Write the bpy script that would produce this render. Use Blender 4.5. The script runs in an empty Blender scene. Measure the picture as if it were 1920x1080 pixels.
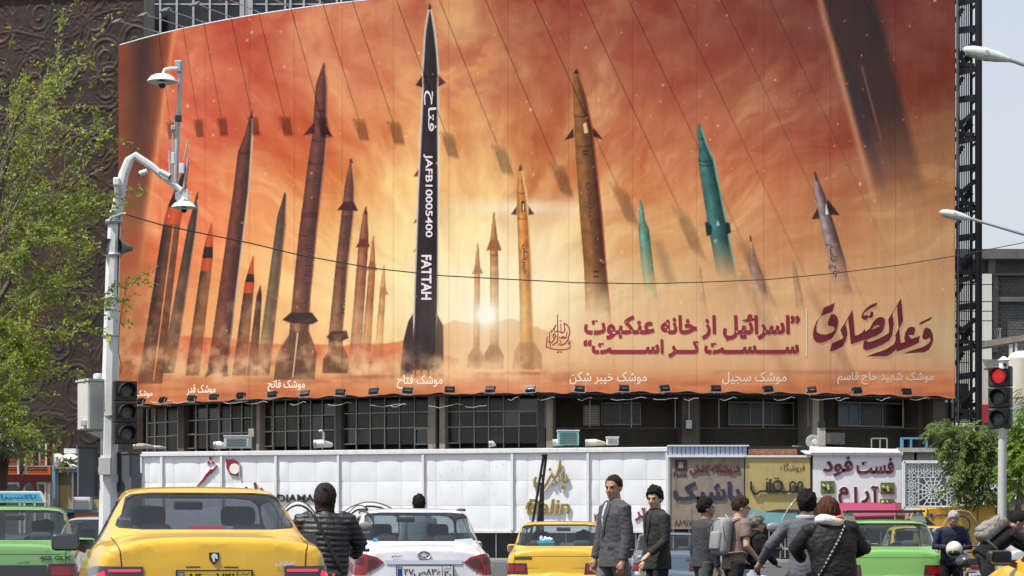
import bpy, bmesh, math, random
import numpy as np
from mathutils import Vector, Matrix
from mathutils.bvhtree import BVHTree
from mathutils.geometry import tessellate_polygon
R = math.radians
SC = bpy.context.scene
COL = SC.collection
random.seed(7); RNG = np.random.default_rng(11)

# ---------------------------------------------------------------- camera
F = 4000.0; HZ = 1012.0; CH = 1.11      # focal length in photo pixels, horizon row, lens height
cd = bpy.data.cameras.new('camera'); cam = bpy.data.objects.new('camera', cd); COL.objects.link(cam)
cam.location = (0, 0, CH); cam.rotation_euler = (R(90), 0, 0)
cd.lens = F / 1920 * 36; cd.sensor_width = 36; cd.shift_y = (HZ - 540) / 1920
cd.clip_start = 0.1; cd.clip_end = 4000
SC.camera = cam
# ---------------------------------------------------------------- sky + sun
SUND = Vector((.48, .26, -1.0)).normalized()      # the way the light travels
el = math.asin(-SUND.z); az = math.atan2(-SUND.x, -SUND.y)   # azimuth of the sun from +Y towards +X
w = bpy.data.worlds.new('World'); SC.world = w; w.use_nodes = True
nt = w.node_tree; bg = nt.nodes['Background']
sky = nt.nodes.new('ShaderNodeTexSky'); sky.sky_type = 'NISHITA'; sky.sun_disc = False
sky.sun_elevation = el; sky.sun_rotation = az; sky.air_density = 1.3; sky.dust_density = 3.0; sky.ozone_density = 1.0
hs = nt.nodes.new('ShaderNodeHueSaturation'); hs.inputs['Saturation'].default_value = .8
nt.links.new(sky.outputs[0], hs.inputs['Color']); va = nt.nodes.new('ShaderNodeVectorMath'); va.operation = 'ADD'; va.inputs[1].default_value = (7.3, 7.75, 8.5)    # pale veil of city haze, even over the whole sky
nt.links.new(hs.outputs[0], va.inputs[0]); nt.links.new(va.outputs[0], bg.inputs['Color'])
bg.inputs['Strength'].default_value = .05
sl = bpy.data.lights.new('sun', 'SUN'); sl.energy = 5.0; sl.angle = R(.53); sl.color = (1, .955, .88)
so = bpy.data.objects.new('sun', sl); COL.objects.link(so)
so.rotation_euler = SUND.to_track_quat('-Z', 'Y').to_euler()
SC.view_settings.view_transform = 'Standard'; SC.view_settings.look = 'None'
SC.view_settings.exposure = 0.35; SC.view_settings.gamma = 1; SC.view_settings.use_curve_mapping = False
SC.cycles.max_bounces = 6; SC.cycles.transparent_max_bounces = 12; SC.cycles.caustics_reflective = False; SC.cycles.caustics_refractive = False
SC.cycles.use_denoising = True

# ---------------------------------------------------------------- helpers
def P(x, y, Y): return Vector(((x - 960) / F * Y, Y, CH + (HZ - y) / F * Y))
def s2l(c):
    c = np.asarray(c, float) / 255.0
    return np.where(c <= .04045, c / 12.92, ((c + .055) / 1.055) ** 2.4)
def C3(r, g, b): return tuple(float(v) for v in s2l((r, g, b))) + (1.0,)

MATS = {}
def mat(name, col, rough=.6, metal=0.0, var=.12, scale=3.0, bump=0.0, bscale=40.0, coat=0.0, spec=.5, emit=None, stretch=(1, 1, 1), dirt=0.0, alpha=None, trans=0.0):
    """procedural surface: base colour with two octaves of blotchy variation, streaky dirt, fine bump"""
    if name in MATS: return MATS[name]
    m = bpy.data.materials.new(name); m.use_nodes = True; t = m.node_tree; n = t.nodes; L = t.links
    b = n['Principled BSDF']; MATS[name] = m
    col = tuple(col) + ((1.0,) if len(col) == 3 else ())
    b.inputs['Roughness'].default_value = rough; b.inputs['Metallic'].default_value = metal
    b.inputs['Specular IOR Level'].default_value = spec
    if coat: b.inputs['Coat Weight'].default_value = coat; b.inputs['Coat Roughness'].default_value = .03
    if trans: b.inputs['Transmission Weight'].default_value = trans
    if alpha is not None: b.inputs['Alpha'].default_value = alpha
    tc = n.new('ShaderNodeTexCoord'); mp = n.new('ShaderNodeMapping'); L.new(tc.outputs['Object'], mp.inputs[0]); mp.inputs['Scale'].default_value = stretch
    nz = n.new('ShaderNodeTexNoise'); nz.inputs['Scale'].default_value = scale; nz.inputs['Detail'].default_value = 6; nz.inputs['Roughness'].default_value = .6
    L.new(mp.outputs[0], nz.inputs['Vector'])
    mr = n.new('ShaderNodeMapRange'); mr.inputs[1].default_value = .25; mr.inputs[2].default_value = .75; mr.inputs[3].default_value = 1 - var; mr.inputs[4].default_value = 1 + var
    L.new(nz.outputs[0], mr.inputs[0])
    mx = n.new('ShaderNodeVectorMath'); mx.operation = 'SCALE'; mx.inputs[0].default_value = col[:3]; L.new(mr.outputs[0], mx.inputs['Scale'])
    out = mx.outputs[0]
    if dirt:
        mp2 = n.new('ShaderNodeMapping'); L.new(tc.outputs['Object'], mp2.inputs[0]); mp2.inputs['Scale'].default_value = (1.6, 1.6, .16)
        n2 = n.new('ShaderNodeTexNoise'); n2.inputs['Scale'].default_value = 2.2; n2.inputs['Detail'].default_value = 8; n2.inputs['Roughness'].default_value = .7; L.new(mp2.outputs[0], n2.inputs['Vector'])
        r2 = n.new('ShaderNodeMapRange'); r2.inputs[1].default_value = .5; r2.inputs[2].default_value = .78; r2.inputs[3].default_value = 0; r2.inputs[4].default_value = dirt; L.new(n2.outputs[0], r2.inputs[0])
        mc = n.new('ShaderNodeMix'); mc.data_type = 'RGBA'; L.new(r2.outputs[0], mc.inputs[0]); L.new(out, mc.inputs[6]); mc.inputs[7].default_value = (.11, .085, .06, 1)
        out = mc.outputs[2]
    L.new(out, b.inputs['Base Color'])
    if bump:
        n3 = n.new('ShaderNodeTexNoise'); n3.inputs['Scale'].default_value = bscale; n3.inputs['Detail'].default_value = 5; L.new(mp.outputs[0], n3.inputs['Vector'])
        bp = n.new('ShaderNodeBump'); bp.inputs['Strength'].default_value = bump; bp.inputs['Distance'].default_value = .02; L.new(n3.outputs[0], bp.inputs['Height']); L.new(bp.outputs[0], b.inputs['Normal'])
    if emit: b.inputs['Emission Color'].default_value = tuple(emit[:3]) + (1,); b.inputs['Emission Strength'].default_value = emit[3]
    return m

def glass(name, tint=(.5, .6, .58), refl=.35, rough=.02, opac=.0):
    if name in MATS: return MATS[name]
    m = bpy.data.materials.new(name); m.use_nodes = True; t = m.node_tree; n = t.nodes; L = t.links
    for x in list(n): n.remove(x)
    o = n.new('ShaderNodeOutputMaterial'); tr = n.new('ShaderNodeBsdfTransparent'); tr.inputs[0].default_value = tuple(tint) + (1,)
    gl = n.new('ShaderNodeBsdfGlossy'); gl.inputs['Roughness'].default_value = rough
    fr = n.new('ShaderNodeLayerWeight'); fr.inputs['Blend'].default_value = .5; pw = n.new('ShaderNodeMath'); pw.operation = 'POWER'; pw.inputs[1].default_value = 4; L.new(fr.outputs['Facing'], pw.inputs[0])
    ma = n.new('ShaderNodeMath'); ma.operation = 'MULTIPLY_ADD'; ma.inputs[1].default_value = .85; ma.inputs[2].default_value = .03 + refl * .06; ma.use_clamp = True
    L.new(pw.outputs[0], ma.inputs[0])
    mx = n.new('ShaderNodeMixShader'); L.new(ma.outputs[0], mx.inputs[0]); L.new(tr.outputs[0], mx.inputs[1]); L.new(gl.outputs[0], mx.inputs[2])
    if opac:
        df = n.new('ShaderNodeBsdfDiffuse'); df.inputs[0].default_value = (.35, .37, .38, 1); m2 = n.new('ShaderNodeMixShader'); m2.inputs[0].default_value = opac
        L.new(mx.outputs[0], m2.inputs[1]); L.new(df.outputs[0], m2.inputs[2]); mx = m2
    L.new(mx.outputs[0], o.inputs[0]); MATS[name] = m
    return m

ORG = {}
def thing(name, label, cat, loc=(0, 0, 0), rz=0.0, group=None):
    o = bpy.data.objects.new(name, None); COL.objects.link(o); o.location = loc; o.rotation_euler = (0, 0, rz)
    o.empty_display_size = .2
    o['label'] = label; o['category'] = cat
    if group: o['group'] = group
    ORG[o.name] = Vector(loc)
    return o
def tag(o, label=None, cat=None, group=None, kind=None):
    if label: o['label'] = label
    if cat: o['category'] = cat
    if group: o['group'] = group
    if kind: o['kind'] = kind
    return o
def link(name, me, parent=None):
    o = bpy.data.objects.new(name, me); COL.objects.link(o)
    if parent is not None: o.parent = parent; ORG[o.name] = ORG.get(parent.name, Vector())
    return o

def frame_of(d):
    d = d.normalized(); a = Vector((0, 0, 1)) if abs(d.z) < .9 else Vector((0, 1, 0))
    u = d.cross(a).normalized(); return u, u.cross(d).normalized()
class MB:
    def __init__(s): s.v = []; s.f = []
    def add(s, vs, fs):
        k = len(s.v); s.v += [Vector(q) for q in vs]; s.f += [[i + k for i in f] for f in fs]; return s
    def box(s, a, b, M=None):
        x0, y0, z0 = a; x1, y1, z1 = b
        vs = [Vector(q) for q in ((x0, y0, z0), (x1, y0, z0), (x1, y1, z0), (x0, y1, z0), (x0, y0, z1), (x1, y0, z1), (x1, y1, z1), (x0, y1, z1))]
        if M: vs = [M @ q for q in vs]
        return s.add(vs, [(3, 2, 1, 0), (4, 5, 6, 7), (0, 1, 5, 4), (1, 2, 6, 5), (2, 3, 7, 6), (3, 0, 4, 7)])
    def cbox(s, c, d, M=None):
        c = Vector(c); h = Vector(d) / 2; return s.box(c - h, c + h, M)
    def bar(s, p, q, w, h=None, up=None):
        p, q = Vector(p), Vector(q); h = h or w; d = q - p
        if up is None: u, n = frame_of(d)
        else: u = d.cross(Vector(up)).normalized(); n = u.cross(d).normalized()
        vs = [e + u * (sx * w / 2) + n * (sy * h / 2) for e in (p, q) for sx, sy in ((-1, -1), (1, -1), (1, 1), (-1, 1))]
        return s.add(vs, [(3, 2, 1, 0), (4, 5, 6, 7), (0, 1, 5, 4), (1, 2, 6, 5), (2, 3, 7, 6), (3, 0, 4, 7)])
    def tube(s, pts, r, n=8, cap=True, flat=None):
        pts = [Vector(p) for p in pts]; m = len(pts)
        rr = r if hasattr(r, '__len__') else [r] * m
        u = None; k0 = len(s.v)
        for i, p in enumerate(pts):
            d = (pts[min(i + 1, m - 1)] - pts[max(i - 1, 0)])
            if d.length < 1e-9: d = Vector((0, 0, 1))
            d.normalize()
            if u is None: u, v = frame_of(d)
            else:
                u = (u - d * u.dot(d))
                u = u.normalized() if u.length > 1e-6 else frame_of(d)[0]
                v = u.cross(d).normalized()
            rx, ry = rr[i] if hasattr(rr[i], '__len__') else (rr[i], rr[i])
            for j in range(n):
                a = 2 * math.pi * (j + .5) / n; s.v.append(p + u * (rx * math.cos(a)) + v * (ry * math.sin(a)))
        for i in range(m - 1):
            for j in range(n):
                a = k0 + i * n + j; b = k0 + i * n + (j + 1) % n; s.f.append([a, b, b + n, a + n])
        if cap: s.f.append([k0 + j for j in range(n)][::-1]); s.f.append([k0 + (m - 1) * n + j for j in range(n)])
        return s
    def cyl(s, p, q, r, n=12, r2=None): return s.tube([p, q], [r, r2 if r2 is not None else r], n)
    def ell(s, c, r, n=12, m=8, M=None, zc=None):
        c = Vector(c); r = Vector(r) if hasattr(r, '__len__') else Vector((r, r, r)); vs = []; fs = []
        for i in range(m + 1):
            t = math.pi * i / m
            for j in range(n):
                a = 2 * math.pi * j / n; q = Vector((math.sin(t) * math.cos(a) * r.x, math.sin(t) * math.sin(a) * r.y, math.cos(t) * r.z))
                if M: q = M @ q
                vs.append(c + q)
        for i in range(m):
            for j in range(n): fs.append((i * n + j, (i + 1) * n + j, (i + 1) * n + (j + 1) % n, i * n + (j + 1) % n))
        return s.add(vs, fs)
    def lathe(s, c, prof, n=20, axis='z', M=None):
        c = Vector(c); vs = []; fs = []; m = len(prof)
        for r, h in prof:
            for j in range(n):
                a = 2 * math.pi * j / n; q = Vector((r * math.cos(a), r * math.sin(a), h))
                if axis == 'y': q = Vector((q.x, q.z, q.y))
                if axis == 'x': q = Vector((q.z, q.x, q.y))
                if M: q = M @ q
                vs.append(c + q)
        for i in range(m - 1):
            for j in range(n): fs.append((i * n + j, i * n + (j + 1) % n, (i + 1) * n + (j + 1) % n, (i + 1) * n + j))
        fs.append(list(range(n))[::-1]); fs.append([(m - 1) * n + j for j in range(n)])
        return s.add(vs, fs)
    def prism(s, front, off):
        """closed outline (3-D points) pushed by a vector"""
        n = len(front); f = [Vector(q) for q in front]; off = Vector(off)
        tri = tessellate_polygon([f]); k = len(s.v)
        s.v += f + [q + off for q in f]
        for t in tri: s.f.append([k + i for i in t]); s.f.append([k + n + i for i in t][::-1])
        for i in range(n): j = (i + 1) % n; s.f.append([k + i, k + j, k + n + j, k + n + i])
        return s
    def quad(s, a, b, c, d): return s.add([a, b, c, d], [(0, 1, 2, 3)])
    def obj(s, name, m=None, parent=None, smooth=None, bevel=0, local=False, kind=None, rec=True):
        o3 = ORG.get(parent.name, Vector()) if (parent is not None and not local) else Vector()
        me = bpy.data.meshes.new(name)
        me.from_pydata([tuple(q - o3) for q in s.v], [], s.f); 
        if rec and len(s.f) < 60000:
            bm = bmesh.new(); bm.from_mesh(me); bmesh.ops.recalc_face_normals(bm, faces=bm.faces); bm.to_mesh(me); bm.free()
        me.update()
        if m: me.materials.append(m)
        if smooth is not None:
            me.shade_smooth()
            if smooth < 170: me.set_sharp_from_angle(angle=R(smooth))
        o = link(name, me, parent)
        if bevel:
            b = o.modifiers.new('bevel', 'BEVEL'); b.width = bevel; b.segments = 2; b.limit_method = 'ANGLE'; b.angle_limit = R(40)
        if kind: o['kind'] = kind
        return o
def copyof(name, o, parent, loc=None, rot=None):
    c = o.copy(); c.name = name; COL.objects.link(c); c.parent = parent
    if loc is not None: c.location = loc
    if rot is not None: c.rotation_euler = rot
    return c
def copy_tree(o, parent=None):
    c = o.copy(); COL.objects.link(c)
    if parent: c.parent = parent
    ORG[c.name] = ORG.get(o.name, Vector())
    for ch in o.children: copy_tree(ch, c)
    return c

# ---------------------------------------------------------------- Persian shaping for the built-in font
FORMS = {}
def _F(ch, base, dual=True): FORMS[ch] = (base, base + 1, base + 2, base + 3) if dual else (base, base + 1, None, None)
for ch, b, d in [('ا', 0xFE8D, 0), ('آ', 0xFE81, 0), ('ب', 0xFE8F, 1), ('پ', 0xFB56, 1), ('ت', 0xFE95, 1), ('ث', 0xFE99, 1), ('ج', 0xFE9D, 1), ('چ', 0xFB7A, 1),
    ('ح', 0xFEA1, 1), ('خ', 0xFEA5, 1), ('د', 0xFEA9, 0), ('ذ', 0xFEAB, 0), ('ر', 0xFEAD, 0), ('ز', 0xFEAF, 0), ('س', 0xFEB1, 1), ('ش', 0xFEB5, 1),
    ('ص', 0xFEB9, 1), ('ض', 0xFEBD, 1), ('ط', 0xFEC1, 1), ('ع', 0xFEC9, 1), ('غ', 0xFECD, 1), ('ف', 0xFED1, 1), ('ق', 0xFED5, 1), ('ک', 0xFB8E, 1),
    ('گ', 0xFB92, 1), ('ل', 0xFEDD, 1), ('م', 0xFEE1, 1), ('ن', 0xFEE5, 1), ('ه', 0xFEE9, 1), ('و', 0xFEED, 0), ('ی', 0xFBFC, 1), ('ئ', 0xFE89, 1)]: _F(ch, b, bool(d))
def shape(t):
    out = []; n = len(t)
    for i, c in enumerate(t):
        if c not in FORMS: out.append(c); continue
        f = FORMS[c]
        p = t[i - 1] if i else ' '; q = t[i + 1] if i + 1 < n else ' '
        jp = p == 'ـ' or (p in FORMS and FORMS[p][2] is not None)
        jn = f[2] is not None and (q == 'ـ' or q in FORMS)
        out.append(chr(f[0] if not jp and not jn else f[1] if jp and not jn else f[2] if jn and not jp else f[3]))
    return ''.join(reversed(out))
_TX = {}
def text_mesh(s, off=0.0, res=3):
    """glyph outlines of the built-in font -> (verts 0..1 box, tris)"""
    k = (s, off, res)
    if k in _TX: return _TX[k]
    if any(ord(c) > 0x600 and ord(c) < 0x700 and not (0x6F0 <= ord(c) <= 0x6F9) for c in s): s = shape(s)
    c = bpy.data.curves.new('lettering', 'FONT'); c.body = s; c.resolution_u = res; c.offset = off; c.fill_mode = 'FRONT'
    o = bpy.data.objects.new('lettering', c); COL.objects.link(o)
    me = bpy.data.meshes.new_from_object(o.evaluated_get(bpy.context.evaluated_depsgraph_get()))
    v = np.array([q.co[:2] for q in me.vertices]); f = [list(p.vertices) for p in me.polygons]
    bpy.data.objects.remove(o); bpy.data.curves.remove(c); bpy.data.meshes.remove(me)
    lo = v.min(0); hi = v.max(0); asp = (hi[0] - lo[0]) / (hi[1] - lo[1]); v = (v - lo) / (hi - lo)
    _TX[k] = (v, f, asp); return _TX[k]
def slice_uv(v, f, n):
    bm = bmesh.new(); vs = [bm.verts.new((a, b, 0)) for a, b in v]
    for q in f:
        try: bm.faces.new([vs[i] for i in q])
        except ValueError: pass
    for k in range(1, n): bmesh.ops.bisect_plane(bm, geom=bm.verts[:] + bm.edges[:] + bm.faces[:], dist=1e-5, plane_co=(k / n, 0, 0), plane_no=(1, 0, 0))
    bm.verts.index_update(); v = np.array([q.co[:2] for q in bm.verts]); f = [[q.index for q in x.verts] for x in bm.faces]; bm.free(); return v, f
def text_on(name, s, fn, m, parent, off=0.0, depth=None, res=3, rot=0, cuts=0, **kw):
    """fn maps (u,v) in 0..1 (u right, v up) to a world point; depth = world vector for raised letters"""
    v, f, _ = text_mesh(s, off, res)
    if cuts: v, f = slice_uv(v, f, cuts)
    if rot == -90: v = np.stack([v[:, 1], 1 - v[:, 0]], 1)
    if rot == 90: v = np.stack([1 - v[:, 1], v[:, 0]], 1)
    pts = [Vector(fn(a, b)) for a, b in v]
    mb = MB(); mb.add(pts, f)
    if depth is not None:
        d = Vector(depth); n = len(pts); cnt = {}
        for q in f:
            for i in range(len(q)):
                e = (q[i], q[(i + 1) % len(q)]); cnt[e] = 1
        mb.add([p + d for p in pts], f)
        for (a, b) in list(cnt):
            if (b, a) not in cnt: mb.f.append([a, b, b + n, a + n])
    return mb.obj(name, m, parent, rec=False, **kw)
def quadfn(x0, y0, x1, y1, Y, Y1=None, dy=0.0):
    """photo rectangle at depth Y (to Y1 at the right side) -> uv map"""
    Y1 = Y if Y1 is None else Y1
    def fn(u, v):
        yy = Y + (Y1 - Y) * u; p = P(x0 + (x1 - x0) * u, y1 + (y0 - y1) * v, yy); return p + Vector((0, -dy, 0))
    return fn
def noise2(h, w_, cell, seed, sx=1.0, oct=4):
    r = np.random.default_rng(seed); out = np.zeros((h, w_)); amp = 1; tot = 0
    for o in range(oct):
        cy = max(2, int(h / cell) + 2); cx = max(2, int(w_ / (cell * sx)) + 2)
        g = r.random((cy + 1, cx + 1)); yy = np.linspace(0, cy - 1.001, h); xx = np.linspace(0, cx - 1.001, w_)
        iy = yy.astype(int); ix = xx.astype(int); fy = yy - iy; fx = xx - ix; fy = fy * fy * (3 - 2 * fy); fx = fx * fx * (3 - 2 * fx)
        A = g[iy][:, ix]; B = g[iy][:, ix + 1]; Cc = g[iy + 1][:, ix]; D = g[iy + 1][:, ix + 1]
        out += amp * ((A * (1 - fx) + B * fx) * (1 - fy)[:, None] + (Cc * (1 - fx) + D * fx) * fy[:, None]); tot += amp
        amp *= .55; cell /= 2
    return out / tot
# shared materials
M_white = mat('white_paint', (.68, .69, .71), .5, var=.06, dirt=.3)
M_fascia = mat('white_composite_panel', (.74, .755, .79), .45, var=.07, scale=.7, dirt=.05)
M_steel = mat('galvanised_steel', (.42, .43, .43), .45, .5, var=.12, scale=9)
M_dkmetal = mat('dark_metal', (.03, .03, .032), .5, .2, var=.2, scale=8)
M_black = mat('black_plastic', (.015, .015, .017), .45, var=.2)
M_alu = mat('aluminium_profile', (.45, .45, .43), .4, .4, var=.1)
M_conc = mat('concrete', (.26, .235, .2), .9, var=.25, scale=1.5, bump=.3, bscale=14, dirt=.5)
M_rubber = mat('rubber', (.02, .02, .02), .85, var=.1)
M_chrome = mat('chrome', (.75, .75, .76), .12, 1.0, var=.02)
# ================================================================ THE PRINTED BANNER
CX, CY, RB = 7.0, 170.2, 45.0          # axis of the round building and radius of the banner
ZB0, ZT0 = 9.72, 33.6
def arc(a, r=RB): return CX + r * math.sin(a), CY - r * math.cos(a)
def a_of(px, r=RB):
    lo, hi = -1.35, 1.0
    for _ in range(50):
        m = (lo + hi) / 2; X, Y = arc(m, r)
        if 960 + F * X / Y < px: lo = m
        else: hi = m
    return (lo + hi) / 2
def on_arc(px, py, r=RB):
    X, Y = arc(a_of(px, r), r); return P(px, py, Y)
def banner_pt(px, py, out=.0): return on_arc(px, py, RB + out)

def paint_banner(X, Y, E):
    """print colour (sRGB 0..255) at photo coordinates X,Y (2-D arrays)"""
    H, W = X.shape; st = X[0, 1] - X[0, 0]
    gx = [222, 330, 450, 650, 760, 900, 1000, 1200, 1320, 1450, 1600, 1790]; gy = [-60, 50, 150, 250, 350, 450, 550, 640, 700, 745, 790]
    T = [
     [(185,80,52),(196,88,58),(200,98,70),(200,105,72),(190,104,70),(170,92,62),(155,76,54),(140,60,46),(125,54,44),(112,48,42),(100,44,38),(104,44,38)],
     [(190,84,54),(204,92,62),(206,104,74),(206,114,80),(198,116,80),(184,104,72),(164,86,60),(150,70,52),(136,62,48),(122,56,46),(108,50,42),(112,50,42)],
     [(200,90,60),(216,98,68),(210,104,72),(210,116,78),(212,126,82),(200,122,84),(180,102,68),(168,86,62),(160,80,58),(146,72,54),(124,60,48),(116,60,46)],
     [(205,96,62),(224,104,72),(222,112,76),(226,132,80),(230,150,92),(224,154,96),(204,130,80),(194,112,74),(190,110,74),(172,92,66),(150,80,58),(134,84,54)],
     [(210,100,66),(240,106,68),(238,142,86),(240,164,96),(242,184,112),(236,178,110),(222,154,94),(214,138,86),(208,130,84),(196,114,74),(168,98,66),(164,116,76)],
     [(210,108,70),(246,118,74),(246,152,92),(247,188,114),(250,220,148),(250,230,168),(244,214,158),(222,168,110),(214,156,104),(204,142,94),(188,130,86),(178,130,90)],
     [(205,125,80),(243,144,90),(249,182,112),(252,216,148),(254,238,184),(255,250,222),(252,240,204),(226,188,138),(220,178,130),(212,164,120),(204,154,112),(188,144,104)],
     [(200,120,78),(244,170,110),(248,184,118),(251,206,140),(251,220,158),(252,232,188),(242,208,160),(228,192,146),(222,184,138),(214,170,128),(206,158,118),(192,144,106)],
     [(205,130,85),(240,188,134),(240,184,130),(240,186,130),(234,174,118),(230,168,114),(222,162,112),(220,164,120),(216,160,116),(208,152,112),(202,146,106),(178,122,92)],
     [(205,115,75),(222,128,80),(220,126,80),(214,116,72),(208,110,68),(212,122,80),(214,130,90),(214,134,94),(210,132,94),(204,126,90),(194,118,86),(168,104,80)],
     [(200,105,70),(215,115,75),(212,112,72),(205,100,62),(200,98,62),(206,110,72),(208,118,80),(206,118,82),(200,114,80),(194,108,76),(184,104,74),(158,92,70)]]
    T = np.array(T, float); gx = np.array(gx, float); gy = np.array(gy, float)
    xi = np.clip(np.searchsorted(gx, X[0]) - 1, 0, len(gx) - 2); fx = np.clip((X[0] - gx[xi]) / (gx[xi + 1] - gx[xi]), 0, 1)
    A = np.zeros((H, W, 3)); rows = T[:, xi] * (1 - fx)[None, :, None] + T[:, xi + 1] * fx[None, :, None]
    yc = Y[:, 0]; yi = np.clip(np.searchsorted(gy, yc) - 1, 0, len(gy) - 2); fy = np.clip((yc - gy[yi]) / (gy[yi + 1] - gy[yi]), 0, 1); fy = fy * fy * (3 - 2 * fy)
    A = rows[yi] * (1 - fy)[:, None, None] + rows[yi + 1] * fy[:, None, None]
    A *= (1 + np.clip((260 - Y) / 260, 0, 1)[..., None] * np.array([.05, .12, .12])); gl_ = np.exp(-(((X - 880) / 240) ** 2 + ((Y - 495) / 120) ** 2))[..., None] * .42; A += gl_ * (np.array([255, 240, 188]) - A)
    # clouds: streaks low, billows high
    n1 = noise2(H, W, 46 / st, 3, 5.5, 5); n2 = noise2(H, W, 70 / st, 5, 1.3, 6); n3 = noise2(H, W, 24 / st, 8, 1.6, 5)
    k1 = np.clip(1 - abs(Y - 400) / 240, 0, 1); k2 = np.clip(1 - Y / 430, 0, 1)
    def samp(seed, U, V, oct=5):
        g = np.random.default_rng(seed).random((256, 256)); out = 0; amp = 1; tot = 0
        for o in range(oct):
            u, v = U * 2 ** o + 17.3 * o + 900, V * 2 ** o + 9.1 * o + 900; iu, iv = np.floor(u).astype(int), np.floor(v).astype(int); fu, fv = u - iu, v - iv; fu = fu * fu * (3 - 2 * fu); fv = fv * fv * (3 - 2 * fv)
            out = out + amp * ((g[iv % 256, iu % 256] * (1 - fu) + g[iv % 256, (iu + 1) % 256] * fu) * (1 - fv) + (g[(iv + 1) % 256, iu % 256] * (1 - fu) + g[(iv + 1) % 256, (iu + 1) % 256] * fu) * fv); tot += amp; amp *= .56
        return out / tot
    wx = samp(61, X / 130, Y / 110, 4) - .5; wy = samp(62, X / 130, Y / 110, 4) - .5; Xw_, Yw_ = X + wx * 85, Y + wy * 60
    th = np.arctan2(690 - Yw_, (Xw_ - 900) * .62); rr0 = np.hypot((Xw_ - 900) * .62, 690 - Yw_)
    cl1 = samp(63, th * 7.5, np.log(rr0 + 60) * 2.4, 6); cl2 = samp(64, th * 20, np.log(rr0 + 60) * 4.0, 5); cl3 = samp(65, Xw_ / 62, Yw_ / 48, 6)
    hi = np.clip(1 - abs(Y - 330) / 330, .25, 1) * np.clip((640 - Y) / 90, 0, 1)
    dk_ = np.clip(1 - (X - 1150) / 900, .55, 1) * hi
    cc = ((cl1 - .5) * 2.6 + (cl2 - .5) * 1.3) * dk_; c2 = (cl3 - .5) * 2.0 * k2 * np.clip(1 - (X - 900) / 900, .4, 1)
    A += cc[..., None] * np.array([32, 62, 54]) + c2[..., None] * np.array([30, 58, 44])
    wisp = np.clip((cl2 - .54) * 7, 0, 1) * np.clip((cl1 - .44) * 6, 0, 1) * hi; A += (wisp * np.clip(1.1 - abs(X - 850) / 1000, .2, 1))[..., None] * (np.array([253, 200, 128]) - A) * .6
    n3 = samp(66, Xw_ / 30, Yw_ / 22, 5)
    st1 = np.clip((n1 - .60) * 9, 0, 1) * k1 * .6; A += st1[..., None] * (np.array([250, 205, 140]) - A) * .38
    bl = np.exp(-(((X - 850) / 75) ** 2 + ((Y - 130) / 110) ** 2)) ; b2 = np.clip((n3 - .45) * 5, 0, 1) * bl; A += b2[..., None] * (np.array([238, 170, 100]) - A) * .75
    bl = np.exp(-(((X - 800) / 90) ** 2 + ((Y - 330) / 60) ** 2)); A += (np.clip((n3 - .42) * 4, 0, 1) * bl)[..., None] * (np.array([252, 200, 130]) - A) * .6
    def blend(mask, col): 
        nonlocal A
        A = A + mask[..., None] * (np.asarray(col, float) - A)
    def seg(x0, y0, x1, y1, w, soft=1.4):
        d = np.array([x1 - x0, y1 - y0], float); L2 = (d ** 2).sum(); t = np.clip(((X - x0) * d[0] + (Y - y0) * d[1]) / L2, 0, 1)
        return np.clip((w - np.hypot(X - x0 - t * d[0], Y - y0 - t * d[1])) / soft + .5, 0, 1)
    def poly(pts, soft=1.5):
        pts = np.array(pts, float); x0, y0 = pts.min(0) - 4; x1, y1 = pts.max(0) + 4
        ii = np.where((Y[:, 0] >= y0) & (Y[:, 0] <= y1))[0]; jj = np.where((X[0] >= x0) & (X[0] <= x1))[0]
        M = np.zeros((H, W))
        if len(ii) < 2 or len(jj) < 2: return M
        xs = X[ii[0]:ii[-1] + 1, jj[0]:jj[-1] + 1]; ys = Y[ii[0]:ii[-1] + 1, jj[0]:jj[-1] + 1]
        ins = np.zeros(xs.shape, bool); dm = np.full(xs.shape, 1e9)
        for i in range(len(pts)):
            a = pts[i]; b = pts[(i + 1) % len(pts)]; e = b - a
            cond = (a[1] > ys) != (b[1] > ys)
            with np.errstate(divide='ignore', invalid='ignore'): xc = a[0] + (ys - a[1]) * e[0] / (e[1] if e[1] else 1e-9)
            ins ^= cond & (xs < xc)
            t = np.clip(((xs - a[0]) * e[0] + (ys - a[1]) * e[1]) / max((e ** 2).sum(), 1e-9), 0, 1)
            dm = np.minimum(dm, np.hypot(xs - a[0] - t * e[0], ys - a[1] - t * e[1]))
        M[ii[0]:ii[-1] + 1, jj[0]:jj[-1] + 1] = np.clip(np.where(ins, dm, -dm) / soft + .5, 0, 1); return M
    # sun and its glow
    rs = np.hypot(X - 908, (Y - 585) * 1.0); blend(np.exp(-(rs / 150) ** 2) * .55, (255, 240, 195)); blend(np.exp(-(rs / 70) ** 2) * .8, (255, 250, 225)); blend(np.exp(-(rs / 36) ** 2), (255, 255, 244))
    rs = np.hypot((X - 760) / 1.2, Y - 560); blend(np.exp(-(rs / 120) ** 2) * .18, (255, 232, 170))
    blend(np.exp(-(((X - 1000) / 130) ** 2 + ((Y - 392) / 16) ** 2)) * .75 * np.clip(n1 * 2 - .3, 0, 1), (255, 246, 225)); blend(np.exp(-(((X - 1040) / 60) ** 2 + ((Y - 500) / 28) ** 2)) * .5, (253, 228, 180))
    blend(np.exp(-(((X - 1000) / 50) ** 2 + ((Y - 480) / 60) ** 2)) * .45, (253, 238, 205))
    # hills
    hr = 650 - 16 * np.clip(np.sin((X - 250) / 75.), 0, 1) - 10 * noise2(1, W, 60 / st, 21)[0][None, :] + 10 * ((X > 760) & (X < 830))
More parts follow.
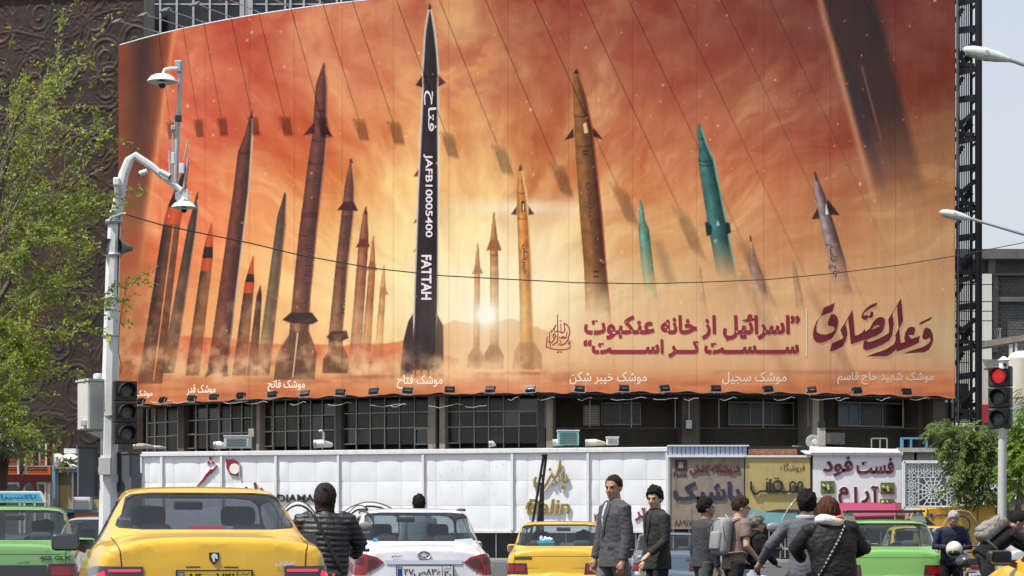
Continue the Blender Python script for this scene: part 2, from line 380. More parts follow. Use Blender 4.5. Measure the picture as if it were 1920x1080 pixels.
    mh = np.clip((Y - hr) / 2, 0, 1) * np.clip((850 - X) / 80, 0, 1) * (X > 245); blend(mh * .7 * np.clip((700 - Y) / 40, 0, 1), (222, 92, 56))
    hr2 = np.interp(X[0], [820, 832, 850, 880, 925, 958, 985, 1020, 1060, 1110], [640, 612, 603, 608, 607, 601, 606, 622, 634, 660])[None, :] - 7 * noise2(1, W, 26 / st, 22)[0][None, :]
    mh = np.clip((Y - hr2) / 2, 0, 1) * (X > 822) * np.clip((1110 - X) / 110, 0, 1) * np.clip((700 - Y) / 50, 0, 1); blend(mh * .50, (208, 124, 68))
    hr3 = 662 - 12 * np.sin((X - 700) / 40.); mh = np.clip((Y - hr3) / 3, 0, 1) * (X > 690) * (X < 860); blend(mh * .4, (200, 110, 66))
    # dusty ground
    g = np.clip((Y - 690) / 22, 0, 1); n4 = noise2(H, W, 10 / st, 31, 7, 4); blend(g * .65, (205, 118, 74)); A -= (g * (n4 - .5) * 60)[..., None] * np.array([1, .9, .7])
    for (x0, x1, yy, kk) in ((640, 800, 706, .6), (880, 1080, 700, .5), (1330, 1790, 698, .4), (560, 700, 716, .5)):
        blend(np.exp(-((Y - yy) / 3.2) ** 2) * np.clip((X - x0) / 20, 0, 1) * np.clip((x1 - X) / 20, 0, 1) * kk * np.clip(n4 * 2.2 - .3, 0, 1), (140, 62, 40))
    DUST = noise2(H, W, 34 / st, 41, 1.1, 5)
    def missile(ax, wl, left, right, fade=None, rim=None, rimL=None, bands=(), seams=()):
        """ax: list of (y, cx, halfwidth) from tip to base; left/right: colours across the body"""
        ax = sorted(ax); ys = np.array([a[0] for a in ax], float); cx = np.interp(Y, ys, [a[1] for a in ax]); hw = np.interp(Y, ys, [a[2] for a in ax])
        d = X - cx; m = np.clip((hw - abs(d)) / 1.3 + .5, 0, 1) * ((Y >= ys[0] - 1) & (Y <= ys[-1]))
        q = np.clip(d / np.maximum(hw, 1), -1, 1)[..., None]
        lf, rt = np.array(left, float), np.array(right, float)
        col = lf + (rt - lf) * (q * .5 + .5) ** .9; col = col * (1 - .35 * np.abs(q) ** 4) * (1 + .12 * np.exp(-((q + .25) / .3) ** 2))
        col = col * (.9 + .35 * (noise2(H, W, 12 / st, int(abs(ax[0][1])), 1, 3) - .5))[..., None]
        for (y0, y1, cc) in bands: col = np.where(((Y > y0) & (Y < y1))[..., None], np.array(cc, float) * (1 - .25 * np.abs(q)), col)
        for sy in seams: col = col * (1 - .45 * np.exp(-((Y - sy - 3 * (1 - q[..., 0] ** 2)) / 1.2) ** 2))[..., None]
        if fade:
            y0, y1, dk = fade; f = np.clip((Y - y0) / (y1 - y0), 0, 1) * dk * np.clip(DUST * 1.3 + .25, 0, 1); m = m * (1 - np.clip(f, 0, .97))
        blend2 = m
        nonlocal A
        A = A + blend2[..., None] * (col - A)
        if rim is not None:
            e = np.exp(-((d - hw + 1) / 1.9) ** 2) * (hw > 3) * (Y > ys[0] + 8) * (Y < ys[-1]) * (1 if not fade else (1 - np.clip((Y - fade[0]) / (fade[1] - fade[0]), 0, .9))); A = A + e[..., None] * (np.array(rim, float) - A) * .85
        if rimL is not None:
            e = np.exp(-((d + hw - 1) / 1.9) ** 2) * (hw > 3) * (Y > ys[0] + 8) * (Y < ys[-1]); A = A + e[..., None] * (np.array(rimL, float) - A) * .85
    def P2(pts, c, k=1.0): blend(poly(pts) * k, c)
    OR = (228, 88, 48); BK = (52, 34, 34)
    # ---- left group, far ones first
    missile([(498, 720, 1), (540, 718, 5), (690, 708, 8)], 0, (236, 176, 108), (222, 150, 92), (580, 690, 1.1)); P2([(711, 553), (729, 553), (722, 538), (716, 538)], (190, 120, 70), .8)
    missile([(443, 700, 1), (500, 698, 6), (695, 684, 9)], 0, (214, 140, 84), (190, 110, 70), (560, 700, .8)); P2([(687, 507), (708, 507), (700, 490), (694, 490)], (150, 80, 50), .8); P2([(690, 695), (698, 660), (697, 690)], (130, 75, 50), .6)
    missile([(388, 686, 1), (400, 685, 4), (450, 682, 9), (695, 664, 11)], 0, (196, 120, 90), (150, 84, 66), (520, 700, .8), seams=(455,)); P2([(667, 464), (694, 463), (688, 448), (676, 448)], (110, 50, 44)); blend(poly([(681, 402), (690, 402), (686, 388)]), (110, 40, 40))
    missile([(297, 659, 1), (310, 658, 4), (350, 656, 10), (405, 652, 12), (500, 641, 12), (620, 630, 13), (700, 627, 15)], 0, (156, 96, 78), (92, 54, 50), (500, 705, .6), rim=(236, 170, 120), seams=(404, 500, 640, 670))
    P2([(632, 394), (672, 396), (663, 378), (645, 378)], (70, 34, 36)); P2([(612, 632), (622, 620), (650, 620), (654, 634), (640, 640), (620, 640)], (88, 56, 44)); P2([(604, 700), (606, 672), (622, 650), (644, 650), (655, 672), (652, 700)], (112, 74, 52), .9)
    P2([(655, 297), (663, 306), (655, 306)], (150, 40, 30))
    missile([(118, 607, 1), (126, 607, 3.5), (160, 603, 11), (250, 600, 14), (300, 594, 16), (440, 577, 17), (560, 565, 17), (700, 556, 20)], 0, (142, 80, 68), (78, 44, 46), (480, 720, .45), rim=(214, 130, 96), seams=(205, 262, 305, 398, 403, 440, 566, 620, 660))
    P2([(568, 254), (590, 228), (590, 250)], (64, 32, 36)); P2([(625, 258), (612, 236), (612, 252)], (84, 38, 38)); P2([(529, 600), (545, 586), (585, 586), (597, 602), (585, 608), (545, 606)], (66, 44, 42)); P2([(513, 712), (519, 665), (545, 622), (580, 622), (594, 660), (590, 712)], (104, 70, 52), .82)
    blend(seg(558, 625, 549, 706, 1.2), (240, 214, 190)); P2([(600, 118), (612, 132), (602, 132)], (50, 28, 34), .0)
    missile([(362, 534, 1), (405, 528, 8), (420, 527, 9), (705, 492, 13)], 0, (108, 96, 88), (78, 58, 52), (430, 710, .6), rim=(190, 130, 100)); blend(seg(534, 366, 531, 395, 3), (84, 60, 60))
    missile([(537, 488, 1), (555, 486, 5), (705, 472, 10)], 0, (96, 62, 54), (74, 44, 42), (560, 720, .6))
    missile([(480, 475, 1), (512, 470, 6), (530, 468, 9), (705, 448, 13)], 0, (70, 40, 40), (150, 92, 64), (540, 720, .6), bands=((478, 513, OR), (513, 530, BK), (530, 549, OR)))
    missile([(210, 472, 1), (255, 466, 8), (285, 459, 13), (360, 452, 15), (700, 407, 19)], 0, (138, 76, 62), (72, 40, 38), (540, 716, .5), rim=(250, 220, 200), seams=(285,)); P2([(384, 708), (396, 668), (400, 700)], (74, 48, 46), .7); P2([(416, 706), (423, 664), (428, 706)], (60, 40, 44), .8)
    missile([(418, 397, 1), (460, 391, 8), (485, 389, 10), (705, 360, 13)], 0, (66, 40, 36), (168, 104, 66), (500, 715, .6), bands=((416, 462, OR), (462, 485, BK), (485, 507, OR)))
    missile([(362, 370, 1), (392, 367, 6), (425, 361, 9), (700, 314, 13)], 0, (88, 74, 66), (64, 46, 42), (470, 715, .55), rim=(244, 170, 130))
    missile([(305, 352, 2), (386, 330, 15), (420, 322, 16), (720, 281, 23)], 0, (60, 36, 34), (150, 92, 58), (640, 740, .5), bands=((300, 388, BK), (388, 421, OR))); blend(seg(325, 424, 288, 712, 1.2), (244, 150, 100))
    # ---- centre
    for yy in (325, 412, 466): P2([(775, yy + 6), (786, yy - 10), (786, yy + 6)], (120, 50, 40))
    missile([(8, 806, 1.2), (28, 806, 5), (60, 806, 10), (100, 807, 13.5), (140, 807, 16), (165, 807, 15), (360, 803, 20), (560, 799, 23), (600, 798, 23), (706, 794, 26)], 0, (52, 42, 52), (34, 28, 34), None, rim=(255, 244, 240), rimL=(255, 240, 240), seams=(142,))
    P2([(779, 160), (792, 141), (792, 164)], (60, 34, 40)); P2([(836, 155), (822, 140), (822, 163)], (96, 40, 38)); P2([(750, 706), (756, 640), (765, 604), (774, 588), (778, 706)], (58, 44, 46)); P2([(832, 706), (831, 610), (820, 590), (812, 706)], (70, 48, 46))
    blend(np.exp(-(((X - 792) / 34) ** 2 + ((Y - 690) / 28) ** 2)) * .42 * DUST * 1.5, (214, 150, 104)); blend(poly([(771, 706), (775, 694), (812, 694), (817, 706)]), (196, 120, 74)); 
    for xx in (778, 790, 803, 812): blend(seg(xx, 694, xx + 1, 707, 1.2), (70, 44, 36))
    # ---- right group
    missile([(457, 896, 1), (500, 895, 5), (692, 893, 6)], 0, (222, 156, 92), (178, 110, 66), (600, 690, .35)); P2([(885, 514), (906, 513), (899, 498), (892, 498)], (160, 88, 50)); P2([(876, 690), (878, 664), (888, 652), (898, 652), (907, 668), (905, 690)], (150, 92, 60), .8)
    missile([(398, 926, 1), (450, 926, 7), (520, 927, 8), (640, 927, 8), (694, 926, 9)], 0, (226, 160, 90), (186, 118, 66), (500, 690, .4), seams=(476, 640)); P2([(912, 470), (941, 470), (934, 450), (919, 450)], (150, 90, 50)); P2([(906, 692), (908, 664), (919, 646), (934, 646), (945, 668), (944, 692)], (132, 80, 54), .85)
    missile([(308, 976, 1), (322, 976, 4), (360, 978, 9), (410, 981, 11), (500, 985, 12), (600, 987, 12), (694, 989, 13)], 0, (240, 176, 86), (192, 104, 50), (560, 690, .7), rim=(250, 220, 150), seams=(360, 408)); P2([(958, 402), (969, 386), (969, 403)], (96, 52, 36)); P2([(1002, 402), (991, 386), (991, 403)], (90, 48, 36)); P2([(961, 692), (964, 660), (974, 642), (1002, 642), (1016, 664), (1017, 692)], (150, 100, 66), .55); P2([(978, 377), (984, 377), (984, 397), (978, 397)], (60, 30, 26)); P2([(980, 382), (982.5, 382), (982.5, 395), (980, 395)], (240, 220, 200)); blend(poly([(972, 320), (980, 320), (976, 308)]), (90, 60, 46))
    missile([(130, 1080, 2), (140, 1081, 5), (180, 1087, 12), (250, 1095, 18), (400, 1108, 21), (500, 1116, 21), (700, 1128, 26)], 0, (196, 132, 66), (74, 40, 34), (500, 640, 1.5), seams=(216, 272), rim=(190, 90, 50)); blend(poly([(1075, 138), (1086, 138), (1081, 129)]), (44, 24, 28)); P2([(1058, 263), (1075, 240), (1076, 258)], (70, 30, 32)); P2([(1131, 262), (1112, 238), (1112, 256)], (66, 28, 32)); P2([(1093, 232), (1099, 229), (1103, 249), (1096, 250)], (234, 200, 130)); 
    for yy in (282, 288, 508, 517): blend(poly([(1093 + (yy > 400) * 19, yy), (1103 + (yy > 400) * 20, yy), (1103 + (yy > 400) * 20, yy + 3), (1093 + (yy > 400) * 19, yy + 3)]), (50, 28, 26))
    missile([(500, 1313, 1), (540, 1315, 4), (660, 1330, 7)], 0, (222, 180, 140), (200, 150, 110), (500, 640, 1.1)); missile([(490, 1488, 1), (520, 1492, 5), (600, 1505, 9)], 0, (180, 150, 120), (160, 120, 90), (490, 600, 1.1))
    missile([(375, 1201, 1), (400, 1203, 5), (412, 1204, 5), (430, 1207, 10), (500, 1214, 11), (690, 1236, 14)], 0, (140, 192, 172), (70, 128, 116), (450, 600, 1.4)); blend(poly([(1225, 455), (1240, 452), (1268, 530), (1250, 535)], 14) * .35, (110, 90, 76))
    missile([(443, 1407, 1), (490, 1412, 8), (520, 1420, 12), (680, 1450, 16)], 0, (226, 190, 172), (170, 120, 104), (480, 600, 1.3)); P2([(1402, 500), (1408, 480), (1424, 484), (1433, 500)], (190, 130, 110), .6); blend(seg(1407, 443, 1408, 452, 1.6), (90, 60, 56))
    missile([(231, 1310, 1), (250, 1313, 6), (272, 1318, 8), (300, 1324, 15), (330, 1329, 16), (420, 1345, 18), (530, 1365, 18), (690, 1400, 20)], 0, (92, 158, 150), (24, 62, 70), (450, 560, 1.5), rim=(120, 190, 178), seams=(258, 300, 308)); P2([(1322, 418), (1326, 415), (1335, 424), (1334, 440), (1325, 443)], (24, 48, 50)); P2([(1360, 416), (1368, 418), (1371, 436), (1362, 440)], (20, 44, 46)); P2([(1345, 412), (1350, 422), (1343, 424)], (150, 200, 190))
    missile([(323, 1528, 1), (340, 1531, 5), (370, 1538, 10), (420, 1551, 13), (480, 1567, 15), (640, 1600, 20)], 0, (206, 186, 184), (84, 62, 70), (450, 590, 1.4)); P2([(1522, 411), (1533, 389), (1537, 410)], (70, 40, 44)); P2([(1575, 404), (1551, 372), (1554, 402)], (56, 30, 36)); P2([(1548, 380), (1554, 402), (1548, 402)], (230, 220, 220)); blend(seg(1528, 324, 1531, 338, 2.2), (70, 60, 70))
    blend(poly([(1400, 540), (1440, 640), (1470, 720), (1500, 745), (1440, 600), (1390, 510)], 22) * .35, (120, 84, 66)); blend(poly([(1515, 640), (1550, 745), (1620, 745), (1540, 610)], 26) * .22, (120, 84, 66))
    blend(np.exp(-(np.hypot(X - 911, Y - 588) / 85) ** 2) * .6, (255, 244, 205)); blend(np.clip(1.5 * np.exp(-(np.hypot((X - 911) * 1.0, Y - 590) / 20) ** 2), 0, 1), (255, 255, 250))
    # fuzzy near objects at both edges of the artwork
    xe = 325 - (Y - 75) * .145; m = np.clip((xe - X) / 14, 0, 1) * np.clip((470 - Y) / 200 + .55, .35, 1); blend(m * .62, (96, 48, 30)); blend(np.exp(-(((X - 268 + (Y - 100) * .04) / 24) ** 2)) * np.clip((520 - Y) / 420, 0, 1) * .8 * (X < xe), (46, 34, 32)); blend(np.exp(-((X - xe) / 4.5) ** 2) * .5 * np.clip((700 - Y) / 300, 0, 1), (240, 170, 100))
    blend(np.clip((290 - X) / 30, 0, 1) * np.clip((Y - 330) / 120, 0, 1) * .55, (168, 92, 52))
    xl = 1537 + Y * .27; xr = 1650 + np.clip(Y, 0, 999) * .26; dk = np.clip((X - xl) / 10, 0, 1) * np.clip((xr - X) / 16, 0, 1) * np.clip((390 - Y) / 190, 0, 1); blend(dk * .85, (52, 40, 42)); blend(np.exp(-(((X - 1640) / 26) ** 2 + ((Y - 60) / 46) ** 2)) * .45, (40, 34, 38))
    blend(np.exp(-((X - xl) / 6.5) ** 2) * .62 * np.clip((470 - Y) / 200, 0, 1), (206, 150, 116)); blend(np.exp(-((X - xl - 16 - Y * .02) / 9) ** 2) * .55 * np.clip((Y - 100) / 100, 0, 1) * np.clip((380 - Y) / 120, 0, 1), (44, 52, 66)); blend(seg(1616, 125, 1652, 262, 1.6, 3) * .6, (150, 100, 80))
    blend(np.exp(-((X - 1680) / 60) ** 2) * np.clip((Y - 330) / 80, 0, 1) * np.clip((520 - Y) / 100, 0, 1) * .3, (200, 160, 110))
    # low dust over the feet of the missiles, sparks
    D2 = noise2(H, W, 22 / st, 43, .9, 5); db = np.exp(-((Y - 692) / 30) ** 2) * np.clip(DUST * 3.2 - 1.2, 0, 1); blend(db * .85 * (X < 1100), (246, 204, 156)); blend(np.clip((Y - 470) / 200, 0, 1) * np.clip((715 - Y) / 20, 0, 1) * np.clip(D2 * 4.5 - 2.2, 0, 1) * .42 * (X < 760), (244, 200, 150)); blend(np.exp(-((Y - 676) / 34) ** 2) * np.clip(2.0 - D2 * 4.6, 0, 1) * .34 * (X < 760), (110, 62, 48)); blend(np.clip((Y - 540) / 90, 0, 1) * np.clip((720 - Y) / 40, 0, 1) * np.clip((X - 1060) / 80, 0, 1) * .28, (226, 186, 142))
    rr = np.random.default_rng(5)
    for _ in range(330):
        x, y = rr.uniform(300, 1780), rr.uniform(0, 690); r_ = rr.choice([.9, 1.2, 1.6, 2.3], p=[.5, .3, .14, .06]); 
        i = int((y - Y[0, 0]) / st); j = int((x - X[0, 0]) / st); w_ = 5
        if i < w_ or j < w_ or i >= H - w_ or j >= W - w_: continue
        sl_ = np.s_[i - w_:i + w_, j - w_:j + w_]; mm = np.exp(-((np.hypot(X[sl_] - x, (Y[sl_] - y) * rr.uniform(.6, 1.3))) / r_) ** 2)[..., None]; A[sl_] += mm * (np.array([255, 214, 170]) - A[sl_]) * rr.uniform(.5, 1)
    for sx in SEAMS: A *= (1 - .09 * np.exp(-((X - sx) / 1.2) ** 2))[..., None]
    wob = noise2(H, W, 60 / st, 77, .15, 3); A *= (1 + .05 * (wob - .5))[..., None]
    lum = (A @ np.array([.3, .59, .11]))[..., None]; A = lum + (A - lum) * .93; return np.clip(A, 4, 255)

SEAMS = [300, 385, 468, 552, 642, 738, 842, 953, 1067, 1187, 1307, 1433, 1558, 1680]
def make_banner():
    t = thing('billboard', 'giant curved billboard printed with rows of missiles under an orange sky', 'billboard', (CX, arc(0)[1], ZB0))
    me_m = bpy.data.materials.new('printed_vinyl'); me_m.use_nodes = True; nn = me_m.node_tree; b = nn.nodes['Principled BSDF']
    at = nn.nodes.new('ShaderNodeVertexColor'); at.layer_name = 'ink'; nn.links.new(at.outputs[0], b.inputs['Base Color']); b.inputs['Roughness'].default_value = .75; b.inputs['Specular IOR Level'].default_value = .2
    tc = nn.nodes.new('ShaderNodeTexCoord'); mp = nn.nodes.new('ShaderNodeMapping'); mp.inputs['Scale'].default_value = (.5, .5, .06); nz = nn.nodes.new('ShaderNodeTexNoise'); nz.inputs['Scale'].default_value = 1.2; nz.inputs['Detail'].default_value = 3
    bp = nn.nodes.new('ShaderNodeBump'); bp.inputs['Strength'].default_value = .22; bp.inputs['Distance'].default_value = .3
    nn.links.new(tc.outputs['Object'], mp.inputs[0]); nn.links.new(mp.outputs[0], nz.inputs['Vector']); nn.links.new(nz.outputs[0], bp.inputs['Height']); nn.links.new(bp.outputs[0], b.inputs['Normal'])
    st = 1.55; xs = np.arange(222, 1792.1, st); nx = len(xs); nyv = 496
    ang = np.array([a_of(x) for x in xs]); Xw = CX + RB * np.sin(ang); Yw = CY - RB * np.cos(ang)
    lean = np.linspace(0, 1, nyv)
    ys = 770 - np.arange(520) * st
    # paint in photo rows, then sample by height
    XX, YY = np.meshgrid(xs, np.arange(-28, 790, st)); art = paint_banner(XX, YY, None)
    ink = s2l(art)
    # how strongly this light strikes the cloth at each angle (used only to infer the ink from its look in the photo)
    cosn = np.clip(-(SUND.x * np.sin(ang) - SUND.y * np.cos(ang)), 0, 1)
    irr = np.array(BK_SKY)[None, :] + np.array(BK_SUN)[None, :] * cosn[:, None]; ink = np.clip(ink / irr[None], .003, .93)
    Z = np.zeros((nyv, nx)); Zb = ZB0 + .03 * np.sin(np.arange(nx) * .23); sag = .10 * (1 - np.cos(np.linspace(0, 34 * math.pi, nx))) / 2
    ztop = np.interp(xs, [222, 850, 1200, 1792], [33.35, 33.5, 34.5, 35.6])
    bounds = [222] + SEAMS + [1792]; ja = [int(np.argmin(abs(xs - q))) for q in bounds]
    for k in range(len(ja) - 1):
        j0, j1 = ja[k], ja[k + 1]; w_ = j1 - j0 + 1; cols = []; vs = []
        for i in range(nyv):
            f = i / (nyv - 1); z = (Zb[j0:j1 + 1] + sag[j0:j1 + 1]) * (1 - f) + ztop[j0:j1 + 1] * f
            py = HZ - (z - CH) * F / Yw[j0:j1 + 1]; r = np.clip((py - YY[0, 0]) / st, 0, len(YY) - 1.01); ri = r.astype(int); fr = (r - ri)[:, None]
            jj = np.arange(j0, j1 + 1); c = ink[ri, jj] * (1 - fr) + ink[ri + 1, jj] * fr
            inset = np.zeros(w_); inset[0] = inset[-1] = .006
            dx = np.sin(ang[j0:j1 + 1]); dy = -np.cos(ang[j0:j1 + 1])
            edge = ZB0 * 0
            vs.append(np.stack([Xw[j0:j1 + 1] - inset * dx - CX, Yw[j0:j1 + 1] - inset * dy - arc(0)[1], z - ZB0], 1)); cols.append(c)
        vs = np.concatenate(vs); cols = np.concatenate(cols)
        ii, jj = np.meshgrid(np.arange(nyv - 1), np.arange(w_ - 1), indexing='ij'); a = (ii * w_ + jj).ravel(); fa = np.stack([a, a + 1, a + w_ + 1, a + w_], 1)
        me = bpy.data.meshes.new('banner_strip'); me.vertices.add(len(vs)); me.vertices.foreach_set('co', vs.astype(np.float32).ravel())
        me.loops.add(fa.size); me.loops.foreach_set('vertex_index', fa.astype(np.int32).ravel()); me.polygons.add(len(fa)); me.polygons.foreach_set('loop_start', (np.arange(len(fa)) * 4).astype(np.int32)); me.polygons.foreach_set('loop_total', np.full(len(fa), 4, np.int32))
        me.update(); me.validate()
        ca = me.color_attributes.new('ink', 'FLOAT_COLOR', 'POINT'); rgba = np.ones((len(vs), 4), np.float32); rgba[:, :3] = cols; ca.data.foreach_set('color', rgba.ravel())
        me.shade_smooth(); me.materials.append(me_m); link('banner_strip', me, t)
    # steel rails the cloth is laced to, a hanging backing
    rail = MB(); rail.tube([banner_pt(x, 0, -.12) * 0 + Vector((*arc(a_of(x), RB - .12), ZB0 - .02)) for x in range(224, 1790, 26)], .07, 6); rail.obj('bottom_rail', M_dkmetal, t)
    bk = MB(); n = 60; pts = [a_of(222 + 1569 * i / n) for i in range(n + 1)]
    for i in range(n):
        a, b_ = arc(pts[i], RB - .3), arc(pts[i + 1], RB - .3); zt = np.interp(222 + 1569 * i / n, [222, 850, 1200, 1792], [33.3, 33.45, 34.4, 35.5]); bk.quad((a[0], a[1], ZB0 - .1), (b_[0], b_[1], ZB0 - .1), (b_[0], b_[1], zt), (a[0], a[1], zt))
    bk.obj('backing_sheet', M_dkmetal, t)
    tr = MB(); tr.tube([Vector((*arc(a_of(x), RB - .05), float(np.interp(x, [222, 850, 1200, 1792], [33.4, 33.55, 34.55, 35.65])))) for x in range(224, 1790, 40)], .045, 6); tr.obj('top_rail', M_white, t)
    # --- lettering
    MR = mat('maroon_ink', s2l((150, 34, 54)), .7, var=.03); MW = mat('pale_ink', s2l((245, 226, 205)), .7, var=.03); MD = mat('dark_red_ink', s2l((118, 24, 40)), .7, var=.03); MBk = mat('dark_ink', s2l((74, 44, 44)), .7, var=.05)
    MGy = mat('stencil_ink', s2l((216, 206, 214)), .7, var=.1, scale=20)
    def T(s, x0, y0, x1, y1, m, off=0, rot=0, out=.010, skew=0.0):
        return text_on('printed_words', s, lambda u, v: banner_pt(x0 + (x1 - x0) * u + skew * (v), y1 + (y0 - y1) * v, out), m, t, off, rot=rot, cuts=1 if rot else max(1, int((x1 - x0) / 22)))
    T('”اسرائیل از خانه عنکبوت', 1095, 589, 1499, 636, MR, .03); T('”اسرائیل از خانه عنکبوت', 1095, 590.3, 1500, 637.3, MR, .03, out=.014)
    [T('ســـــســـت تـــر اســــــت“', 1094, 636 + q, 1498, 668 + q, MR, .035, out=.010 + q * .003) for q in (0, 1.3, 2.6)]; T('و', 1361, 633, 1367, 640, MR, .02)
    T('موشک فتاح', 744, 703, 830, 729, MW, .012); T('موشک خیبر شکن', 1068, 697, 1213, 721, MW, .012); T('موشک سجیل', 1354, 697, 1475, 721, MW, .012)
    T('موشک شهید حاج قاسم', 1570, 697, 1751, 721, MW, .012); T('موشک فاتح', 502, 712, 572, 735, MW, .012); T('موشک قدر', 350, 721, 404, 741, MW, .012); T('موشک', 256, 731, 286, 746, MW, .012)
    T('فتاح', 795, 170, 818, 246, MGy, .01, -90); T('JAFB10005400', 794, 289, 811, 445, MGy, .018, -90); T('FATTAH', 790, 478, 809, 562, MGy, .03, -90)
    T('MPRN00100', 568, 442, 584, 530, MBk, .01, 90, skew=9); T('MPRN001000', 642, 404, 654, 470, MBk, .01, 90, skew=3); T('MPRN00100', 636, 524, 646, 588, MBk, .01, 90, skew=3)
    T('خیبرشکن', 1101, 342, 1117, 420, MBk, .01, -90, skew=-3); T('خیبرشکن', 979, 458, 989, 513, MBk, .01, -90); T('حاج قاسم', 1556, 458, 1576, 520, MBk, .0, -90, skew=-9); T('MPRN', 588, 320, 596, 372, MBk, 0, 90, skew=3)
    # --- hand-drawn calligraphy
    S = 6.75
    CAL = [[(300,250),(442,188),(408,300),(268,352)],
     [(268,350),(210,420),(175,510),(163,590),(175,650),(215,685),(270,692),(340,670),(410,630),(455,560),(480,470),(487,410),(470,360),(435,330),(400,332),(380,360),(355,430),(352,460),(375,482),(415,480),(435,500),(440,530),(400,565),(330,588),(260,585),(215,560),(203,520),(210,460),(235,400),(266,352)],
     [(660,280),(570,440),(510,530),(548,630),(520,650),(405,700),(378,805),(450,785),(545,735),(580,665),(598,590),(595,520),(575,462),(605,400)],
     [(665,275),(695,605),(745,590),(790,560),(820,515),(828,552),(885,510),(920,440),(965,385),(1015,365),(1055,372),(1080,405),(1068,480),(1045,552),(970,605),(850,652),(790,662),(740,680),(645,712),(632,600),(610,390)],
     [(1280,125),(1180,310),(1172,345),(1188,450),(1165,600),(1130,665),(1040,720),(900,775),(840,788),(800,770),(800,720),(815,665),(850,660),(850,675),(880,685),(1000,640),(1125,570),(1130,520),(1118,395),(1160,330),(1215,235)],
     [(1228,230),(1280,125),(1305,415),(1257,512),(1265,600),(1275,700),(1330,680),(1320,630),(1335,560),(1370,505),(1410,487),(1455,500),(1458,540),(1440,600),(1400,590),(1370,598),(1415,645),(1520,605),(1505,690),(1440,725),(1330,770),(1225,805),(1220,770),(1160,830),(1100,862),(1000,862),(840,868),(960,820),(1080,780),(1190,710),(1215,650),(1205,600),(1248,515),(1240,380)],
     [(1600,497),(1650,520),(1680,580),(1687,650),(1670,720),(1630,785),(1570,815),(1480,818),(1305,832),(1400,795),(1550,750),(1630,700),(1655,660),(1640,625),(1620,640),(1590,655),(1560,645),(1548,615),(1560,570),(1572,520)],
     [(1675,360),(1655,400),(1505,475),(1525,435)],[(985,180),(965,222),(880,265),(820,312),(800,340),(825,355),(850,335),(860,355),(885,350),(895,300),(925,300),(930,340),(910,375),(860,375),(845,400),(805,400),(778,375),(785,330),(810,290),(845,250),(900,210)]]
    for pg in CAL:
        pg = [(q[0] / S + 1500, q[1] / S + 540) for q in pg]; tri = tessellate_polygon([[Vector((a, b, 0)) for a, b in pg]])
        MB().add([banner_pt(a, b, .016) for a, b in pg], tri).obj('calligraphy_stroke', MD, t, rec=False)
    hole = [(1500 + a / S, 540 + b / S) for a, b in ((905,528),(940,482),(985,470),(1018,478),(965,508))]
    MB().add([banner_pt(a, b, .03) for a, b in hole], tessellate_polygon([[Vector((a, b, 0)) for a, b in hole]])).obj('calligraphy_counter', mat('sand_ink', s2l((196, 156, 112)), .7), t, rec=False)
    MB().add([banner_pt(a, b, .016) for a, b in ((1510.6, 579), (1513.2, 579), (1513.2, 668), (1510.6, 668))], [(0, 1, 2, 3)]).obj('printed_divider', MW, t)
    # the round emblem, strokes traced from the photo
    EM = [([(305,140),(306,250),(310,400),(302,480),(270,500),(240,520)], 7), ([(300,330),(330,350),(350,362),(345,250)], 6), ([(350,362),(385,360),(402,310),(385,240),(420,260),(455,300),(462,370),(440,420),(440,450),(400,500),(340,520)], 8),
          ([(300,340),(270,355),(262,320),(285,262),(250,320),(228,360),(220,320)], 6), ([(205,350),(205,480),(215,540)], 7), ([(185,470),(230,490),(262,445),(245,400),(262,370),(285,400),(262,440)], 7),
          ([(175,410),(160,540),(220,562),(320,580),(420,572),(465,550),(462,470),(440,500)], 7), ([(330,420),(350,436),(368,405),(372,436),(392,404),(395,436),(415,420),(425,350)], 6), ([(315,520),(350,480),(330,450)], 5), ([(300,610),(325,605)], 9), ([(345,608),(358,604)], 9), ([(330,215),(340,205),(350,215),(358,200)], 3)]
    em = MB()
    for pl, wd in EM:
        pl = [(1000 + a / S, 570 + b / S) for a, b in pl]
        for (a, b), (c, d) in zip(pl, pl[1:]):
            L_ = math.hypot(c - a, d - b) or 1; nx_, ny_ = -(d - b) / L_ * wd / S * .75, (c - a) / L_ * wd / S * .75; ex, ey = (c - a) / L_ * .5, (d - b) / L_ * .5
            em.add([banner_pt(px, py, .012) for px, py in ((a - nx_ - ex, b - ny_ - ey), (c - nx_ + ex, d - ny_ + ey), (c + nx_ + ex, d + ny_ + ey), (a + nx_ - ex, b + ny_ - ey))], [(0, 1, 2, 3)])
    em.obj('printed_emblem', MR, t, rec=False)
    return t
BK_SKY, BK_SUN = (.45, .49, .56), (2.35, 2.42, 2.5)
make_banner()
# ================================================================ GROUND
def ground():
    m = mat('asphalt', (.052, .052, .055), .9, var=.25, scale=.6, bump=.5, bscale=60)
    g = MB().quad((-900, -60, 0), (900, -60, 0), (900, 2500, 0), (-900, 2500, 0)).obj('road', m); tag(g, kind='structure')
    pm = mat('paving_slab', (.16, .155, .145), .85, var=.18, scale=2, bump=.2, dirt=.4)
    p = MB().box((-70, 104.5, .0), (60, 200, .13)).obj('pavement', pm); tag(p, kind='structure')
    km = mat('kerb_stone', (.34, .33, .31), .85, var=.15, bump=.2)
    for i in range(60):
        x = -48 + i * 1.5; k = MB().box((x, 104.28, 0), (x + 1.48, 104.49, .135)).obj('kerb_stone', km); tag(k, kind='structure')
    lm = mat('road_paint', (.68, .68, .66), .7, var=.15, scale=6)
    for lane in (-6.4, -2.9, .6, 4.1, 7.6):
        for j in range(7):
            y = 9 + j * 9.0; q = MB().quad((lane, y, .004), (lane + .14, y, .004), (lane + .14, y + 3, .004), (lane, y + 3, .004)).obj('lane_marking', lm); tag(q, kind='structure')
ground()

